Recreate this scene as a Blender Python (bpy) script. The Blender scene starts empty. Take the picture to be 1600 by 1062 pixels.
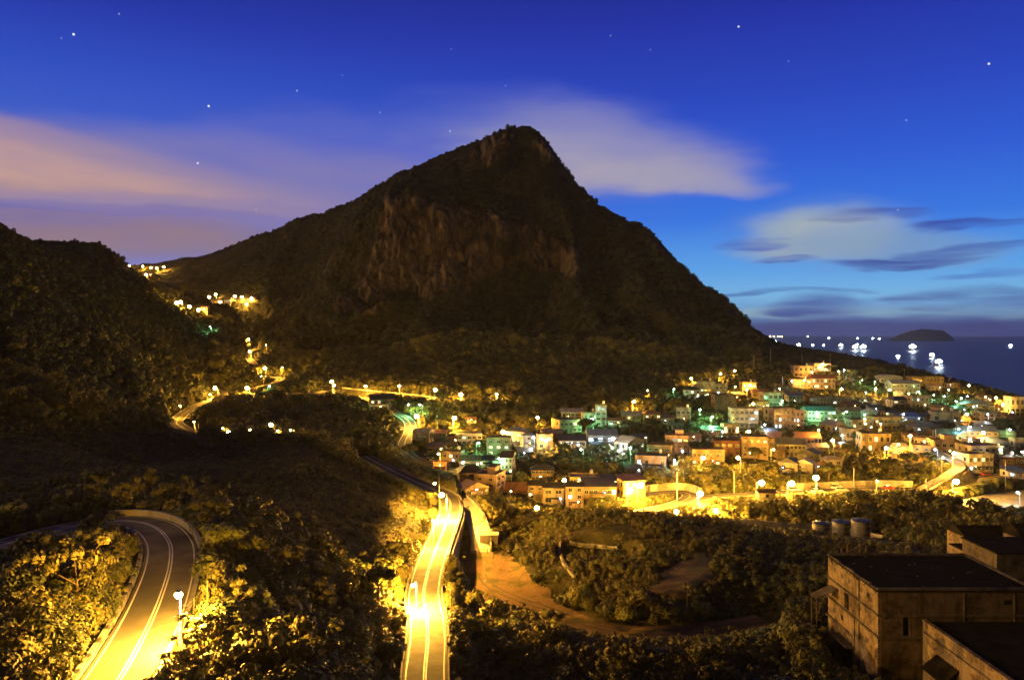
import bpy, math, random
import numpy as np
from mathutils import Vector, Matrix

SC = bpy.context.scene
COL = SC.collection
R = math.radians
F = 1244.4          # focal length of the photograph in its own pixels (28 mm lens)
HR = 520.0          # row of the true horizon
rnd = random.Random(7)
nrg = np.random.default_rng(11)
SEA = -110.0

def at(px, py, Y):
    """a point at distance Y that the photograph shows at (px, py)"""
    return Vector(((px-800.0)/F*Y, Y, (HR-py)/F*Y))

def atz(px, py, z):
    return at(px, py, z*F/(HR-py))

# ------------------------------------------------------------------ materials
def new_mat(name):
    m = bpy.data.materials.new(name); m.use_nodes = True
    nt = m.node_tree
    return m, nt, nt.nodes['Principled BSDF']

def noisy(name, c1, c2, scale=1.0, rough=0.85, detail=6.0, bump=0.0, c3=None, scale3=0.2, metallic=0.0, coords='Object', spec=0.3, stretch=(1,1,1)):
    """two or three colours mixed by noise, with a little bump"""
    m, nt, b = new_mat(name)
    tc = nt.nodes.new('ShaderNodeTexCoord')
    mp = nt.nodes.new('ShaderNodeMapping'); mp.inputs['Scale'].default_value = stretch
    nt.links.new(tc.outputs[coords], mp.inputs['Vector'])
    n = nt.nodes.new('ShaderNodeTexNoise'); n.inputs['Scale'].default_value = scale; n.inputs['Detail'].default_value = detail
    nt.links.new(mp.outputs[0], n.inputs['Vector'])
    r = nt.nodes.new('ShaderNodeValToRGB')
    r.color_ramp.elements[0].position = 0.32; r.color_ramp.elements[1].position = 0.68
    r.color_ramp.elements[0].color = (*c1, 1); r.color_ramp.elements[1].color = (*c2, 1)
    nt.links.new(n.outputs['Fac'], r.inputs['Fac'])
    out = r.outputs['Color']
    if c3 is not None:
        n3 = nt.nodes.new('ShaderNodeTexNoise'); n3.inputs['Scale'].default_value = scale3; n3.inputs['Detail'].default_value = 5
        nt.links.new(mp.outputs[0], n3.inputs['Vector'])
        r3 = nt.nodes.new('ShaderNodeValToRGB'); r3.color_ramp.elements[0].position = 0.48; r3.color_ramp.elements[1].position = 0.62
        nt.links.new(n3.outputs['Fac'], r3.inputs['Fac'])
        mx = nt.nodes.new('ShaderNodeMix'); mx.data_type = 'RGBA'
        nt.links.new(r3.outputs['Color'], mx.inputs['Factor'])
        nt.links.new(out, mx.inputs['A']); mx.inputs['B'].default_value = (*c3, 1)
        out = mx.outputs['Result']
    nt.links.new(out, b.inputs['Base Color'])
    b.inputs['Roughness'].default_value = rough; b.inputs['Metallic'].default_value = metallic
    b.inputs['Specular IOR Level'].default_value = spec
    if bump:
        bp = nt.nodes.new('ShaderNodeBump'); bp.inputs['Strength'].default_value = bump; bp.inputs['Distance'].default_value = 0.1
        nt.links.new(n.outputs['Fac'], bp.inputs['Height']); nt.links.new(bp.outputs[0], b.inputs['Normal'])
    return m

def emit(name, col, strength):
    m, nt, b = new_mat(name)
    b.inputs['Base Color'].default_value = (0.02, 0.02, 0.02, 1)
    b.inputs['Emission Color'].default_value = (*col, 1); b.inputs['Emission Strength'].default_value = strength
    return m

def leafmat(name, c1, c2):
    """foliage: every plant of the scatter gets its own green, every leaf face a slightly different one"""
    m, nt, b = new_mat(name)
    oi = nt.nodes.new('ShaderNodeObjectInfo')
    g = nt.nodes.new('ShaderNodeNewGeometry')
    ad = nt.nodes.new('ShaderNodeMath'); ad.operation = 'MULTIPLY_ADD'
    nt.links.new(g.outputs['Random Per Island'], ad.inputs[0]); ad.inputs[1].default_value = 0.26
    sc = nt.nodes.new('ShaderNodeMath'); sc.operation = 'MULTIPLY'; sc.inputs[1].default_value = 0.74
    nt.links.new(oi.outputs['Random'], sc.inputs[0]); nt.links.new(sc.outputs[0], ad.inputs[2])
    r = nt.nodes.new('ShaderNodeValToRGB')
    r.color_ramp.elements[0].color = (*c1, 1); r.color_ramp.elements[1].color = (*c2, 1)
    nt.links.new(ad.outputs[0], r.inputs['Fac'])
    nt.links.new(r.outputs['Color'], b.inputs['Base Color'])
    b.inputs['Roughness'].default_value = 0.6; b.inputs['Specular IOR Level'].default_value = 0.35
    return m

M = {}
M['asphalt'] = noisy('asphalt', (0.12,0.112,0.104), (0.20,0.19,0.175), 0.35, 0.85, 8, 0.15, (0.09,0.085,0.08), 0.06, coords='Object', spec=0.05)
M['dirt'] = noisy('dirt_track', (0.14,0.09,0.054), (0.21,0.14,0.085), 2.6, 1.0, 14, 0.1, (0.085,0.075,0.035), 0.22, spec=0.02)
M['dirt_dark'] = noisy('dark_bare_soil', (0.05,0.035,0.022), (0.10,0.07,0.042), 0.25, 0.95, 8, 0.5, (0.06,0.06,0.025), 0.12)
M['paving'] = noisy('pale_concrete_paving', (0.24,0.22,0.20), (0.36,0.34,0.31), 0.2, 0.85, 8, 0.1)
M['concrete'] = noisy('weathered_concrete', (0.20,0.185,0.165), (0.36,0.335,0.30), 0.5, 0.9, 8, 0.25, (0.11,0.10,0.085), 0.25, stretch=(1,1,0.35))
M['white_line'] = noisy('white_road_paint', (0.6,0.6,0.58), (0.82,0.82,0.8), 1.2, 0.6)
M['yellow_line'] = noisy('yellow_road_paint', (0.62,0.42,0.05), (0.8,0.56,0.08), 1.2, 0.6)
M['metal'] = noisy('galvanised_metal', (0.26,0.27,0.28), (0.42,0.42,0.42), 2.0, 0.45, metallic=0.6)
M['wood'] = noisy('creosoted_pole_wood', (0.08,0.055,0.035), (0.17,0.12,0.08), 1.5, 0.9, stretch=(1,1,0.1))
M['polecrete'] = noisy('concrete_pole', (0.28,0.27,0.25), (0.42,0.40,0.37), 1.0, 0.85)
M['black_paint'] = noisy('black_kerb_paint', (0.02,0.02,0.02), (0.05,0.05,0.05), 2, 0.7)
M['bark'] = noisy('bark', (0.05,0.035,0.022), (0.11,0.08,0.05), 3, 0.95, bump=0.5)
M['leaf_a'] = leafmat('scrub_leaves', (0.040,0.044,0.012), (0.17,0.155,0.040))
M['leaf_b'] = leafmat('broad_leaves', (0.045,0.06,0.015), (0.17,0.18,0.05))
M['leaf_c'] = leafmat('dry_grass_leaves', (0.08,0.065,0.025), (0.17,0.145,0.055))
M['leaf_d'] = leafmat('dark_evergreen_leaves', (0.018,0.024,0.008), (0.065,0.072,0.02))
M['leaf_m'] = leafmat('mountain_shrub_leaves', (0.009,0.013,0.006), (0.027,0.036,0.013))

# ------------------------------------------------------------------ mesh building
class MB:
    """collects boxes, prisms, tubes ... and links them as one mesh object"""
    def __init__(s): s.v = []; s.f = []; s.smooth = False
    def add(s, vs, fs):
        b = len(s.v); s.v += [tuple(p) for p in vs]; s.f += [tuple(i+b for i in q) for q in fs]; return s
    def box(s, x0, x1, y0, y1, z0, z1):
        return s.add([(x0,y0,z0),(x1,y0,z0),(x1,y1,z0),(x0,y1,z0),(x0,y0,z1),(x1,y0,z1),(x1,y1,z1),(x0,y1,z1)],
                     [(0,3,2,1),(4,5,6,7),(0,1,5,4),(1,2,6,5),(2,3,7,6),(3,0,4,7)])
    def tube(s, p, q, r0, r1=None, n=8):
        r1 = r0 if r1 is None else r1
        p, q = Vector(p), Vector(q); d = (q-p).normalized()
        a = d.orthogonal().normalized(); b = d.cross(a)
        vs = []
        for c, r in ((p, r0), (q, r1)):
            for i in range(n):
                t = 2*math.pi*i/n; vs.append(c + a*(r*math.cos(t)) + b*(r*math.sin(t)))
        fs = [(i, (i+1) % n, n+(i+1) % n, n+i) for i in range(n)] + [tuple(range(n-1,-1,-1)), tuple(range(n,2*n))]
        return s.add(vs, fs)
    def path(s, pts, r, n=6):
        for a, b in zip(pts[:-1], pts[1:]): s.tube(a, b, r, r, n)
        return s
    def ball(s, c, rx, ry, rz, nu=10, nv=6):
        vs = [(c[0], c[1], c[2]-rz)]; fs = []
        for j in range(1, nv):
            t = math.pi*j/nv - math.pi/2
            for i in range(nu):
                a = 2*math.pi*i/nu
                vs.append((c[0]+rx*math.cos(t)*math.cos(a), c[1]+ry*math.cos(t)*math.sin(a), c[2]+rz*math.sin(t)))
        vs.append((c[0], c[1], c[2]+rz))
        for i in range(nu):
            fs.append((0, 1+(i+1) % nu, 1+i))
            for j in range(nv-2):
                a = 1+j*nu
                fs.append((a+i, a+(i+1) % nu, a+nu+(i+1) % nu, a+nu+i))
            a = 1+(nv-2)*nu
            fs.append((a+i, a+(i+1) % nu, len(vs)-1))
        return s.add(vs, fs)
    def prism(s, poly, z0, z1):
        n = len(poly)
        vs = [(x,y,z0) for x,y in poly]+[(x,y,z1) for x,y in poly]
        fs = [(i,(i+1)%n,n+(i+1)%n,n+i) for i in range(n)]+[tuple(range(n-1,-1,-1)),tuple(range(n,2*n))]
        return s.add(vs, fs)
    def build(s, name, mat, parent=None, loc=None):
        me = bpy.data.meshes.new(name); me.from_pydata(s.v, [], s.f); me.update()
        if s.smooth: me.shade_smooth()
        return link(name, me, mat, parent, loc)

def link(name, me, mat, parent=None, loc=None):
    o = bpy.data.objects.new(name, me); COL.objects.link(o)
    if mat is not None and not me.materials:
        for m in (mat if isinstance(mat, (list, tuple)) else [mat]): me.materials.append(m)
    if parent is not None: o.parent = parent
    if loc is not None: o.location = loc
    return o

def np_mesh(name, V, Q, mat, smooth=False, parent=None):
    """mesh from numpy arrays: V (n,3), Q (m,k) faces of k corners"""
    me = bpy.data.meshes.new(name)
    V = np.asarray(V, np.float32); Q = np.asarray(Q, np.int32)
    k = Q.shape[1]
    me.vertices.add(len(V)); me.vertices.foreach_set('co', V.ravel())
    me.loops.add(Q.size); me.loops.foreach_set('vertex_index', Q.ravel())
    me.polygons.add(len(Q)); me.polygons.foreach_set('loop_start', np.arange(0, Q.size, k, dtype=np.int32))
    me.update(calc_edges=True)
    if smooth: me.shade_smooth()
    return link(name, me, mat, parent)

def tag(o, label=None, cat=None, group=None, kind=None):
    if label: o['label'] = label
    if cat: o['category'] = cat
    if group: o['group'] = group
    if kind: o['kind'] = kind
    return o

def thing(name, label, cat, loc=(0,0,0), rz=0.0, group=None):
    o = bpy.data.objects.new(name, None); COL.objects.link(o)
    o.location = loc; o.rotation_euler = (0,0,rz); o.empty_display_size = 0.5
    return tag(o, label, cat, group)

def copy_tree(o, parent=None):
    c = o.copy(); COL.objects.link(c); c.parent = parent
    for ch in o.children: copy_tree(ch, c)
    return c

# ------------------------------------------------------------------ noise on arrays
_tab = nrg.random((256,256)).astype(np.float32)
def vnoise(x, y):
    xi = np.floor(x).astype(np.int64); yi = np.floor(y).astype(np.int64)
    fx = (x-xi).astype(np.float32); fy = (y-yi).astype(np.float32)
    fx = fx*fx*(3-2*fx); fy = fy*fy*(3-2*fy)
    a = _tab[xi & 255, yi & 255]; b = _tab[(xi+1) & 255, yi & 255]
    c = _tab[xi & 255, (yi+1) & 255]; d = _tab[(xi+1) & 255, (yi+1) & 255]
    return (a+(b-a)*fx)*(1-fy)+(c+(d-c)*fx)*fy
def fbm(x, y, o=5, g=0.5):
    s = 0; a = 1; t = 0
    for k in range(o):
        s = s+a*vnoise(x*2**k+17.3*k, y*2**k-9.1*k); t += a; a *= g
    return s/t-0.5
def sstep(a, b, x):
    t = np.clip((x-a)/(b-a), 0, 1); return t*t*(3-2*t)
# ------------------------------------------------------------------ terrain
# control points: (column, row, distance) of ground the photograph shows, plus the hidden ground behind the ridges
CP = []
def cp(*pts): CP.extend(pts)
def line(*pts, n=4):
    for a, b in zip(pts[:-1], pts[1:]):
        for k in range(n):
            t = k/n; CP.append(tuple(a[i]+(b[i]-a[i])*t for i in range(3)))
    CP.append(pts[-1])
def zp(px, py, z): return (px, py, z*F/(HR-py))
def hid(px, Y, z): return (px, HR-z*F/Y, Y)

# roads: centre line as (column, row, height) -> width, kind
ROADS = [
 ('hairpin', [(95,1180,-29.5),(140,1115,-30),(185,1062,-30),(226,990,-30),(252,930,-30),(266,880,-30),(264,846,-30),(240,822,-30),(195,813,-30),(125,820,-30),(55,837,-30),(-20,857,-30),(-130,885,-30)], 6.6, 'asphalt'),
 ('centre', [(668,1180,-50),(664,1100,-50),(664,1050,-50),(668,1000,-50),(667,965,-50),(662,930,-50),(668,895,-50),(680,860,-50),(694,825,-50),(703,798,-50),(702,780,-50),(690,770,-50),(665,759,-50.2),(632,744,-50.5),(600,728,-50.5),(570,712,-50)], 6.4, 'asphalt'),
 ('ramp', [(716,778,-50.3),(730,792,-51),(742,812,-52.2),(750,840,-53.8),(750,862,-55.5)], 5.0, 'paving'),
 ('track', [(750,862,-55.5),(748,885,-56.3),(762,912,-57),(800,932,-57.3),(858,952,-57.5),(930,978,-57.5),(1000,988,-57.5),(1100,984,-57.5),(1195,968,-57.5)], 7.0, 'dirt'),
 ('valley', [(330,690,-48.5),(306,678,-48),(286,668,-47.6),(276,659,-47),(288,645,-45.5),(312,632,-43),(340,622,-40.5),(352,614,-38.5),(338,608,-37.5)], 7.4, 'asphalt'),
 ('switchback', [(378,611,-36.5),(405,604,-35),(430,597,-33.5),(440,592,-32.3),(428,588,-31.4),(414,586,-30.5)], 6.2, 'asphalt'),
 ('zigzag', [(402,572,-26),(394,565,-24.5),(388,557,-22),(392,549,-18.5),(404,542,-15.5),(416,537,-13)], 6.2, 'asphalt'),
 ('middle', [(418,613,-35.5),(450,615,-36.3),(490,614,-37),(522,609,-37),(545,611,-38),(572,621,-40),(600,633,-42),(616,644,-43.5),(632,652,-44.5),(641,662,-46),(640,676,-48.5),(633,690,-50.5),(633,703,-52.2),(648,716,-53.3),(680,727,-54.3),(716,738,-55),(748,747,-56)], 6.4, 'asphalt'),
 ('foot', [(505,602,-34.5),(540,606,-35.5),(600,612,-37),(660,618,-39),(700,624,-41)], 6.0, 'asphalt'),
 ('loop', [(930,812,-60.5),(975,804,-60.3),(1012,797,-60),(1048,789,-59.8),(1072,780,-59.5),(1078,773,-59.3),(1064,768,-59),(1030,770,-59),(985,774,-59)], 6.4, 'asphalt'),
 ('seaview', [(1066,784,-59.7),(1092,778,-59.5),(1120,775,-59.5),(1160,772.5,-59.3),(1220,770,-59.2),(1300,766,-59.2),(1380,763,-59.2),(1440,764,-59.4),(1480,761,-59.2),(1530,748,-58),(1585,740,-57.2),(1660,733,-56.8)], 7.4, 'asphalt'),
 ('lower', [(1400,846,-62.5),(1350,836,-62.5),(1290,827,-62),(1220,821,-61.5),(1160,816,-61),(1100,812,-60.8)], 5.6, 'asphalt'),
 ('climb', [(1440,764,-59.4),(1462,752,-57.5),(1482,741,-55.5),(1497,730,-54),(1486,718,-52.8),(1466,708,-51.8),(1452,698,-51)], 4.6, 'paving'),
 ('yard', [(1085,722,-54.5),(1120,727,-55),(1160,728,-55),(1200,725,-54.7),(1232,718,-54)], 6.5, 'paving'),
]
ROAD_CP_SKIP = {'climb','ramp'}

def catmull(P, step):
    P = [Vector(p) for p in P]
    out = []
    for i in range(len(P)-1):
        p0 = P[max(i-1,0)]; p1 = P[i]; p2 = P[i+1]; p3 = P[min(i+2,len(P)-1)]
        n = max(2, int((p2-p1).length/step))
        for k in range(n):
            t = k/n
            out.append(0.5*((2*p1)+(p2-p0)*t+(2*p0-5*p1+4*p2-p3)*t*t+(3*p1-p0-3*p2+p3)*t**3))
    out.append(P[-1]); return out

road_lines = {}
for nm, pts, wd, kd in ROADS:
    P = [atz(*p) for p in pts]
    road_lines[nm] = catmull(P, 1.2)
    if nm not in ROAD_CP_SKIP:
        for p in pts: CP.append(zp(*p))

# near ground, below and beside the frame
for px in (-500,-100,200,500): cp(hid(px,45,-27), hid(px,25,-26))
for px in (800,1100,1400,1800,2100): cp(hid(px,45,-44), hid(px,25,-40))
cp(hid(500,70,-34), hid(620,80,-40), hid(800,80,-50), hid(1000,90,-53), hid(1300,90,-53), hid(1700,90,-52))
# inside and outside of the hairpin
cp((100,930,88),(40,900,97),(150,880,100),(0,990,74),(100,1040,68),(180,860,112),(60,870,106),(-150,930,90),(-300,900,100))
cp((335,1040,73),(330,960,88),(320,880,106),(300,810,134),(200,795,140),(100,800,140),(0,815,136))
cp((420,1000,92),(420,900,112),(480,940,112),(560,1000,110),(600,940,133),(520,860,140),(430,830,140),(380,800,150))
cp((620,1040,112),(625,960,138),(632,900,163),(600,860,168),(650,850,188),(655,820,205))
# terraced spur behind the hairpin
cp((400,770,190),(300,760,185),(200,740,190),(100,735,185),(0,735,180),(50,700,205),(150,700,225),(280,715,235),(500,770,200),(560,800,195),(600,820,192),(400,730,230),(480,740,225),(560,765,215),(-200,740,180),(-200,690,215))
line((-200,520,270),(0,582,262),(100,612,270),(210,660,290),(300,676,285),(360,680,280),(460,682,272),(520,702,262),(580,732,250),(640,766,238),(668,790,229), n=3)
for px, Y, z in ((-200,330,-35),(0,310,-32),(100,330,-42),(200,345,-46),(300,335,-46),(400,330,-44.5),(470,320,-46),(540,310,-49),(600,285,-50.5)): cp(hid(px,Y,z))
# right of the centre road: retaining drop, mound, hollow
cp((722,860,185),(725,900,175),(718,960,152),(722,1010,136),(740,1050,130),(800,1040,134),(820,980,150),(800,965,158))
cp((790,850,215),(800,820,228),(790,900,190),(830,880,190),(850,830,218),(860,910,178))
line((770,792,238),(830,799,235),(900,800,232),(1000,806,226),(1100,817,220),(1200,829,218),(1300,838,218),(1400,842,215),(1500,846,215),(1650,850,212), n=2)
for px in (850,950,1020): cp(hid(px,250,-58.5))
cp((900,860,195),(960,860,195),(920,880,186),(1000,880,185),(1060,890,180),(1000,930,166),(1080,930,164),(1130,900,175),(1200,880,185),(1250,900,176),(1200,950,158),(1290,890,176),(1280,950,156),(900,940,168),(960,970,156))
cp((1000,1040,134),(900,1030,138),(1100,1040,134),(1200,1030,134),(1270,1010,138),(1300,1040,130))
cp(hid(1297,146,-56.5),hid(1297,124,-54),hid(1372,120,-53.5),hid(1450,118,-53.5),hid(1420,105,-53.2),hid(1500,145,-55),hid(1650,145,-54),hid(1650,110,-52.5),hid(1550,170,-55),hid(1700,180,-54))
# banana hollow below the sea-view road
cp((1160,795,267),(1230,800,266),(1300,800,266),(1380,808,262),(1450,812,258),(1400,785,283),(1500,806,262),(1560,810,262),(1330,782,283),(1200,784,283))
cp(hid(1510,296,-62),hid(1560,296,-62),hid(1620,296,-62),hid(1560,310,-62),hid(1620,312,-62),hid(1700,300,-62),hid(1540,284,-62),hid(1620,284,-62))
# village shelf
cp((720,705,365),(760,720,340),(740,690,395),(690,675,400),(780,745,316),(820,765,297),(860,792,272),(940,795,268),(900,735,330),(850,700,375),(900,680,405),(940,662,432),(860,655,440),(780,650,440),(700,645,440),(1000,640,460),(1010,690,385),(1050,715,345),(970,730,330),(1000,755,303),(940,765,294))
cp((1100,640,465),(1080,610,540),(1150,610,550),(1150,660,430),(1180,690,390),(1100,690,390),(1130,750,305),(1200,745,312),(1250,730,332),(1250,690,395),(1280,640,490),(1220,620,540),(1260,600,610),(1320,605,600),(1350,640,500),(1350,690,400),(1300,745,315),(1380,720,348),(1400,660,455),(1420,630,545),(1450,690,395),(1500,655,470),(1550,690,405),(1590,715,368),(1580,655,480),(1500,620,590),(1450,605,640),(1660,690,420),(1700,720,370),(1750,660,500))
# hillside below the mountain
line((460,600,560),(540,598,545),(620,600,535),(700,612,520),(800,622,512),(900,622,512),(1000,604,540),(1080,590,590),(1180,572,660), n=2)
# dark woods in the valley
cp((600,690,350),(560,690,355),(500,665,385),(430,650,420),(380,650,420),(480,640,440),(560,650,420),(600,660,400),(560,720,300),(620,715,325))
cp((330,640,430),(400,630,450))
# left hill
line((-250,210,470),(0,352,520),(45,380,580),(110,402,680),(165,403,820),(200,415,1150), n=2)
for px,Y,z in ((-250,560,90),(0,640,60),(110,850,70),(165,1000,80)): cp(hid(px,Y,z))
cp((0,430,440),(100,470,480),(180,450,640),(0,520,370),(100,545,400),(200,560,440),(150,605,385),(240,615,410),(270,560,500),(250,500,620),(310,540,580),(320,600,480),(350,560,570),(365,530,660),(230,470,760),(60,590,345),(180,640,360),(-200,400,400),(250,645,400))
# upper village and saddle
line((185,415,820),(205,440,800),(228,454,770),(250,466,740), n=3)
cp(hid(205,980,52),hid(228,900,44))
cp((245,468,850),(310,490,830),(330,470,920),(420,468,900),(370,485,850),(380,505,800),(340,515,760),(400,530,690),(300,450,1050),(400,445,1050),(250,440,1150),(230,432,1300),(200,424,1400))
line((200,418,1450),(240,422,1550),(290,422,1600), n=2)
for px,Y,z in ((150,2000,60),(240,2100,60),(300,2100,60),(0,1500,60),(-300,1500,60)): cp(hid(px,Y,z))
# the mountain: skyline, face, cliff band
SKY_LINE = [(290,422,1600),(340,404,1480),(420,368,1370),(480,340,1300),(520,325,1260),(565,311,1220),(600,292,1190),(640,272,1150),(680,256,1120),(697,238,1100),(730,226,1080),(765,214,1060),(800,202,1040),(828,202,1035),(850,217,1035),(868,238,1035),(882,266,1030),(905,296,1022),(930,315,1015),(960,336,1003),(990,349,992),(1022,364,980),(1034,386,975),(1056,410,960),(1076,428,948),(1105,452,930),(1150,490,900),(1195,537,860),(1240,557,830),(1300,570,800),(1380,586,760),(1440,600,735),(1500,611,715),(1560,628,690),(1640,650,660),(1760,675,620)]
line(*SKY_LINE, n=2)
for px, py, Y in SKY_LINE:
    z = (HR-py)/F*Y
    k = 1.13 if px < 1200 else 1.12
    zz = max(z-0.75*(k-1)*Y, -150) if px > 420 else z-0.3*(k-1)*Y
    if px >= 1200: zz = -135
    cp(hid(px, Y*k, zz), hid(px, Y*1.4 if px < 1200 else Y*1.2, min(zz, 10 if px < 500 else -130)))
for px in (500,700,900,1100,1300,1500,1700): cp(hid(px,1700,-150), hid(px,2600,-160))
for px in (-300,0,200,350): cp(hid(px,3200,40), hid(px,4300,20))
cp((480,560,620),(480,500,760),(430,450,980),(520,440,960),(560,520,720),(520,380,1130),(450,400,1200),(600,560,620),(600,500,740),(700,560,610),(700,500,740),(800,560,615),(800,500,740),(900,560,625),(900,490,760),(1000,550,660),(1000,480,790),(1080,560,670),(1090,500,800),(1140,540,760))
line((575,470,830),(640,462,835),(700,470,830),(760,450,850),(850,432,870),(912,424,880), n=2)
line((600,312,905),(680,318,910),(760,335,915),(850,362,920),(912,392,915), n=2)
cp((590,400,868),(700,400,870),(800,400,885),(640,290,1040),(700,270,1020),(780,290,990),(860,310,985),(920,360,960),(980,420,890),(1020,430,900),(820,250,1010))

CPA = np.array(CP, float)
_x = np.stack([CPA[:,0]/300.0, np.log(CPA[:,2])*3.2], 1)
_w = (HR-CPA[:,1])/F
# merge points that nearly coincide
_keep = []
for i in range(len(_x)):
    if all(np.hypot(*(_x[i]-_x[j])) > 0.02 for j in _keep[-400:]): _keep.append(i)
_x = _x[_keep]; _w = _w[_keep]
_c2 = 0.07**2
_d = np.sqrt(((_x[:,None,:]-_x[None,:,:])**2).sum(2)+_c2)
_n = len(_x)
_A = np.zeros((_n+3,_n+3)); _A[:_n,:_n] = _d-np.eye(_n)*0.012
_A[:_n,_n] = 1; _A[:_n,_n+1:] = _x; _A[_n,:_n] = 1; _A[_n+1:,:_n] = _x.T
_co = np.linalg.solve(_A, np.concatenate([_w,[0,0,0]]))
def rbf(pxs, Ys):
    q = np.stack([pxs/300.0, np.log(Ys)*3.2], 1); out = np.empty(len(q))
    for i in range(0, len(q), 20000):
        s = q[i:i+20000]
        out[i:i+20000] = np.sqrt(((s[:,None,:]-_x[None,:,:])**2).sum(2)+_c2)@_co[:_n]+_co[_n]+s@_co[_n+1:]
    return out

U0, U1, NU = -0.98, 0.98, 900
S0, S1, NS = math.log(24.0), math.log(4300.0), 1420
uu = np.linspace(U0, U1, NU); ss = np.linspace(S0, S1, NS)
cu = np.linspace(U0, U1, 226); cs = np.linspace(S0, S1, 356)
CU, CS = np.meshgrid(cu, cs)
CW = rbf((CU*F+800).ravel(), np.exp(CS).ravel()).reshape(CU.shape)
def bil(A, fi, fj):
    i = np.clip(np.floor(fi).astype(int), 0, A.shape[0]-2); j = np.clip(np.floor(fj).astype(int), 0, A.shape[1]-2)
    a = np.clip(fi-i,0,1); b = np.clip(fj-j,0,1)
    return (A[i,j]*(1-b)+A[i,j+1]*b)*(1-a)+(A[i+1,j]*(1-b)+A[i+1,j+1]*b)*a
UU, SS = np.meshgrid(uu, ss)
WW = bil(CW, (SS-S0)/(S1-S0)*355, (UU-U0)/(U1-U0)*225)
YY = np.exp(SS); XX = UU*YY; ZZ = WW*YY
# gullies, hummocks
_rp = np.array([p[0] for p in SKY_LINE]); _ry = np.array([p[2] for p in SKY_LINE])
RID = np.interp(UU*F+800, _rp, _ry)
far = sstep(480, 760, YY)
_t = np.clip((YY-500)/np.maximum(RID-500, 50), 0, 1)
skyw = np.where(UU*F+800 > 300, 0.05+0.95*np.clip(3.2*_t*(1-_t), 0, 1)**1.3, 0.5)*np.where((UU*F+800 < 420) & (YY > 1000), 0.35, 1)*np.where(UU*F+800 > 1190, 0.4, 1)
gx = XX/95+0.6*fbm(XX/130, YY/130, 3); gy = YY/260
rid = 1-np.abs(2*(fbm(gx, gy, 5)+0.5)-1)
ZZ = ZZ+far*skyw*((rid-0.78)*140*np.clip((YY-480)/350,0,1)+fbm(XX/24, YY/24, 5)*12)
near = 1-sstep(420, 650, YY)
ZZ = ZZ+near*(fbm(XX/38, YY/38, 3)*3.2+fbm(XX/7, YY/7, 3)*0.9)
# cliff band of the mountain: vertical ribs pushed out towards the viewer
PX = UU*F+800; PY = HR-F*ZZ/YY
def inpoly(px, py, poly):
    ins = np.zeros(px.shape, bool); n = len(poly); j = n-1
    for i in range(n):
        xi, yi = poly[i]; xj, yj = poly[j]
        c = ((yi > py) != (yj > py)) & (px < (xj-xi)*(py-yi)/(yj-yi+1e-9)+xi)
        ins ^= c; j = i
    return ins
def soft(poly, wob):
    w1 = fbm(XX/30, ZZ/30, 4)*wob; w2 = fbm(XX/30+50, ZZ/30, 4)*wob
    acc = 0
    for dx, dy in ((0,0),(7,0),(-7,0),(0,7),(0,-7),(4,4),(-4,4),(4,-4),(-4,-4)):
        acc = acc+inpoly(PX+w1+dx, PY+w2+dy, poly)
    return acc/9.0
BAND = (YY > 700) & (YY < 1150)
CLIFFS = [[(596,308),(640,304),(700,318),(770,328),(850,360),(890,385),(914,396),(912,424),(880,418),(850,424),(820,412),(790,420),(760,438),(735,452),(712,462),(690,452),(672,462),(640,448),(610,470),(575,468),(560,440),(585,400),(588,350)],
          [(735,228),(800,212),(815,222),(790,240),(760,262),(735,252)],
          [(838,214),(862,232),(882,266),(868,262),(850,245)],
          [(1022,366),(1034,388),(1050,410),(1030,404),(1018,384)],
          [(540,455),(590,470),(600,480),(560,492),(530,480)]]
ROCK = np.zeros(YY.shape)
for pl in CLIFFS: ROCK = np.maximum(ROCK, soft(pl, 50)*BAND)
wx = XX+14*fbm(XX/40, ZZ/40, 3)+(ZZ-120)*0.10
def ridge(a): return 1-np.abs(2*a)*1.9
ribs = ridge(fbm(wx/26, ZZ/150, 3))*17+ridge(fbm(wx/11+7, ZZ/75, 3))*9+fbm(wx/7+9, ZZ/11, 5)*17+fbm(XX/60, ZZ/26, 3)*18+ridge(fbm(XX/16, ZZ/13+30, 4))*6
crack = np.clip((10-ribs)/14, 0, 1)
YD = YY-ROCK*(ribs-12)*1.0
ROCK0 = ROCK.copy(); ROCK = ROCK*(1-0.8*crack)*np.clip(1.15+2.8*fbm(XX/42, ZZ/30, 4), 0, 1)
XD = XX.copy()
# roads bed themselves into the ground
for nm, pts, wd, kd in ROADS:
    L = road_lines[nm]
    arr = np.array([tuple(p) for p in L])
    hw = wd/2
    x0, x1 = arr[:,0].min()-12, arr[:,0].max()+12; y0, y1 = arr[:,1].min()-12, arr[:,1].max()+12
    sel = np.where((XX > x0) & (XX < x1) & (YY > y0) & (YY < y1))
    if not len(sel[0]): continue
    qx = XX[sel]; qy = YY[sel]; best = np.full(len(qx), 1e9); bz = np.zeros(len(qx))
    for k in range(0, len(arr), 2):
        d2 = (qx-arr[k,0])**2+(qy-arr[k,1])**2
        m = d2 < best; best[m] = d2[m]; bz[m] = arr[k,2]
    d = np.sqrt(best)
    blend = 4.5 if nm in ('hairpin','centre','ramp','climb') else 7.0
    w = 1-sstep(hw+0.8, hw+0.8+blend, d)
    ZZ[sel] = ZZ[sel]*(1-w)+(bz-0.16)*w
PLAZA = [(1494,794),(1500,781),(1545,770),(1610,764),(1680,770),(1672,796),(1600,801),(1540,799)]
PLP = [atz(px,py,-62) for px,py in PLAZA]
pin = inpoly(XX, YY, [(p.x,p.y) for p in PLP])
ZZ[pin] = -62.12
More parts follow.
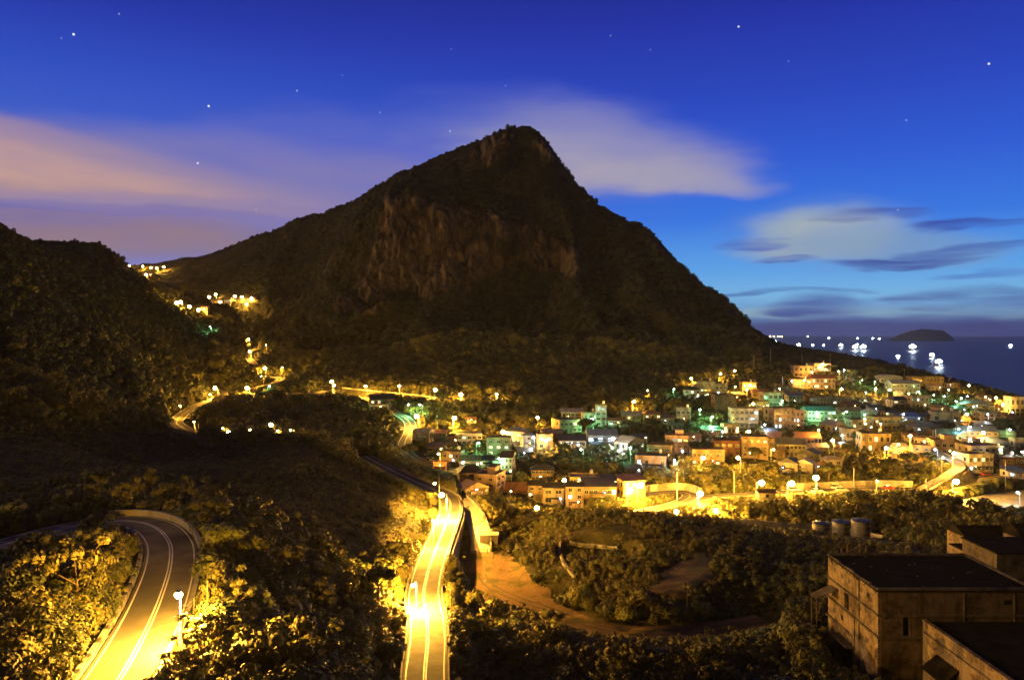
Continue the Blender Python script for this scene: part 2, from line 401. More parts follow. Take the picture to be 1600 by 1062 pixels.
# building platforms
def flat(x0, x1, y0, y1, z, soft_m=3.0):
    dx = np.maximum(np.maximum(x0-XX, XX-x1), 0); dy = np.maximum(np.maximum(y0-YY, YY-y1), 0)
    w = 1-sstep(0, soft_m, np.hypot(dx, dy)); ZZ[:] = ZZ*(1-w)+z*w
flat(56, 83, 122, 145, -57.5, 5); flat(62, 95, 90, 122, -54.5, 4)
# beyond the ridges the land falls to the sea
fall = np.maximum(YY/RID-1.06, 0)*np.where(UU*F+800 > 430, 1.0, 0.0)
ZZ = ZZ-fall*1500*np.clip((UU*F+800-430)/150, 0, 1)
ZZ = np.maximum(ZZ, SEA-40)

pc = atz(930,839,-50.5)
_pd = np.sqrt(((XX-pc.x)/11.5)**2+((YY-pc.y)/13.0)**2)
ZZ = ZZ-3.2*(1-sstep(0.75,1.05,_pd))
def ground(x, y):
    if y < 25: y = 25
    return float(bil(ZZ, np.array([(math.log(y)-S0)/(S1-S0)*(NS-1)]), np.array([(x/y-U0)/(U1-U0)*(NU-1)]))[0])
def grounds(x, y):
    return bil(ZZ, (np.log(np.maximum(y,25))-S0)/(S1-S0)*(NS-1), (x/y-U0)/(U1-U0)*(NU-1))
def on_ground(px, py, guess, lo=0.72, hi=1.4):
    """the ground point seen at (px, py), nearest to the guessed distance"""
    Ys = np.exp(np.linspace(math.log(guess*lo), math.log(guess*hi), 260))
    z = grounds((px-800)/F*Ys, Ys); w = z/Ys-(HR-py)/F
    s = np.where(w[:-1]*w[1:] <= 0)[0]
    k = s[np.argmin(np.abs(np.log(Ys[s]/guess)))] if len(s) else int(np.argmin(np.abs(w)+0.02*np.abs(np.log(Ys/guess))))
    Y = Ys[k]; X = (px-800)/F*Y
    return Vector((X, Y, ground(X, Y)))

V = np.stack([XD, YD, ZZ], -1).reshape(-1,3)
I = np.arange(NS*NU).reshape(NS,NU)
quads = np.stack([I[:-1,:-1],I[:-1,1:],I[1:,1:],I[1:,:-1]], -1)
cx = 0.25*(PX[:-1,:-1]+PX[1:,1:]+PX[:-1,1:]+PX[1:,:-1]); cy = YY[:-1,:-1]
# which sheet a face belongs to: the mountain, the left hill, or the low ground
mt_foot = np.interp(cx, [250,330,400,460,540,700,900,1000,1080,1200,1300,1500,1900],[1180,1060,760,590,560,535,530,560,610,690,700,660,640])
is_mt = (cy > mt_foot) & (cx > 250)
is_hill = (~is_mt) & (cx < 400) & (cy > np.interp(cx, [-600,0,150,260,330,400],[300,305,335,420,500,620]))
rock_attr = ROCK.reshape(-1)

def hillmat(name, g1, g2, dry, rk1, rk2, use_rock=True):
    m, nt, b = new_mat(name)
    L = nt.links.new
    geo = nt.nodes.new('ShaderNodeNewGeometry')
    n1 = nt.nodes.new('ShaderNodeTexNoise'); n1.inputs['Scale'].default_value = 0.09; n1.inputs['Detail'].default_value = 9; n1.inputs['Roughness'].default_value = 0.65
    L(geo.outputs['Position'], n1.inputs['Vector'])
    r1 = nt.nodes.new('ShaderNodeValToRGB'); e = r1.color_ramp.elements
    e[0].position = .36; e[0].color = (*g1,1); e[1].position = .66; e[1].color = (*dry,1); x = e.new(.5); x.color = (*g2,1)
    L(n1.outputs['Fac'], r1.inputs['Fac'])
    mp = nt.nodes.new('ShaderNodeMapping'); mp.inputs['Scale'].default_value = (1,1,0.22); L(geo.outputs['Position'], mp.inputs['Vector'])
    n2 = nt.nodes.new('ShaderNodeTexNoise'); n2.inputs['Scale'].default_value = 0.11; n2.inputs['Detail'].default_value = 10; n2.inputs['Roughness'].default_value = 0.7
    L(mp.outputs[0], n2.inputs['Vector'])
    r2 = nt.nodes.new('ShaderNodeValToRGB'); e = r2.color_ramp.elements
    e[0].position = .42; e[0].color = (*rk1,1); e[1].position = .60; e[1].color = (*rk2,1)
    L(n2.outputs['Fac'], r2.inputs['Fac'])
    at_ = nt.nodes.new('ShaderNodeAttribute'); at_.attribute_name = 'rock'
    mx = nt.nodes.new('ShaderNodeMix'); mx.data_type = 'RGBA'
    sub = nt.nodes.new('ShaderNodeMath'); sub.operation = 'MULTIPLY_ADD'; sub.use_clamp = True
    L(at_.outputs['Fac'], sub.inputs[0]); sub.inputs[1].default_value = 2.2
    n3 = nt.nodes.new('ShaderNodeMath'); n3.operation = 'MULTIPLY_ADD'; L(n1.outputs['Fac'], n3.inputs[0]); n3.inputs[1].default_value = -2.6; n3.inputs[2].default_value = 0.55
    L(n3.outputs[0], sub.inputs[2])
    L(sub.outputs[0], mx.inputs['Factor']); L(r1.outputs['Color'], mx.inputs['A']); L(r2.outputs['Color'], mx.inputs['B'])
    L(mx.outputs['Result'], b.inputs['Base Color'])
    b.inputs['Roughness'].default_value = 0.95; b.inputs['Specular IOR Level'].default_value = 0.15
    bp = nt.nodes.new('ShaderNodeBump'); bp.inputs['Strength'].default_value = 1.0; bp.inputs['Distance'].default_value = 5.0
    L(n2.outputs['Fac'], bp.inputs['Height']); L(bp.outputs[0], b.inputs['Normal'])
    return m
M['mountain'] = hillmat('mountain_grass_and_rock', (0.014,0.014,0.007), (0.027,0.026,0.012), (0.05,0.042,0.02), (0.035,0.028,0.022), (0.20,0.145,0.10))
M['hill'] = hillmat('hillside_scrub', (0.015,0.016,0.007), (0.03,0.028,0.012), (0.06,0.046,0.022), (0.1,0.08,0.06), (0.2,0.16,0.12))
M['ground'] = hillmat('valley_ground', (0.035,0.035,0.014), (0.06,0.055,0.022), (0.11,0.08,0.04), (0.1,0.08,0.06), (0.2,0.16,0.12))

def sheet(name, mask, mat):
    q = quads[mask]; idx = np.unique(q); remap = np.full(NS*NU, -1); remap[idx] = np.arange(len(idx))
    o = np_mesh(name, V[idx], remap[q], mat, smooth=True)
    if name == 'mountain':      # bare rock is angular
        rk = ROCK0[:-1,:-1][mask] < 0.3; o.data.polygons.foreach_set('use_smooth', rk); o.data.update()
    a = o.data.attributes.new('rock', 'FLOAT', 'POINT'); a.data.foreach_set('value', rock_attr[idx].astype(np.float32))
    return tag(o, kind='structure')
sheet('ground', ~(is_mt | is_hill), M['ground'])
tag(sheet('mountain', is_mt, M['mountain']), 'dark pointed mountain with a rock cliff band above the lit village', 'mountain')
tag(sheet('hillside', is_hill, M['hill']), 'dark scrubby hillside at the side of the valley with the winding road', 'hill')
# ------------------------------------------------------------------ sky, sun, camera
def lin(c):
    return tuple((x/255/12.92 if x/255 <= 0.04045 else ((x/255+0.055)/1.055)**2.4) for x in c)
W = bpy.data.worlds.new('World'); SC.world = W; W.use_nodes = True
nt = W.node_tree; nt.nodes.clear(); L = nt.links.new
def mth(op, a, b=None, c=None, clamp=False):
    n = nt.nodes.new('ShaderNodeMath'); n.operation = op; n.use_clamp = clamp
    for k, x in enumerate((a, b, c)):
        if x is None: continue
        if isinstance(x, (int, float)): n.inputs[k].default_value = x
        else: L(x, n.inputs[k])
    return n.outputs[0]
def mixc(f, a, b):
    n = nt.nodes.new('ShaderNodeMix'); n.data_type = 'RGBA'
    if isinstance(f, (int, float)): n.inputs['Factor'].default_value = f
    else: L(f, n.inputs['Factor'])
    for k, x in (('A', a), ('B', b)):
        if isinstance(x, tuple): n.inputs[k].default_value = (*x, 1)
        else: L(x, n.inputs[k])
    return n.outputs['Result']
def ramp(f, stops):
    n = nt.nodes.new('ShaderNodeValToRGB'); el = n.color_ramp.elements
    el[0].position, el[0].color = stops[0][0], (*lin(stops[0][1]), 1)
    el[1].position, el[1].color = stops[-1][0], (*lin(stops[-1][1]), 1)
    for p, c in stops[1:-1]: e = el.new(p); e.color = (*lin(c), 1)
    L(f, n.inputs['Fac']); return n.outputs['Color']
tc = nt.nodes.new('ShaderNodeTexCoord')
sep = nt.nodes.new('ShaderNodeSeparateXYZ'); L(tc.outputs['Generated'], sep.inputs[0])
dx, dy, dz = sep.outputs
az = mth('ARCTAN2', dx, dy)
el = mth('DIVIDE', dz, mth('SQRT', mth('ADD', mth('MULTIPLY', dx, dx), mth('MULTIPLY', dy, dy))))
def ae(px, py):
    u = (px-800)/F; w = (HR-py)/F
    return math.atan(u), w/math.sqrt(1+u*u)
er = mth('MULTIPLY_ADD', el, 2.0, 0.05, True)      # 0 .. 1 for tan(elevation) -0.025 .. 0.475
def st(rows): return [(max(0, min(1, ((HR-r)/F)*2+0.05)), c) for r, c in rows]
right = ramp(er, st([(551,(44,52,104)),(519,(66,84,150)),(500,(112,152,206)),(466,(124,190,238)),(425,(92,166,238)),(350,(54,120,228)),(260,(44,92,212)),(160,(38,70,190)),(40,(32,50,164)),(-150,(26,38,130))]))
left = ramp(er, st([(551,(120,120,170)),(430,(126,132,200)),(390,(108,112,182)),(320,(82,102,190)),(220,(58,92,200)),(150,(44,78,192)),(60,(33,55,168)),(-60,(26,40,134)),(-150,(22,32,112))]))
azf = nt.nodes.new('ShaderNodeMapRange'); azf.interpolation_type = 'SMOOTHSTEP'
L(az, azf.inputs[0]); azf.inputs[1].default_value = -0.45; azf.inputs[2].default_value = 0.25
sky = mixc(azf.outputs[0], left, right)
# long soft clouds: warped ellipses in azimuth and elevation
cv = nt.nodes.new('ShaderNodeCombineXYZ'); L(az, cv.inputs[0]); L(el, cv.inputs[1])
def snoise(sx, sy, detail, off):
    mp = nt.nodes.new('ShaderNodeMapping'); mp.inputs['Scale'].default_value = (sx, sy, 1); mp.inputs['Location'].default_value = (off, off*0.7, off)
    mp.inputs['Rotation'].default_value = (0, 0, 0.12)
    L(cv.outputs[0], mp.inputs[0])
    n = nt.nodes.new('ShaderNodeTexNoise'); n.inputs['Scale'].default_value = 1; n.inputs['Detail'].default_value = detail; n.inputs['Roughness'].default_value = 0.5
    L(mp.outputs[0], n.inputs['Vector']); return mth('SUBTRACT', n.outputs['Fac'], 0.5)
w1 = snoise(4, 11, 3, 3.1); w2 = snoise(5, 14, 3, 8.7); w3 = snoise(14, 46, 5, 1.3); w4 = snoise(9, 60, 4, 5.9)
w5 = mth('MULTIPLY_ADD', w4, 0.55, mth('MULTIPLY', snoise(3.5, 70, 4, 2.2), 0.6))
azw = mth('ADD', mth('MULTIPLY_ADD', w1, 0.13, az), mth('MULTIPLY', w3, 0.05))
elw = mth('ADD', mth('MULTIPLY_ADD', w2, 0.05, el), mth('MULTIPLY', w3, 0.014))
els = mth('ADD', mth('MULTIPLY_ADD', w2, 0.02, el), mth('MULTIPLY_ADD', w4, 0.022, mth('MULTIPLY', w3, 0.012)))
azs = mth('ADD', mth('MULTIPLY_ADD', w1, 0.10, az), mth('MULTIPLY', w4, 0.09))
CLOUDS = [ # column, row, half width, half height, colour, opacity, tilt, crisp
 (-120,228,520,86,(184,148,150),.62,0.10,0), (60,262,560,74,(184,150,152),.52,0.10,0), (430,268,400,66,(150,136,172),.5,0.06,0),
 (-60,236,330,44,(206,164,148),.6,0.12,0), (40,300,420,30,(176,144,146),.35,0.05,0), (560,240,300,80,(118,118,190),.4,0.0,0), (640,296,290,50,(136,128,176),.42,0.05,0),
 (60,360,430,36,(158,124,124),.62,0.02,0), (260,388,380,28,(150,126,134),.55,0.0,0), (330,335,340,26,(124,122,184),.4,0.03,0), (120,330,300,14,(104,104,176),.4,0.02,0),
 (880,226,300,86,(122,128,194),.5,0.12,0), (920,238,250,74,(156,152,182),.55,0.14,0), (960,254,240,52,(178,168,178),.6,0.16,0), (1060,280,160,30,(172,164,180),.55,0.16,0), (960,206,120,40,(128,130,192),.4,0.2,0),
 (1275,372,160,60,(120,150,200),.5,0.0,0), (1265,372,120,44,(164,178,186),.9,0.0,0), (1225,392,120,28,(158,174,188),.65,0.0,0), (1375,388,180,32,(126,158,196),.7,0.05,0),
 (1345,340,95,13,(62,74,160),.75,0.0,1), (1515,351,85,9,(54,72,164),.8,0.0,1), (1400,408,120,9,(58,80,160),.85,-0.02,1), (1540,386,130,9,(52,78,164),.8,-0.03,1), (1165,384,55,10,(78,108,190),.6,0.0,1), (1215,409,50,6,(70,100,180),.7,0,1),
 (1190,455,120,6,(70,112,182),.8,0.0,1), (1290,459,70,4,(80,122,186),.7,0.0,1), (1540,428,60,9,(76,120,200),.6,0,1),
 (1210,489,150,12,(158,196,216),.75,0.03,1), (1500,490,220,10,(146,186,208),.7,0.02,1),
 (1265,482,80,22,(72,100,170),.8,0.0,1), (1560,470,170,24,(70,96,166),.9,0.0,1), (1410,474,40,14,(78,108,176),.7,0,1),
 (1250,517,330,19,(76,98,166),.85,0.0,1), (1560,514,420,23,(62,78,148),.9,0.0,1), (1440,501,70,4,(104,128,178),.5,0.02,1)]
for (px,py,rx,ry,c,op,tilt,crisp) in CLOUDS:
    a0, e0 = ae(px, py); k = math.cos(a0)
    ddx = mth('SUBTRACT', azs if crisp else azw, a0); ddy = mth('SUBTRACT', els if crisp else elw, e0)
    if tilt: ddy = mth('MULTIPLY_ADD', ddx, tilt, ddy)
    qx = mth('MULTIPLY', ddx, F/rx/(k*k)**0.5*k); qy = mth('MULTIPLY', ddy, F/ry/k)
    d = mth('ADD', mth('MULTIPLY', qx, qx), mth('MULTIPLY', qy, qy))
    mr = nt.nodes.new('ShaderNodeMapRange'); mr.interpolation_type = 'SMOOTHERSTEP'
    L(d, mr.inputs[0]); mr.inputs[1].default_value = 1.3; mr.inputs[2].default_value = 0.0
    mr.inputs[3].default_value = 0.0; mr.inputs[4].default_value = op
    f = mth('MULTIPLY', mr.outputs[0], mth('MULTIPLY_ADD', w3 if not crisp else w5, 1.1 if not crisp else 4.2, 0.92 if not crisp else 0.75), None, True)
    sky = mixc(f, sky, lin(c))
# stars
STARS = [(115,54,1.0),(326,166,1.0),(309,255,.8),(464,142,.45),(703,205,.45),(1154,42,.8),(1545,100,.9),(1416,188,.35),(186,22,.3),(400,328,.25),(1403,328,.3),(594,176,.3),(954,56,.3),(1232,96,.25),(790,134,.22),(535,118,.2),(96,60,.2),(1016,78,.25),(705,77,.22)]
acc = None
for px, py, s in STARS:
    v = Vector(((px-800)/F, 1, (HR-py)/F)).normalized()
    n = nt.nodes.new('ShaderNodeVectorMath'); n.operation = 'DISTANCE'; L(tc.outputs['Generated'], n.inputs[0]); n.inputs[1].default_value = v
    t = mth('MULTIPLY', mth('LESS_THAN', n.outputs['Value'], 0.00085+0.0004*s), s)
    acc = t if acc is None else mth('ADD', acc, t)
sky = mixc(mth('MULTIPLY', acc, 0.9, None, True), sky, (0.95,0.97,1.0))
# away from the afterglow the sky is much darker, and tinted by the town lights
dk = nt.nodes.new('ShaderNodeMapRange'); dk.interpolation_type = 'SMOOTHSTEP'
L(dy, dk.inputs[0]); dk.inputs[1].default_value = -0.25; dk.inputs[2].default_value = 0.45
hi_ = nt.nodes.new('ShaderNodeMapRange'); hi_.interpolation_type = 'SMOOTHSTEP'
L(dz, hi_.inputs[0]); hi_.inputs[1].default_value = 0.95; hi_.inputs[2].default_value = 0.35
sky = mixc(mth('MULTIPLY', dk.outputs[0], hi_.outputs[0]), (0.016, 0.014, 0.020), sky)
nis = nt.nodes.new('ShaderNodeTexSky'); nis.sky_type = 'NISHITA'; nis.sun_disc = False
nis.sun_elevation = R(-6); nis.sun_rotation = R(28); nis.altitude = 120
bg1 = nt.nodes.new('ShaderNodeBackground'); L(sky, bg1.inputs['Color']); bg1.inputs['Strength'].default_value = 1.0
bg2 = nt.nodes.new('ShaderNodeBackground'); L(nis.outputs[0], bg2.inputs['Color']); bg2.inputs['Strength'].default_value = 0.05
ads = nt.nodes.new('ShaderNodeAddShader'); L(bg1.outputs[0], ads.inputs[0]); L(bg2.outputs[0], ads.inputs[1])
out = nt.nodes.new('ShaderNodeOutputWorld'); L(ads.outputs[0], out.inputs['Surface'])

# added warm fill light from the left, no moon in sight; lifts mound, ruin
sl = bpy.data.lights.new('warm_fill_sun', 'SUN'); sl.energy = 1.2; sl.angle = R(3); sl.color = (1.0, 0.60, 0.24)
so = bpy.data.objects.new('warm_fill_sun', sl); COL.objects.link(so)
so.rotation_euler = Vector((0.95, 0.16, -0.28)).to_track_quat('-Z', 'Y').to_euler()

cam = bpy.data.cameras.new('camera'); cam.sensor_width = 36; cam.lens = 28; cam.shift_y = -11/1600
cam.clip_start = 0.5; cam.clip_end = 90000
co = bpy.data.objects.new('camera', cam); COL.objects.link(co); co.rotation_euler = (R(90),0,0); SC.camera = co
SC.view_settings.view_transform = 'Standard'; SC.view_settings.look = 'None'; SC.view_settings.gamma = 1; SC.view_settings.exposure = 0
SC.cycles.use_denoising = True
SC.cycles.max_bounces = 4; SC.cycles.diffuse_bounces = 2; SC.cycles.glossy_bounces = 2; SC.cycles.transmission_bounces = 2; SC.cycles.transparent_max_bounces = 6
SC.cycles.sample_clamp_indirect = 4.0; SC.cycles.caustics_reflective = False; SC.cycles.caustics_refractive = False
SC.cycles.use_light_tree = True

# ------------------------------------------------------------------ sea
def seamat():
    m, nt, b = new_mat('dark_sea_water')
    b.inputs['Base Color'].default_value = (0.016,0.017,0.042,1); b.inputs['Roughness'].default_value = 0.42; b.inputs['IOR'].default_value = 1.33; b.inputs['Specular IOR Level'].default_value = 0.28
    g = nt.nodes.new('ShaderNodeNewGeometry')
    n = nt.nodes.new('ShaderNodeTexNoise'); n.inputs['Scale'].default_value = 0.035; n.inputs['Detail'].default_value = 6
    nt.links.new(g.outputs['Position'], n.inputs['Vector'])
    bp = nt.nodes.new('ShaderNodeBump'); bp.inputs['Strength'].default_value = 0.55; bp.inputs['Distance'].default_value = 6
    nt.links.new(n.outputs['Fac'], bp.inputs['Height']); nt.links.new(bp.outputs[0], b.inputs['Normal'])
    return m
M['sea'] = seamat()
mb = MB()
rad = [600,1500,3000,6000,12000,20000,30000]; vs = []; fs = []
NA = 96
for r_ in rad:
    for k in range(NA): a = 2*math.pi*k/NA; vs.append((r_*math.sin(a), r_*math.cos(a), SEA))
for j in range(len(rad)-1):
    for k in range(NA): fs.append((j*NA+k, (j+1)*NA+k, (j+1)*NA+(k+1)%NA, j*NA+(k+1)%NA))
mb.add(vs, fs); tag(mb.build('sea', M['sea']), kind='structure')
# ------------------------------------------------------------------ roads
def frames(Ln):
    P = [Vector(p) for p in Ln]; out = []
    for i in range(len(P)):
        t = P[min(i+1,len(P)-1)]-P[max(i-1,0)]; t.z = 0; t.normalize()
        out.append((P[i], t, Vector((t.y, -t.x, 0))))      # point, direction, right-hand side
    return out
def ribbon(Ln, a, b, dz, i0=0, i1=None):
    fr = frames(Ln)[i0:i1]; vs = []; fs = []
    for k, (p, t, r) in enumerate(fr):
        vs += [p+r*a+Vector((0,0,dz)), p+r*b+Vector((0,0,dz))]
        if k: fs.append((2*k-2, 2*k-1, 2*k+1, 2*k))
    return vs, [tuple(reversed(f)) for f in fs]
def band(mb, Ln, a, b, z0, z1, i0=0, i1=None):
    """a wall or kerb of rectangular section that follows a road line at offsets a..b"""
    fr = frames(Ln)[i0:i1]; vs = []; fs = []
    for k, (p, t, r) in enumerate(fr):
        for off, z in ((a,z0),(b,z0),(b,z1),(a,z1)): vs.append(p+r*off+Vector((0,0,z)))
        if k:
            m = 4*k
            for e in range(4): fs.append((m-4+e, m-4+(e+1)%4, m+(e+1)%4, m+e))
    n = len(vs); fs += [(0,3,2,1) if False else (3,2,1,0), (n-4,n-3,n-2,n-1)]
    return mb.add(vs, fs)
def sub(name, px0, px1=None):
    return road_lines[name]
ROADNAME = {'track':'dirt_track','ramp':'ramp','yard':'courtyard','climb':'ramp'}
for nm, pts, wd, kd in ROADS:
    Ln = road_lines[nm]
    zoff = {'ramp':0.02,'loop':0.012,'seaview':0.0,'climb':0.016}.get(nm, 0.0)
    vs, fs = ribbon(Ln, -wd/2, wd/2, zoff)
    # widen the hairpin bend
    o = MB().add(vs, fs).build(ROADNAME.get(nm, 'road'), M[kd]); tag(o, kind='structure')
    if kd == 'asphalt':
        mb = MB()
        lw = 0.17 if nm in ('hairpin','centre') else 0.22
        for sgn in (-1, 1):
            c = sgn*(wd/2-0.42)
            mb.add(*ribbon(Ln, c-lw/2, c+lw/2, zoff+0.008))
        tag(mb.build('white_edge_line', M['white_line']), kind='structure')
        mb = MB()
        for c in (-0.17, 0.17): mb.add(*ribbon(Ln, c-0.085, c+0.085, zoff+0.009))
        tag(mb.build('centre_line', M['white_line'] if nm in ('hairpin','centre') else M['yellow_line']), kind='structure')  # white on hairpin and middle road also stands in for headlight trails
mb = MB(); mb.add([(p.x,p.y,-61.97) for p in PLP], [tuple(range(len(PLP)))])
tag(mb.build('plaza', M['paving']), kind='structure')
# painted bays of the plaza
mb = MB()
for k in range(7):
    c = atz(1535+k*19, 783-k*1.2, -61.955)
    mb.box(c.x-0.08, c.x+0.08, c.y-2.6, c.y+2.6, -61.962, -61.958)
tag(mb.build('white_bay_line', M['white_line']), kind='structure')

def near_i(Ln, p):
    return min(range(len(Ln)), key=lambda k: (Ln[k]-p).length)
def idx(nm, px, py):
    z = road_lines[nm][0].z
    return min(range(len(road_lines[nm])), key=lambda k: (lambda q: (800+F*q.x/q.y-px)**2+(HR-F*q.z/q.y-py)**2)(road_lines[nm][k]))

# hairpin: parapet on the outside, blocks on the inside (the line runs from the bottom of the frame round to the left)
H = road_lines['hairpin']
i0, i1 = idx('hairpin', 215, 1005), idx('hairpin', 150, 815)
mb = MB(); band(mb, H, 3.45, 3.85, -0.6, 0.85, i0, i1); band(mb, H, 3.40, 3.90, 0.854, 0.97, i0, i1)
tag(mb.build('parapet_wall', M['concrete']), 'weathered concrete parapet around the outside of the hairpin bend', 'wall')
mb = MB(); mb2 = MB(); j0, j1 = idx('hairpin', 150, 1100), idx('hairpin', 190, 814)
band(mb, H, -4.1, -3.5, -0.5, 0.10, j0, j1)
kw = thing('kerb_wall', 'low kerb wall with dark notches along the inside of the hairpin bend', 'kerb')
for k in range(j0, j1-3, 3):
    band(mb, H, -4.0, -3.6, 0.104, 0.50, k, k+3)
    band(mb2, H, -3.97, -3.63, 0.104, 0.46, k+2, k+4)
mb.build('wall', M['concrete'], kw); mb2.build('notch', M['black_paint'], kw)
tag(kw.children[1], kind='stuff')
# centre road: kerb walls and the retaining wall on the valley side
Cn = road_lines['centre']
i0, i1 = 0, idx('centre', 703, 790)
mb = MB(); band(mb, Cn, 3.3, 3.6, -0.3, 0.55, i0, i1)
tag(mb.build('kerb_wall', M['concrete']), 'low pale kerb wall along the right edge of the road in the middle', 'kerb')
i0, i1 = idx('centre', 668, 905), idx('centre', 702, 792)
mb = MB(); band(mb, Cn, 3.62, 4.2, -7.5, 0.0, i0, i1)
tag(mb.build('retaining_wall', M['concrete']), 'tall shaded retaining wall dropping from the middle road to the dirt yard', 'retaining wall')
i0, i1 = idx('centre', 664, 1075), idx('centre', 672, 885)
mb = MB(); band(mb, Cn, -3.6, -3.3, -0.4, 0.45, i0, i1)
tag(mb.build('kerb_wall', M['concrete']), 'low kerb wall along the left edge of the middle road, by the lamp at the bend', 'kerb')
i0, i1 = idx('centre', 702, 782), idx('centre', 612, 734)
mb = MB(); band(mb, Cn, 3.3, 3.6, -0.3, 0.6, i0, i1)
tag(mb.build('kerb_wall', M['concrete']), 'pale kerb wall round the far bend where the middle road turns behind the spur', 'kerb')
# ramp wall
Rp = road_lines['ramp']; mb = MB(); band(mb, Rp, -2.9, -2.55, -0.4, 0.9, 0, None)
w = thing('ramp_wall', 'yellow lit parapet with railing along the ramp beside the middle road', 'wall')
mb.build('wall', M['concrete'], w); mb = MB()
fr = frames(Rp)
for k in range(0, len(fr), 2):
    p, t, r = fr[k]; q = p-r*2.72; mb.tube(q+Vector((0,0,0.9)), q+Vector((0,0,1.7)), 0.04, n=6)
mb.path([p-r*2.72+Vector((0,0,1.68)) for p,t,r in fr], 0.045)
mb.build('railing', M['metal'], w)
# valley road viaduct
Vr = road_lines['valley']; i0, i1 = idx('valley', 288, 646), idx('valley', 344, 620)
w = thing('road_viaduct', 'short lit viaduct carrying the left valley road on a row of piers', 'viaduct')
mb = MB(); band(mb, Vr, 3.5, 4.1, -1.1, 0.0, i0, i1); band(mb, Vr, 3.75, 4.05, 0.004, 0.8, i0, i1); mb.build('deck_edge', M['concrete'], w)
fr = frames(Vr)[i0:i1]
for k in range(1, len(fr)-1, 4):
    p, t, r = fr[k]; q = p+r*3.7
    MB().box(q.x-0.45, q.x+0.45, q.y-0.35, q.y+0.35, ground(q.x,q.y)-2.5, q.z-1.1).build('pier', M['concrete'], w)
# walls along the sea-view road
Sv = road_lines['seaview']
i0, i1 = idx('seaview', 1092, 778), idx('seaview', 1330, 765)
w = thing('road_viaduct', 'long concrete edge beam on stub piers under the road above the banana grove', 'viaduct')
mb = MB(); band(mb, Sv, 3.75, 4.25, -1.5, 0.0, i0, i1); band(mb, Sv, 3.9, 4.2, 0.004, 0.55, i0, i1); mb.build('deck_edge', M['concrete'], w)
fr = frames(Sv)[i0:i1]
for k in range(2, len(fr)-1, 6):
    p, t, r = fr[k]; q = p+r*4.0
    MB().box(q.x-0.4, q.x+0.4, q.y-0.3, q.y+0.3, ground(q.x,q.y)-2.5, q.z-1.5).build('pier', M['concrete'], w)
i0, i1 = idx('seaview', 1240, 769), idx('seaview', 1440, 764)
mb = MB(); band(mb, Sv, -4.6, -4.1, -0.5, 2.4, i0, i1)
tag(mb.build('retaining_wall', M['concrete']), 'long yellow lit retaining wall behind the road below the dark trees', 'retaining wall')
i0, i1 = idx('loop', 1078, 773), idx('loop', 985, 774)
mb = MB(); band(mb, road_lines['loop'], 3.6, 4.1, -0.5, 2.6, i0, i1)
tag(mb.build('retaining_wall', M['concrete']), 'curved retaining wall behind the loop of road under the stairway', 'retaining wall')
i0, i1 = idx('seaview', 1475, 761), idx('seaview', 1600, 738)
mb = MB(); band(mb, Sv, 3.75, 4.3, -4.6, 0.0, i0, i1); band(mb, Sv, 3.9, 4.2, 0.004, 0.7, i0, i1)
w = thing('retaining_wall', 'orange retaining wall with garage bays between the road and the plaza', 'retaining wall')
mb.build('wall', M['concrete'], w)
fr = frames(Sv)[i0:i1]
for k in (5, 9, 13):
    if k < len(fr):
        p, t, r = fr[k]; q = p+r*4.32
        mm = MB(); a = t*1.7; vs = []
        for z in (-4.4, -1.6):
            for s in (-1, 1):
                for dpt in (0, 0.12): vs.append(q+a*s+r*dpt+Vector((0,0,z)))
        mm.add(vs, [(0,1,3,2),(4,6,7,5),(0,4,5,1),(2,3,7,6),(1,5,7,3),(0,2,6,4)])
        mm.build('garage_opening', M['black_paint'], w)
Cl = road_lines['climb']; mb = MB(); band(mb, Cl, 2.35, 2.75, -4.0, 0.5)
tag(mb.build('ramp_wall', M['concrete']), 'pale wall beside the steep ramp climbing from the road to the lamp lit yard', 'wall')
mb = MB(); band(mb, road_lines['yard'], 3.3, 3.7, -1.5, 0.75)
tag(mb.build('parapet_wall', M['concrete']), 'low pale wall edging the lit courtyard with two lamps above dark bushes', 'wall')
mb = MB(); band(mb, road_lines['lower'], -3.3, -2.9, -0.5, 1.9)
tag(mb.build('retaining_wall', M['concrete']), 'straight roadside wall behind the brightly lit road near the three tanks', 'retaining wall')
mb = MB(); i0, i1 = idx('middle', 633, 690), idx('middle', 700, 733)
band(mb, road_lines['middle'], 3.3, 3.65, -1.2, 0.6, i0, i1)
tag(mb.build('parapet_wall', M['concrete']), 'pale parapet on the downhill side of the curving village road', 'wall')
i0, i1 = idx('foot', 540, 606), idx('foot', 690, 622)
mb = MB(); band(mb, road_lines['foot'], 3.1, 3.5, -1.5, 0.8, i0, i1)
tag(mb.build('parapet_wall', M['concrete']), 'long pale parapet of the road at the foot of the mountain', 'wall')
i0, i1 = idx('switchback', 378, 611), idx('switchback', 440, 592)
mb = MB(); band(mb, road_lines['switchback'], 3.2, 3.6, -1.5, 0.7, i0, i1)
tag(mb.build('parapet_wall', M['concrete']), 'short parapet of the switchback below the large lamp on the left slope', 'wall')
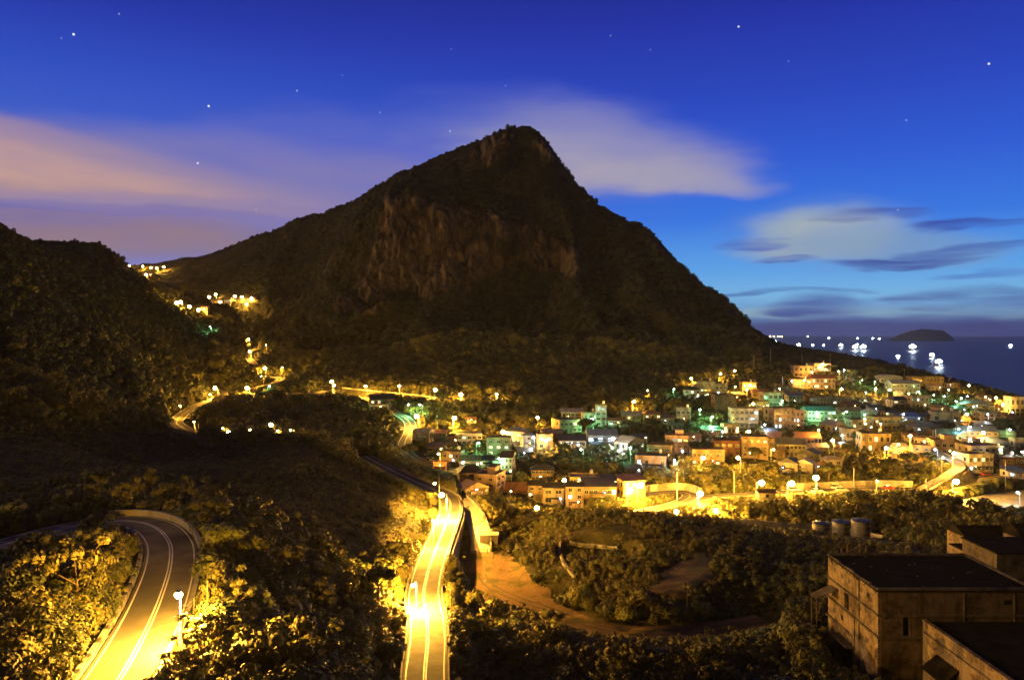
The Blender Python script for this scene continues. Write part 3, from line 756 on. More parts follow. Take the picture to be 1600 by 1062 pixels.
# ------------------------------------------------------------------ plants
def leaf_cloud(n, centre, rad, size, seed, shell=0.55, lump=0.35, aspect=1.7, droop=0.0, nl=9):
    """n leaf faces spread through a lumpy ellipsoid; returns vertices and quads"""
    g = np.random.default_rng(seed)
    d = g.normal(size=(n,3)); d /= np.linalg.norm(d, axis=1)[:,None]
    lc = g.normal(size=(nl,3)); lc /= np.linalg.norm(lc, axis=1)[:,None]
    dots = (d@lc.T).max(1)
    r = (shell+(1-shell)*g.random(n)**0.6)*(1-lump+lump*np.clip((dots-0.45)/0.5, 0, 1)*1.35)
    c = d*r[:,None]
    nrm = d*1.1+g.normal(size=(n,3))*0.42+np.array([0,0,0.35]); nrm /= np.linalg.norm(nrm, axis=1)[:,None]
    t = np.cross(nrm, g.normal(size=(n,3))); t /= np.linalg.norm(t, axis=1)[:,None]
    b = np.cross(nrm, t); t[:,2] -= droop; t /= np.linalg.norm(t, axis=1)[:,None]
    sz = size*(0.6+0.8*g.random(n))[:,None]
    c = c*np.array(rad)+np.array(centre)
    q = np.stack([c-t*sz*aspect*0.5, c+b*sz*0.5, c+t*sz*aspect*0.5, c-b*sz*0.5], 1)
    return q.reshape(-1,3), np.arange(n*4).reshape(n,4)
def blades(n, seed, h, spread, w):
    """arching strap leaves: pampas tufts, palms, bananas"""
    g = np.random.default_rng(seed); V = []; Q = []
    for k in range(n):
        a = g.random()*2*math.pi; l = h*(0.6+0.5*g.random()); out_ = spread*(0.4+0.8*g.random())
        dx, dy = math.cos(a), math.sin(a); b = len(V); st_ = 4
        for j in range(st_+1):
            t = j/st_; rr = out_*t**1.4; zz = l*(t-0.45*t*t*(0.6+0.8*out_/spread*0.6))
            ww = w*(0.5+0.9*math.sin(math.pi*min(1, t*0.9+0.1)))*(1-0.7*t*t)
            V += [(dx*rr-dy*ww, dy*rr+dx*ww, zz), (dx*rr+dy*ww, dy*rr-dx*ww, zz)]
            if j: Q.append((b+2*j-2, b+2*j-1, b+2*j+1, b+2*j))
    return np.array(V), np.array(Q)
protos = bpy.data.collections.new('plant_forms')       # forms for the scatter; not in the scene itself
def proto(name, V, Q, mat):
    o = np_mesh(name, V, Q, mat); COL.objects.unlink(o); protos.objects.link(o); return o
# names sort in this order: the index picks the form
proto('a_round_bush', *leaf_cloud(900, (0,0,0.55), (1,1,0.85), 0.125, 1), M['leaf_a'])
proto('b_tall_bush', *leaf_cloud(900, (0,0,0.8), (0.85,0.9,1.15), 0.13, 2, lump=0.5), M['leaf_a'])
proto('c_broad_bush', *leaf_cloud(560, (0,0,0.6), (1.1,1,0.8), 0.18, 3, lump=0.5, droop=0.2), M['leaf_b'])
proto('d_reed_tuft', *blades(70, 4, 1.7, 0.9, 0.045), M['leaf_c'])
proto('e_dark_bush', *leaf_cloud(800, (0,0,0.7), (1,1,1), 0.125, 5, lump=0.55), M['leaf_d'])
proto('f_slope_shrub', *leaf_cloud(150, (0,0,0.35), (1,1,0.62), 0.34, 6, lump=0.4), M['leaf_m'])
proto('g_far_tree', *leaf_cloud(210, (0,0,0.8), (1,1,0.95), 0.30, 7, lump=0.55), M['leaf_a'])
proto('h_dark_tree', *leaf_cloud(210, (0,0,0.8), (1,1,1.0), 0.30, 8, lump=0.6), M['leaf_d'])

proto('i_fan_palm', *blades(30, 44, 1.5, 1.25, 0.13), M['leaf_b'])
def sapling():
    q = MB(); q.tube((0,0,-0.3),(0.08,0.03,1.1),0.07,0.045,5); tips = []
    for k in range(6):
        a = k*1.05+0.3; r = 0.45+0.25*(k%3); z = 1.35+0.32*(k%2)+0.12*k; q.tube((0.07,0.03,0.75+0.08*k),(r*math.cos(a),r*math.sin(a),z),0.03,0.012,4); tips.append((r*math.cos(a),r*math.sin(a),z))
    f = [x for x in q.f if len(x) == 4]; Vv = [np.array(q.v)]; Qq = [np.array(f)]; b = len(q.v); nt_ = len(f)
    for k, c in enumerate(tips):
        v_, q_ = leaf_cloud(105, c, (0.36,0.36,0.24), 0.11, 90+k, shell=0.4, lump=0.5, nl=5); Vv.append(v_); Qq.append(q_+b); b += len(v_)
    o = proto('j_sapling', np.concatenate(Vv), np.concatenate(Qq), [M['leaf_a'], M['bark']])
    mi = np.zeros(sum(map(len, Qq)), np.int32); mi[:nt_] = 1; o.data.polygons.foreach_set('material_index', mi); o.data.update()
sapling()
road_pts = np.concatenate([np.array([(p.x,p.y,wd/2) for p in road_lines[nm][::2]]) for nm,pts,wd,kd in ROADS])
def clear_of_roads(x, y, r):
    ok = np.ones(len(x), bool)
    for i in range(0, len(x), 4000):
        dx_ = x[i:i+4000,None]-road_pts[None,:,0]; dy_ = y[i:i+4000,None]-road_pts[None,:,1]
        ok[i:i+4000] = (np.sqrt(dx_*dx_+dy_*dy_)-road_pts[None,:,2]-r[i:i+4000,None]).min(1) > 0
    return ok
FOOT = [(56,84,122.5,145,1.0),(62.5,95,92,123,1.0),(89,120,148,163,1.0)]     # footprints kept clear (x0,x1,y0,y1,margin)
def clear_of_feet(x, y, r):
    ok = np.ones(len(x), bool)
    for x0,x1,y0,y1,m in FOOT:
        ok &= ~((x > x0-m-r*0.6) & (x < x1+m+r*0.6) & (y > y0-m-r*0.6) & (y < y1+m+r*0.6))
    return ok
def seen(x, y, z, r):
    """roughly: is the plant in or near the view (a step to the side included)"""
    return np.abs(x/y) < 0.86
def scatter(name, n, y0, y1, chooser, kind_label=None, power=1.0, umax=0.8):
    """chooser(px, py, x, y, z, rnd) -> keep mask, size, form index"""
    g = np.random.default_rng(abs(hash(name)) % 1000 if False else sum(map(ord, name)))
    Y = np.sqrt(g.random(n)*(y1*y1-y0*y0)+y0*y0); u = (g.random(n)*2-1)*umax; X = u*Y
    Z = grounds(X, Y); px = u*F+800; py = HR-F*Z/Y
    keep, size, form = chooser(px, py, X, Y, Z, g)
    keep &= (Z > SEA+1.0)
    X, Y, Z, size, form = X[keep], Y[keep], Z[keep], size[keep], form[keep]
    k = clear_of_roads(X, Y, size*0.75+0.3) & clear_of_feet(X, Y, size)
    k &= ~inpoly(X, Y, [(p.x,p.y) for p in PLP])
    X, Y, Z, size, form = X[k], Y[k], Z[k], size[k], form[k]
    size, k = prune(X, Y, Z, size, form)
    X, Y, Z, size, form = X[k], Y[k], Z[k], size[k], form[k]
    me = bpy.data.meshes.new(name); m = len(X)
    me.vertices.add(m); me.vertices.foreach_set('co', np.stack([X,Y,Z-0.12*size],1).astype(np.float32).ravel())
    for nm, ty, arr in (('size','FLOAT',size),('form','INT',form),('turn','FLOAT',g.random(m)*6.283),('tall','FLOAT',0.8+0.45*g.random(m))):
        a = me.attributes.new(nm, ty, 'POINT'); a.data.foreach_set('value', arr.astype(np.int32 if ty == 'INT' else np.float32))
    o = link(name, me, None); md = o.modifiers.new('scatter', 'NODES'); md.node_group = SCATTER
    tag(o, kind='stuff'); print(name, m); return o
CLEAR = []      # things that were kept clear of growth in front of them: (x, y, z, half width)
FORM_H = np.array([1.5, 2.1, 1.5, 1.5, 1.8, 1.05, 1.85, 1.95, 1.3, 2.4])
def prune(X, Y, Z, size, form):
    """people keep roads, lamps and house fronts clear: growth that would hide them is cut low or left out"""
    C = np.array(CLEAR); cpx = C[:,0]/C[:,1]; cw = C[:,2]/C[:,1]; chw = C[:,3]/C[:,1]
    u = X/Y; lim = np.full(len(X), 9.0)
    for i in range(len(C)):
        j = np.where((np.abs(u-cpx[i]) < chw[i]+size/Y) & (Y < C[i,1]-0.5) & (Y > C[i,1]*0.45) & (Z/Y < cw[i]+0.002))[0]
        # height the plant may have before it reaches the line of sight
        room = cw[i]*Y[j]-Z[j]
        lim[j] = np.minimum(lim[j], room/(FORM_H[form[j]]*1.05))
    keep = (lim > 0.28) | (size < lim)
    return np.minimum(size, np.maximum(lim, 0.28)), keep
def keep_clear(p, hw): CLEAR.append((p[0], p[1], p[2], hw))
for nm, pts, wd, kd in ROADS:
    if nm == 'yard': continue
    Ln = road_lines[nm]
    for k in range(0, len(Ln), 2):
        if nm == 'loop' and 800+F*Ln[k].x/Ln[k].y < 1008: continue
        if nm == 'lower' and 800+F*Ln[k].x/Ln[k].y < 1155: continue
        if nm == 'middle' and 460 > 800+F*Ln[k].x/Ln[k].y: continue
        keep_clear((Ln[k].x, Ln[k].y-wd*0.3, Ln[k].z+0.1), wd*0.3)
for k in range(12): q_ = atz(1505+k*10, 790, -62); keep_clear((q_.x, q_.y, q_.z), 1.2)
def make_group():
    ng = bpy.data.node_groups.new('scatter', 'GeometryNodeTree')
    ng.interface.new_socket('Geometry', in_out='INPUT', socket_type='NodeSocketGeometry')
    ng.interface.new_socket('Geometry', in_out='OUTPUT', socket_type='NodeSocketGeometry')
    N = ng.nodes.new; L2 = ng.links.new
    gi = N('NodeGroupInput'); go = N('NodeGroupOutput'); ip = N('GeometryNodeInstanceOnPoints'); ci = N('GeometryNodeCollectionInfo')
    ci.inputs['Collection'].default_value = protos; ci.inputs['Separate Children'].default_value = True; ci.inputs['Reset Children'].default_value = True
    mp = N('GeometryNodeMeshToPoints'); L2(gi.outputs[0], mp.inputs['Mesh'])
    L2(mp.outputs[0], ip.inputs['Points']); L2(ci.outputs[0], ip.inputs['Instance']); ip.inputs['Pick Instance'].default_value = True
    def attr(n, ty): a = N('GeometryNodeInputNamedAttribute'); a.data_type = ty; a.inputs['Name'].default_value = n; return [o for o in a.outputs if o.enabled and o.name == 'Attribute'][0]
    L2(attr('form','INT'), ip.inputs['Instance Index'])
    cr = N('ShaderNodeCombineXYZ'); L2(attr('turn','FLOAT'), cr.inputs[2]); L2(cr.outputs[0], ip.inputs['Rotation'])
    cs_ = N('ShaderNodeCombineXYZ'); s_ = attr('size','FLOAT'); L2(s_, cs_.inputs[0]); L2(s_, cs_.inputs[1])
    mu = N('ShaderNodeMath'); mu.operation = 'MULTIPLY'; L2(s_, mu.inputs[0]); L2(attr('tall','FLOAT'), mu.inputs[1]); L2(mu.outputs[0], cs_.inputs[2])
    L2(cs_.outputs[0], ip.inputs['Scale']); L2(ip.outputs[0], go.inputs[0])
    return ng
SCATTER = make_group()
BARE = [[(722,856),(800,864),(872,942),(985,975),(985,992),(900,990),(820,966),(742,940),(722,905)], [(850,858),(990,812),(1000,832),(960,856),(905,850)], [(885,830),(985,815),(985,855),(900,850)], [(1040,880),(1110,860),(1120,905),(1060,945),(1010,930)], [(735,850),(800,868),(880,945),(1010,975),(1200,962),(1200,985),(960,1000),(850,965),(735,920)]]
def near_choice(px, py, x, y, z, g):
    n = len(px); patch = fbm(x/16, y/16, 3)+0.5; patch2 = fbm(x/9+40, y/9, 3)+0.5
    size = 0.45+1.0*g.random(n)**2.0+1.25*(patch > 0.55)*g.random(n)**1.5
    form = np.where(patch2 < 0.42, 2, np.where(g.random(n) < 0.5, 0, 1)); form = np.where((patch2 > 0.60) & (g.random(n) < 0.55), 4, form)
    form = np.where(g.random(n) < 0.13, 3, form); rs_ = g.random(n); form = np.where(rs_ < 0.05, 8, form); form = np.where(rs_ > 0.93, 9, form); size = np.where(rs_ > 0.93, size*1.25+0.3, size)
    keep = (y < mtf(px)) 
    wpx = px+fbm(x/4, y/4, 3)*34; wpy = py+fbm(x/4+30, y/4, 3)*26
    for pl in BARE: keep &= ~(inpoly(wpx, wpy, pl) & (g.random(n) < 0.82)); size = np.where(inpoly(wpx, wpy, pl), size*0.22, size)
    terr = inpoly(px, py, [(-200,640),(220,660),(360,690),(480,690),(680,790),(640,870),(560,885),(430,835),(320,788),(-200,790)])
    size = np.where(terr, size*0.36, size); form = np.where(terr & (g.random(n) < 0.6), 3, form)
    mound = inpoly(px, py, [(770,795),(1000,800),(1420,838),(1300,960),(1000,960),(860,930)])
    size = np.where(mound, size*0.52, size); form = np.where(mound & (form == 4), 0, form); form = np.where(mound & (g.random(n) < 0.22), 3, form)
    pitm = inpoly(px, py, [(890,832),(975,818),(978,852),(905,848)]); keep &= ~pitm
    # nothing grows up through the view just below the camera
    keep &= (y > 80) | (z+size*2.2 < -0.30*y)
    return keep, size, form
def mtf(px): return np.interp(px, [250,330,400,460,540,700,900,1000,1080,1200,1300,1500,1900],[1180,1060,760,590,560,535,530,560,610,690,700,660,640])
VILLAGE = [(640,650),(760,640),(860,640),(960,620),(1060,600),(1180,580),(1270,562),(1420,590),(1620,630),(1640,760),(1480,765),(1240,765),(1010,790),(940,795),(810,790),(700,745),(640,705)]
def mid_choice(px, py, x, y, z, g):
    n = len(px); patch = fbm(x/40, y/40, 3)+0.5
    size = 1.5+2.1*g.random(n)**1.5
    form = np.where(patch > 0.52, 7, 6); form = np.where(g.random(n) < 0.25, 6, form); form = np.where((px < 330) & (g.random(n) < 0.92), np.where(g.random(n) < 0.6, 5, 7), form)
    vil = inpoly(px, py, VILLAGE)
    size = np.where((px > 1150) & (y > 560), size*0.55, size); size = np.where((px < 330) & (y > 470), size*0.5, size)
    keep = (~vil) | (g.random(n) < 0.55); size = np.where(vil, size*0.62, size)
    terr = inpoly(px, py, [(-200,560),(120,610),(220,660),(360,690),(480,690),(680,790),(640,850),(330,790),(-200,790)])
    keep &= ~(terr & (g.random(n) < 0.6)); size = np.where(terr, size*0.28, size)
    keep &= ~((y < 300) & (px > 690) & (py > 770)) | (g.random(n) < 0.25)
    return keep, size, form
def far_choice(px, py, x, y, z, g):
    n = len(px); patch = fbm(x/60, y/60, 4)+0.5
    size = (1.2+1.7*g.random(n)**1.8)*(0.75+y/2600)
    form = np.where(patch > 0.56, 7, 5)
    rock = grounds_of(ROCK, x, y)
    size = np.where(px < 330, size*0.7, size)
    keep = (g.random(n) > rock*1.1) & ((y < 1250) | (px+(g.random(n)-0.5)*160 < 520)) & (g.random(n) < np.where(patch > 0.45, 1.0, 0.55))
    edge = px+(g.random(n)-0.5)*190
    size = np.where((px > 1170) | ((edge < 440) & (y > 1000)), size*0.5, size)
    keep &= y < np.interp(px, _rp, _ry)*1.04
    return keep, size, form
def grounds_of(A, x, y):
    return bil(A, (np.log(np.maximum(y,25))-S0)/(S1-S0)*(NS-1), (x/y-U0)/(U1-U0)*(NU-1))

def make_tree(kind):
    """a tapered, forked trunk and a lumpy crown of leaf faces, about 6 m tall"""
    g = random.Random(kind*13+5)
    t = MB(); tips = []
    h = 2.3+0.5*g.random()
    t.tube((0,0,-0.8), (0.1,0.05,h*0.55), 0.22, 0.16); t.tube((0.1,0.05,h*0.55), (0.15,-0.05,h), 0.16, 0.12)
    for k in range(5):
        a = k*1.257+g.random(); r = 1.1+0.6*g.random(); z = h+0.9+g.random()
        t.tube((0.15,-0.05,h-0.2*(k%2)), (r*math.cos(a), r*math.sin(a), z), 0.1, 0.035, 6); tips.append((r*math.cos(a)*1.15, r*math.sin(a)*1.15, z+0.2))
    tips.append((0.1,0,h+2.0))
    Vs, Qs = [], []; b = 0
    for k, c in enumerate(tips):
        rr = 0.95+0.5*g.random()
        V_, Q_ = leaf_cloud(260 if kind != 2 else 170, c, (rr,rr,rr*0.78), 0.26 if kind != 2 else 0.4, kind*50+k, shell=0.5, lump=0.45, nl=7)
        Vs.append(V_); Qs.append(Q_+b); b += len(V_)
    V_ = np.concatenate(Vs); Q_ = np.concatenate(Qs)
    return t, V_, Q_
TREE = []
for k, lm in ((0,'leaf_a'),(1,'leaf_d'),(2,'leaf_b')):
    t, V_, Q_ = make_tree(k)
    r_ = thing('leafy_tree', None, None)
    t.build('trunk', M['bark'], r_); np_mesh('crown', V_, Q_, M[lm], parent=r_)
    TREE.append(r_)
bn = thing('banana_plant', None, None)
mb = MB(); mb.tube((0,0,-0.5),(0.05,0,1.6),0.16,0.1); mb.build('stem', M['bark'], bn)
V_, Q_ = blades(15, 40, 2.6, 1.7, 0.22); V_ = V_+np.array([0,0,1.3]); np_mesh('leaves', V_, Q_, M['leaf_b'], parent=bn)
TREE.append(bn); TREE_USED = [False]*4
def plant(px, py, guess, kind, size, label, group=None, turn=None):
    p = on_ground(px, py, guess)
    return plant_at(p, kind, size, label, group, turn)
def plant_at(p, kind, size, label, group=None, turn=None):
    o = TREE[kind] if not TREE_USED[kind] else copy_tree(TREE[kind]); TREE_USED[kind] = True
    o.location = p; s = size/5.2; o.scale = (s*(0.9+0.25*rnd.random()), s*(0.9+0.25*rnd.random()), s); o.rotation_euler = (0,0,rnd.random()*6.28 if turn is None else turn)
    return tag(o, label, 'banana plant' if kind == 3 else 'tree', group)
# ------------------------------------------------------------------ street lamps
SOD, MER, WHI = (1.0,0.46,0.045), (0.30,1.0,0.42), (0.72,0.92,1.0)
LAMPCOL = {'S':SOD,'G':MER,'W':WHI}
LENS = {'S':emit('sodium_lamp', (1.0,0.66,0.22), 60), 'G':emit('mercury_lamp', (0.55,1.0,0.70), 40), 'W':emit('white_lamp', (0.82,0.95,1.0), 45)}
M['lamp_grey'] = noisy('lamp_post_grey', (0.22,0.22,0.21), (0.34,0.33,0.31), 3, 0.6)
POWER = 9.0
LD = {}
def light_data(kind, p):
    k = (kind, p)
    if k not in LD:
        d = bpy.data.lights.new('lamp_light', 'POINT'); d.energy = p*POWER*(0.62 if kind != 'S' else 1.0); d.color = LAMPCOL[kind]; d.shadow_soft_size = 0.22; LD[k] = d
    return LD[k]
PROTO = {}
def lamp_mesh(kind, h, big):
    h = round(h*2)/2
    k = (kind, h, big)
    if k not in PROTO:
        pole = MB().tube((0,0,-1.5),(0,0,h+0.25),0.10,0.07).tube((0,0,-0.2),(0,0,0.5),0.17,0.15)
        arm = MB().path([(0,0,h-0.2),(0,-0.45,h+0.3),(0,-1.35,h+0.42)],0.05)
        head = MB().box(-0.22,0.22,-2.05,-1.25,h+0.38,h+0.56)
        r = (0.38,0.72,1.05,1.5)[big]
        lens = MB(); lens.smooth = True; lens.ball((0,-1.65,h+0.05),r,r,r*0.85,12,8)
        out_ = []
        for nm, mb_, m in (('pole',pole,M['lamp_grey']),('arm',arm,M['lamp_grey']),('housing',head,M['lamp_grey']),('lamp',lens,LENS[kind])):
            me = bpy.data.meshes.new(nm); me.from_pydata(mb_.v,[],mb_.f); me.materials.append(m)
            if nm == 'lamp': me.shade_smooth()
            out_.append((nm, me))
        PROTO[k] = (h, out_, r)
    return PROTO[k]
def lamp(px, py, guess, kind, p, label, big=None, hgt=7.0, turn=None, group='street lamps in the valley'):
    """a lamp whose light stands at (px, py); its pole reaches down to the ground at the best distance near the guess"""
    Ys = np.exp(np.linspace(math.log(guess*0.82), math.log(guess*1.22), 160))
    zg = grounds((px-800)/F*Ys, Ys); zh = (HR-py)/F*Ys
    Hh = zh-zg; cost = np.abs(np.clip(Hh,0,99)-hgt)+12*np.abs(np.log(Ys/guess))+np.where(Hh < 2.5, 30, 0)
    k = int(np.argmin(cost)); Y = Ys[k]; H_ = float(max(Hh[k], 1.5))
    X = (px-800)/F*Y
    if turn is None: turn = rnd.uniform(-1.0, 1.0)
    if big is None: big = 0 if p < 2500 or Y < 180 else (1 if p < 5600 else 2)
    if guess > 800: big = 3
    if guess < 275: big = min(big, 1 if guess > 225 else 0)
    h, parts_, r = lamp_mesh(kind, min(H_, 13), big)
    off = Vector((1.65*math.sin(turn)*-1, 1.65*math.cos(turn), 0))
    base = Vector((X, Y, zh[k]-h-0.05))+off
    CLEAR.append((X, Y, zh[k]-1.0, 0.8))
    o = thing('street_lamp', label, 'street lamp', base, turn, group)
    for nm, me in parts_: link(nm, me, None, o)
    if 160 < guess < 275 and px < 720:
        sd = bpy.data.lights.new('lamp_light', 'SPOT'); sd.energy = p*POWER*1.25; sd.color = LAMPCOL[kind]; sd.shadow_soft_size = 0.22; sd.spot_size = R(176); sd.spot_blend = 0.12
        l = bpy.data.objects.new('lamp_light', sd)
    else: l = bpy.data.objects.new('lamp_light', light_data(kind, p))
    l = l; COL.objects.link(l); l.parent = o; l.location = (0,-1.65,h+0.05-r*0.85-0.45)
    return o
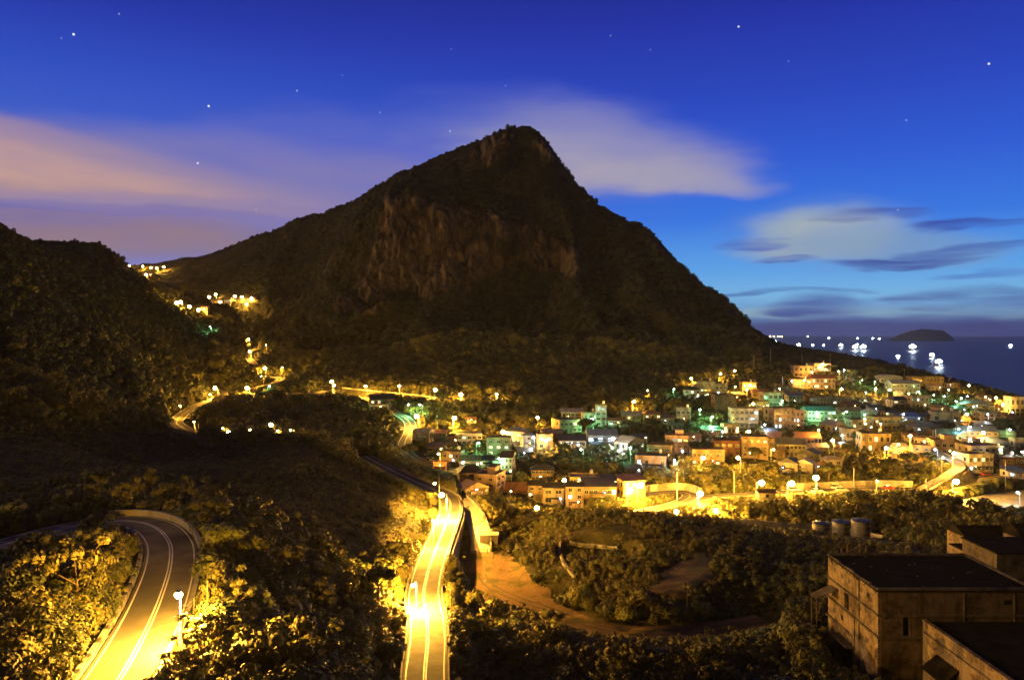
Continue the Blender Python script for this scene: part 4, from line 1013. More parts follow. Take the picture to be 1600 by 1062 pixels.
LAMPS = [
 (1057,799,262,'S',3500,'small low lamp just below the road loop, left of the thorny clearing',3.5),
 (1118,797,262,'S',11000,'small low lamp in the clearing right of the road loop',3.5),
 (279,929,79,'S',9500,'sodium lamp over the hairpin bend, nearest the viewer',5.5),
 (690,773,236,'S',11000,'glaring sodium lamp at the far end of the middle road, where it bends'),
 (677,813,212,'S',4200,'sodium lamp on the left verge of the middle road, below the far bend'),
 (645,914,155,'S',9000,'sodium lamp at the left kink of the middle road, among bright bushes',5),
 (679,755,262,'S',900,'small dim lamp just beyond the far bend of the middle road'),
 (281,634,455,'S',2200,'sodium lamp left of the viaduct on the left valley road'),
 (336,606,490,'S',9000,'large glaring sodium lamp where the left valley road turns beyond the viaduct'),
 (328,616,480,'S',1500,'small lamp just below the large one at the valley road turn'),
 (386,606,525,'S',6500,'sodium lamp on the switchback above pale bushes'),
 (408,588,560,'S',2200,'small lamp under the largest lamp on the switchback'),
 (414,575,585,'S',11000,'largest sodium lamp of the left valley, over the switchback'),
 (441,574,590,'S',1800,'small lamp right of the largest switchback lamp'),
 (388,530,720,'S',7500,'sodium lamp highest on the zigzag road'),
 (390,549,660,'S',7500,'sodium lamp between the topmost zigzag lamp and the lit wedge of road'),
 (416,539,690,'S',1600,'small lamp on the right arm of the zigzag road'),
 (421,603,530,'G',1200,'green lamp below the switchback road'),
 (303,659,400,'S',2200,'sodium lamp with white post at the right of the valley road curve'),
 (348,669,330,'S',900,'leftmost of three close lamps behind the dark spur crest'),
 (357,674,330,'S',2600,'brightest of three close lamps behind the dark spur crest'),
 (365,679,330,'S',1200,'lowest of three close lamps behind the dark spur crest'),
 (391,671,335,'S',500,'faint lamp between the trio and the post lamp behind the spur'),
 (423,663,335,'S',2800,'post lamp with its whole pole showing behind the spur crest'),
 (434,673,335,'S',1200,'low lamp in the lit hollow right of the post lamp behind the spur'),
 (454,672,330,'S',2200,'rightmost lamp of the lit hollow behind the spur crest'),
 (518,596,515,'S',2600,'upper of two close lamps where the red lit road meets the mountain road'),
 (522,602,505,'S',1800,'lower of two close lamps where the red lit road meets the mountain road'),
 (571,603,505,'S',2200,'lamp on the mountain foot road, first right of the close pair'),
 (624,603,505,'S',2200,'lamp on the mountain foot road under yellow lit scrub'),
 (680,609,495,'S',5500,'bright glaring lamp at the right end of the mountain foot parapet'),
 (720,616,495,'S',2600,'lamp at the edge of dark trees, right of the parapet end'),
 (776,616,500,'S',2200,'lamp below the large yellow lit trees under the mountain'),
 (638,632,440,'G',4500,'left of the two green lamps above the village road'),
 (656,632,440,'G',3600,'right of the two green lamps above the village road'),
 (651,650,395,'S',7000,'glaring sodium lamp at the top bend of the village road'),
 (710,653,395,'S',11000,'biggest glaring sodium lamp, alone among dark trees above the village road'),
 (840,652,430,'S',5500,'glaring sodium lamp between dark trees left of the white tower house'),
 (685,709,345,'S',1800,'lamp on a tall dark post beside the village road'),
 (786,675,395,'S',6000,'flaring lamp between trees above the beige lit house'),
 (853,688,380,'S',8000,'flaring sodium lamp against an orange wall below the glaring lamp'),
 (833,683,388,'W',2600,'white lamp against the bluish hip roofed house'),
 (748,692,368,'G',4500,'green lamp over the bush in front of the white balcony house'),
 (724,722,345,'W',900,'small white lamp over the green roofed row house'),
 (779,716,345,'G',1500,'pale green lamp between two white houses'),
 (839,793,262,'S',7000,'lone sodium lamp below the dark row houses at the edge of the scrub',4.5),
 (882,750,297,'S',4500,'lamp in the bright gap behind the pair of dark roofed houses'),
 (1001,758,296,'S',6000,'right of two fierce lamps at the lit house beside the stairway'),
 (984,766,288,'S',5000,'left of two fierce lamps at the lit house beside the stairway'),
 (925,655,425,'G',5500,'pale green lamp shining on the white tower house'),
 (958,685,388,'W',5000,'glaring bluish lamp over the blue lit row of rooms'),
 (908,702,372,'G',900,'faint pale lamp among dark bushes under the blue lit rooms'),
 (985,699,372,'G',1800,'pale green lamp over the angled gable roofs'),
 (991,627,470,'S',8500,'glaring sodium lamp over the bright gabled sheds'),
 (1012,610,500,'S',1500,'small lamp behind and right of the glaring lamp over the sheds'),
 (1053,608,510,'G',1500,'green lamp at the dark trees left of the white gabled house'),
 (1080,591,540,'S',8500,'glaring sodium lamp highest above the white gabled house'),
 (1126,584,560,'S',5500,'left of two glaring lamps at the top of the village under the mountain'),
 (1148,579,575,'S',5500,'right of two glaring lamps at the top of the village under the mountain'),
 (1149,604,535,'S',1800,'small lamp on the bushes below the two topmost lamps'),
 (1172,602,540,'S',6000,'upper lamp on the front of the orange lit cottage at the hill edge'),
 (1167,608,535,'S',4000,'lower lamp on the front of the orange lit cottage at the hill edge'),
 (1177,631,485,'S',7500,'glaring sodium lamp right above the cream balcony house'),
 (1094,640,455,'G',3600,'green lamp beside the pink tower cottage'),
 (1113,651,440,'G',4000,'green lamp over the bright green bush right of the pink tower cottage'),
 (1129,674,402,'W',1800,'cyan lamp at the end of the green metal shed'),
 (1170,674,405,'S',7000,'glaring sodium lamp between the cream balcony house and the tan house'),
 (1195,663,425,'W',1500,'white lamp right of the cream balcony house'),
 (1054,719,335,'W',2200,'white lamp in front of the three storey house with flat wings'),
 (1099,715,335,'S',6000,'left lamp of the walled courtyard'),
 (1153,715,335,'S',6000,'right lamp of the walled courtyard'),
 (1209,702,352,'S',3200,'lamp on a thin post at the right end of the courtyard'),
 (1094,771,292,'S',9000,'dazzling lamp at the corner of the road loop',5.5),
 (1190,754,302,'S',7000,'glaring lamp above the hut on stilts'),
 (1237,755,302,'S',4500,'lamp on an A shaped post beside the road'),
 (1275,746,305,'S',6500,'glaring lamp by the small flight of steps on the road'),
 (1371,751,308,'S',1200,'small lamp on a thin post at the long roadside wall',5),
 (1494,752,306,'S',8000,'glaring lamp at the junction by the plaza'),
 (1590,769,300,'W',1200,'small white lamp standing in the plaza',5.5),
 (1203,617,560,'G',3000,'pale green lamp on the upper left of the pale green lit house'),
 (1222,626,540,'G',4000,'bright pale green lamp in front of the green lit house'),
 (1242,641,510,'G',3600,'green lamp left of the turquoise hall, above the orange three storey house'),
 (1276,645,505,'G',5000,'largest glaring green lamp, at the front of the turquoise hall'),
 (1323,643,510,'G',1800,'green lamp over the tan roofs right of the turquoise hall'),
 (1237,595,590,'W',1500,'cyan lamp left of the orange lit terrace wall'),
 (1218,607,575,'S',700,'small dim lamp beside a thin pole at the dark tree'),
 (1286,569,610,'S',5500,'glaring lamp over the topmost pinkish block'),
 (1269,581,600,'S',5000,'lamp on the front corner of the topmost pinkish block'),
 (1310,580,605,'S',3200,'lamp before the round yellow lit tree on the hill top'),
 (1319,578,610,'W',2600,'whitish lamp right of the round yellow lit tree on the hill top'),
 (1257,594,590,'S',3600,'lamp on the orange terrace wall beneath the pinkish block'),
 (1291,604,575,'S',1800,'lamp in front of the brown roofed long house'),
 (1315,608,560,'S',9500,'largest glaring sodium lamp of the upper right village'),
 (1347,594,590,'G',2600,'green lamp behind the white hall at the ridge'),
 (1353,613,560,'W',1800,'small blue white lamp left of the floodlit hall'),
 (1367,596,580,'G',3000,'greenish floodlight at the top of the mast beside the hall'),
 (1368,607,565,'S',8500,'dazzling floodlight on the mast over the parked cars'),
 (1390,609,560,'S',7500,'glaring sodium lamp in front of the purple grey hall'),
 (1351,654,485,'S',1200,'small lamp at the foot of the white gabled house'),
 (1279,672,440,'S',4000,'lamp lighting the yellow yard above the long arcade'),
 (1301,688,405,'S',7000,'flaring lamp at the tree right of the purple roof'),
 (1316,680,415,'W',1500,'small blue white lamp by the white house with three windows'),
 (1376,662,460,'S',600,'small hanging lamp on the roof of the flat orange house'),
 (1385,700,375,'S',8500,'floodlight at the corner of the yellow two storey house'),
 (1404,694,385,'S',4000,'lamp left of the purple hip roof'),
 (1422,681,415,'S',9000,'large glaring lamp over the purple hip roof'),
 (1461,702,372,'W',1500,'small cyan lamp beside the orange flat house on the ramp'),
 (1474,715,350,'S',2000,'small lamp on the lit yard at the top of the ramp'),
 (1491,708,358,'S',7500,'floodlight in front of the wide tan house above the ramp'),
 (1537,676,420,'S',10000,'large glaring lamp among the roofs at the right'),
 (1511,647,470,'S',7000,'glaring sodium lamp over the long tan wall at the right'),
 (1498,670,430,'G',4500,'glaring green lamp in the middle of the dark roofs at the right'),
 (1516,686,400,'W',2600,'glaring bluish lamp below the green one among the dark roofs'),
 (1516,667,435,'W',900,'small white lamp right of the green lamp among the dark roofs'),
 (1578,671,425,'G',1500,'pale lamp at the far right above the round dark tree'),
 (1597,706,365,'W',4500,'blue white lamp at the right edge of the village'),
 (1412,647,490,'W',2600,'glaring bluish lamp over the blue roofs'),
 (1435,612,575,'G',1800,'pale green lamp at the green lit fence of the school'),
 (1459,617,570,'G',1800,'deep green lamp on a tall post left of the hillside garden'),
 (1476,619,570,'G',2000,'green lamp in the middle of the hillside garden'),
 (1482,609,595,'G',2000,'pale green lamp at the top of the hillside garden'),
 (1502,622,565,'G',2400,'brightest of the green lamps in the hillside garden'),
 (1494,627,555,'G',900,'small emerald lamp under the brightest garden lamp'),
 (1512,619,575,'W',1200,'cyan lamp at the right of the hillside garden'),
 (1521,635,530,'G',2600,'pale green lamp below the hillside garden'),
 (1543,647,490,'W',1400,'cyan lamp over the tan block at the right'),
 (1514,602,640,'S',7500,'glaring lamp on the skyline above the sea'),
 (1556,621,585,'S',7500,'upper of the two glaring lamps on the coast edge at the right'),
 (1567,632,555,'S',8500,'lower of the two glaring lamps on the coast edge at the right'),
 (1540,620,600,'S',1500,'small lamp left of the two glaring coast lamps'),
 (1420,615,575,'S',1500,'small lamp on the low tower beside the car park'),
 (257,464,850,'S',15000,'large glaring lamp at the left end of the upper hamlet'),
 (268,469,850,'S',6000,'lamp just right of the large one at the left end of the upper hamlet'),
 (276,473,845,'S',8000,'left of the two merged lamps on the hamlet road'),
 (282,472,850,'S',8000,'right of the two merged lamps on the hamlet road'),
 (296,479,835,'S',9000,'lamp on the hamlet road above its lowest lamp'),
 (310,484,825,'S',10000,'lowest lamp of the upper hamlet road'),
 (285,458,900,'W',4000,'white lamp above the merged lamps of the hamlet'),
 (299,465,900,'S',4000,'lamp in the middle bushes of the upper hamlet'),
 (327,464,905,'S',4000,'lamp just left of the glaring one in the hamlet centre'),
 (337,460,920,'S',10000,'glaring lamp in the centre of the upper hamlet'),
 (323,472,890,'S',4500,'left lamp of the bright row in the upper hamlet'),
 (333,472,890,'S',4500,'middle lamp of the bright row in the upper hamlet'),
 (344,472,890,'S',3500,'right lamp of the bright row in the upper hamlet'),
 (378,464,905,'S',14000,'glaring lamp at the right of the upper hamlet'),
 (367,463,905,'S',3000,'small lamp left of the glaring one at the right of the hamlet'),
 (393,466,905,'S',3500,'small lamp at the right end of the hamlet bushes'),
 (385,475,880,'S',3500,'low lamp on the grassy bank of the hamlet'),
 (328,510,770,'G',3000,'lone green lamp on the slope below the hamlet'),
 (202,415,1230,'S',15000,'leftmost lamp on the pass between hill and mountain'),
 (223,416,1300,'S',9000,'second lamp from the left on the pass'),
 (236,418,1330,'S',14000,'brightest lamp of the pass'),
 (245,419,1350,'S',12000,'lamp right of the brightest one on the pass'),
 (256,417,1400,'S',8000,'second lamp from the right on the pass'),
 (264,419,1420,'S',11000,'rightmost lamp on the pass'),
 (228,429,1200,'S',14000,'lone lamp in the fold beneath the pass'),
]
def build_lamps():
    for row in LAMPS:
        px, py, Y, k, p, lab = row[:6]
        if k in 'GW': p *= 0.5
        if 1090 < px < 1100 and py > 765 or 980 < px < 1005 and py > 750: p *= 1.5
        if k == 'S' and 250 < Y < 700 and px > 830 and py < 740: p *= 0.46
        if k == 'S' and px > 1080 and py >= 740: p *= 1.35
        if 500 < px < 800 and 590 < py < 620 and k == 'S': p *= 2.2
        if px < 500 and 300 < Y < 760: p *= 1.0
        if Y < 100: p *= 1.35
        if 640 < px < 650: p *= 0.95
        if 630 < px < 700 and Y < 270 and py > 760: p *= 2.0
        p = round(p/100)*100
        lamp(px, py, Y, k, p, lab, hgt=row[6] if len(row) > 6 else 7.0)
build_lamps()
# a soft glow of the ships' deck lamps comes with the boats below
# ------------------------------------------------------------------ houses
def wallmat(name, c, dark=0.42):
    c = tuple(x*0.74 for x in c)
    return noisy(name, tuple(x*0.78 for x in c), c, 0.7, 0.9, 8, 0.12, tuple(x*dark for x in c), 0.35, stretch=(1,1,0.4))
WALL = {'white':wallmat('white_plaster',(0.62,0.60,0.56)), 'cream':wallmat('cream_plaster',(0.55,0.49,0.39)), 'tan':wallmat('tan_tile_wall',(0.42,0.32,0.22)),
        'pink':wallmat('pinkish_render',(0.5,0.36,0.32)), 'grey':wallmat('grey_render',(0.38,0.37,0.36)), 'brown':wallmat('brown_render',(0.2,0.14,0.10)),
        'brick':wallmat('brick_red_wall',(0.3,0.15,0.10)), 'olive':wallmat('olive_render',(0.28,0.27,0.15)), 'yellow':wallmat('yellow_render',(0.55,0.42,0.2)), 'blue':wallmat('bluish_render',(0.36,0.42,0.5))}
def roofmat(name, c, ribbed=True):
    m = noisy(name, tuple(x*0.75 for x in c), c, 0.5, 0.55, 6, 0.2, tuple(x*0.5 for x in c), 0.3, stretch=(6,0.4,1) if ribbed else (1,1,1))
    return m
ROOF = {'dark':roofmat('dark_roof_felt',(0.05,0.05,0.055),False), 'bluegrey':roofmat('blue_grey_metal_roof',(0.15,0.17,0.24)), 'blue':roofmat('blue_metal_roof',(0.06,0.10,0.26)), 'green':roofmat('green_metal_roof',(0.10,0.2,0.14)),
        'rust':roofmat('rusty_metal_roof',(0.25,0.13,0.08)), 'tan':roofmat('tan_tile_roof',(0.32,0.24,0.17)), 'turq':roofmat('turquoise_metal_roof',(0.08,0.26,0.30)), 'purple':roofmat('faded_purple_metal_roof',(0.28,0.24,0.31)),
        'pale':roofmat('pale_metal_roof',(0.46,0.42,0.39)), 'red':roofmat('red_tile_roof',(0.30,0.12,0.08)), 'slab':roofmat('concrete_roof_slab',(0.24,0.22,0.20),False)}
M['glass'] = noisy('dark_window_glass', (0.015,0.017,0.02), (0.035,0.037,0.04), 2.0, 0.15, spec=0.6)
M['frame'] = noisy('window_frame_grey', (0.3,0.3,0.29), (0.42,0.41,0.39), 3, 0.6)
M['door'] = noisy('painted_door', (0.09,0.06,0.045), (0.16,0.11,0.08), 3, 0.6)
M['steel_tank'] = noisy('stainless_tank', (0.45,0.45,0.45), (0.6,0.6,0.6), 3, 0.35, metallic=0.8)
LIT = {'w':emit('window_lit_warm',(1.0,0.72,0.38),2.2), 'c':emit('window_lit_cool',(0.75,0.95,1.0),2.0), 'g':emit('window_lit_greenish',(0.75,1.0,0.6),1.6)}
def house(px, py, guess, wpx, hpx, wall, roof, rcol, label, st=None, turn=0.0, d=None, lit='', nwin=None, balcony=False, tank=False, pent=False, arc=False, cat='house', zadd=0.0, name='house'):
    p = on_ground(px, py, guess); s = p.y/F
    w = wpx*s; h = hpx*s; d = d or max(5.0, min(w*0.8, 11)); st = st or max(1, round(h/3.1)); fh = h/st
    c = Vector((p.x, p.y, 0))+Vector((0, d/2, 0)); rz = R(turn)
    zb = (HR-py)*s+zadd
    o = thing(name, label, cat, (c.x, c.y, zb), rz, None)
    FOOT.append((c.x-w/2, c.x+w/2, c.y-d/2-1.0, c.y+d/2, 0.6))
    hw, hd = w/2, d/2
    for t_ in (-0.8,-0.4,0,0.4,0.8): CLEAR.append((p.x+t_*hw, p.y-1, zb+h*0.3, 1.0))
    wm = WALL[wall]; rm = ROOF[rcol]
    b = MB().box(-hw, hw, -hd, hd, -4.0, h)
    if st > 1:
        for k in range(1, st): b.box(-hw-0.06, hw+0.06, -hd-0.06, hd+0.06, k*fh-0.12, k*fh+0.06)
    b.build('wall', wm, o)
    r = MB(); ov = 0.45
    if roof == 'flat':
        r.box(-hw-0.12, hw+0.12, -hd-0.12, hd+0.12, h+0.003, h+0.2)
        for a in ((-hw-0.12,hw+0.12,-hd-0.12,-hd+0.08),(-hw-0.12,hw+0.12,hd-0.08,hd+0.12)): r.box(*a, h+0.203, h+0.85)
        for a in ((-hw-0.12,-hw+0.08,-hd+0.083,hd-0.083),(hw-0.08,hw+0.12,-hd+0.083,hd-0.083)): r.box(*a, h+0.203, h+0.85)
        MB().box(-hw+0.1, hw-0.1, -hd+0.1, hd-0.1, h+0.204, h+0.23).build('roof', rm, o); r.build('parapet', wm, o)
        if pent:
            pw = hw*0.5; q = MB().box(-hw*0.1, -hw*0.1+pw*1.4, -hd*0.3, hd*0.9, h+0.232, h+2.8); q.build('roof_room', wm, o)
            MB().box(-hw*0.1-0.3, -hw*0.1+pw*1.4+0.3, -hd*0.3-0.3, hd*0.9+0.2, h+2.803, h+2.98).build('roof_room_cover', rm, o)
    else:
        rise = min(2.4, (d if roof in ('gable','hip') else w)*0.24)
        if roof == 'gable':
            r.add([(-hw-ov,-hd-ov,h+.01),(hw+ov,-hd-ov,h+.01),(hw+ov,hd+ov,h+.01),(-hw-ov,hd+ov,h+.01),(-hw-ov,0,h+rise),(hw+ov,0,h+rise)],
                  [(0,1,5,4),(2,3,4,5),(0,4,3),(1,2,5),(0,3,2,1)])
        elif roof == 'side':     # ridge runs away from the viewer
            r.add([(-hw-ov,-hd-ov,h+.01),(hw+ov,-hd-ov,h+.01),(hw+ov,hd+ov,h+.01),(-hw-ov,hd+ov,h+.01),(0,-hd-ov,h+rise),(0,hd+ov,h+rise)],
                  [(0,4,5,3),(1,2,5,4),(0,1,4),(3,5,2),(0,3,2,1)])
        elif roof == 'hip':
            k = min(hd, hw*0.6)
            r.add([(-hw-ov,-hd-ov,h+.01),(hw+ov,-hd-ov,h+.01),(hw+ov,hd+ov,h+.01),(-hw-ov,hd+ov,h+.01),(-hw+k,0,h+rise),(hw-k,0,h+rise)],
                  [(0,1,5,4),(2,3,4,5),(0,4,3),(1,2,5),(0,3,2,1)])
        elif roof == 'shed':
            r.add([(-hw-ov,-hd-ov,h-.05),(hw+ov,-hd-ov,h-.05),(hw+ov,hd+ov,h+1.2),(-hw-ov,hd+ov,h+1.2),(-hw-ov,-hd-ov,h+.12),(hw+ov,-hd-ov,h+.12),(hw+ov,hd+ov,h+1.37),(-hw-ov,hd+ov,h+1.37)],
                  [(0,3,2,1),(4,5,6,7),(0,1,5,4),(1,2,6,5),(2,3,7,6),(3,0,4,7)])
        elif roof == 'vault':
            vs = []; n = 9
            for y in (-hd-ov, hd+ov):
                for i in range(n+1):
                    a = math.pi*i/n; vs.append((-math.cos(a)*(hw+ov), y, h+0.01+math.sin(a)*rise*1.1))
            r.add(vs, [(i,i+1,n+2+i,n+1+i) for i in range(n)]+[tuple(range(n,-1,-1)), tuple(range(n+1,2*n+2)), (0,n+1,2*n+1,n)])
        r.build('roof', rm, o)
    # windows: front face and the two ends
    nw = nwin or max(1, int(w/(2.4 if int(px) % 3 else 3.3))); rr = random.Random(int(px*7+py))
    li = 0; zl, zt_, wf = rr.choice(((.34,.76,.33),(.30,.80,.24),(.42,.74,.40),(.34,.72,.30))); wmax = rr.choice((0.6,0.75,1.0))
    for k in range(st):
        z0 = k*fh+fh*zl; z1 = k*fh+fh*zt_
        for i in range(nw):
            xc = -hw+w*(i+0.5)/nw; ww = min(wmax, w/nw*wf)
            if k == 0 and i == nw//2 and not arc:
                f = MB().box(xc-0.55, xc+0.55, -hd-0.05, -hd-0.005, 0.05, min(2.15, fh*0.8)).build('door', M['door'], o); continue
            islit = li < len(lit) and rr.random() < (len(lit)-li)/max(1, (st*nw-k*nw-i)*0.8)
            m = LIT[lit[li]] if islit else M['glass']; li += islit
            if arc and k == 0:
                MB().box(xc-w/nw*0.36, xc+w/nw*0.36, -hd-0.04, -hd-0.005, 0.1, fh*0.82).build('opening', m if islit else M['glass'], o); continue
            f = MB(); t = 0.09
            f.box(xc-ww-t, xc+ww+t, -hd-0.09, -hd-0.004, z0-t, z0); f.box(xc-ww-t, xc+ww+t, -hd-0.09, -hd-0.004, z1, z1+t)
            f.box(xc-ww-t, xc-ww, -hd-0.088, -hd-0.004, z0+.002, z1-.002); f.box(xc+ww, xc+ww+t, -hd-0.088, -hd-0.004, z0+.002, z1-.002)
            f.box(xc-0.03, xc+0.03, -hd-0.07, -hd-0.045, z0+.002, z1-.002)
            f = f.build('window', M['frame'], o)
            MB().box(xc-ww+.001, xc+ww-.001, -hd-0.04, -hd-0.006, z0+.001, z1-.001).build('pane', m, f)
        for sx in (-1, 1):
            if abs(turn) < 4 and (px-800)*sx > 0: continue
            for yc in ((-hd*0.4, hd*0.4) if d > 6 else (0,)):
                if rr.random() < 0.25: continue
                x0, x1 = (hw+0.004, hw+0.06) if sx > 0 else (-hw-0.06, -hw-0.004)
                MB().box(x0, x1, yc-0.6, yc+0.6, z0, z1).build('side_window', M['glass'], o)
        if (balcony or (rr.random() < 0.22 and w > 7)) and k > 0:
            q = MB().box(-hw*0.9, hw*0.9, -hd-1.2, -hd-0.065, k*fh-0.14, k*fh-0.01); q.box(-hw*0.9, hw*0.9, -hd-1.2, -hd-1.1, k*fh-0.008, k*fh+0.75)
            q.build('balcony', wm, o)
    if st == 1 or rr.random() < 0.4:
        z = min(2.6, fh*0.88); q = MB(); q.add([(-hw*0.7,-hd-0.004,z),(hw*0.7,-hd-0.004,z),(hw*0.7,-hd-1.1,z-0.35),(-hw*0.7,-hd-1.1,z-0.35),(-hw*0.7,-hd-0.004,z+.06),(hw*0.7,-hd-0.004,z+.06),(hw*0.7,-hd-1.1,z-.29),(-hw*0.7,-hd-1.1,z-.29)],
            [(0,1,2,3),(7,6,5,4),(0,4,5,1),(1,5,6,2),(2,6,7,3),(3,7,4,0)]); q.build('awning', rm, o)
    if rr.random() < 0.6:
        xl = rr.uniform(-0.8,0.8)*hw; zl_ = min(2.4, fh*0.85)
        MB().ball((xl,-hd-0.28,zl_),0.26,0.22,0.26,8,6).tube((xl,-hd-0.1,zl_+.1),(xl,-hd-0.004,zl_+.1),0.04,n=5).build('wall_lamp', LENS['S'] if rr.random() < 0.65 else LENS['W'], o)
    if (tank or rr.random() < 0.4) and roof == 'flat' and w > 5:
        q = MB(); xx = hw*0.55; q.smooth = False
        for a in (-0.4, 0.4):
            for b_ in (-0.4, 0.4): q.tube((xx+a, hd*0.4+b_, h+0.231), (xx+a, hd*0.4+b_, h+1.0), 0.05, n=5)
        q.tube((xx,hd*0.4,h+1.0),(xx,hd*0.4,h+2.4),0.65,n=12); q.tube((xx,hd*0.4,h+2.401),(xx,hd*0.4,h+2.65),0.62,0.15,n=12)
        q.build('water_tank', M['steel_tank'], o)
    return o
K = dict
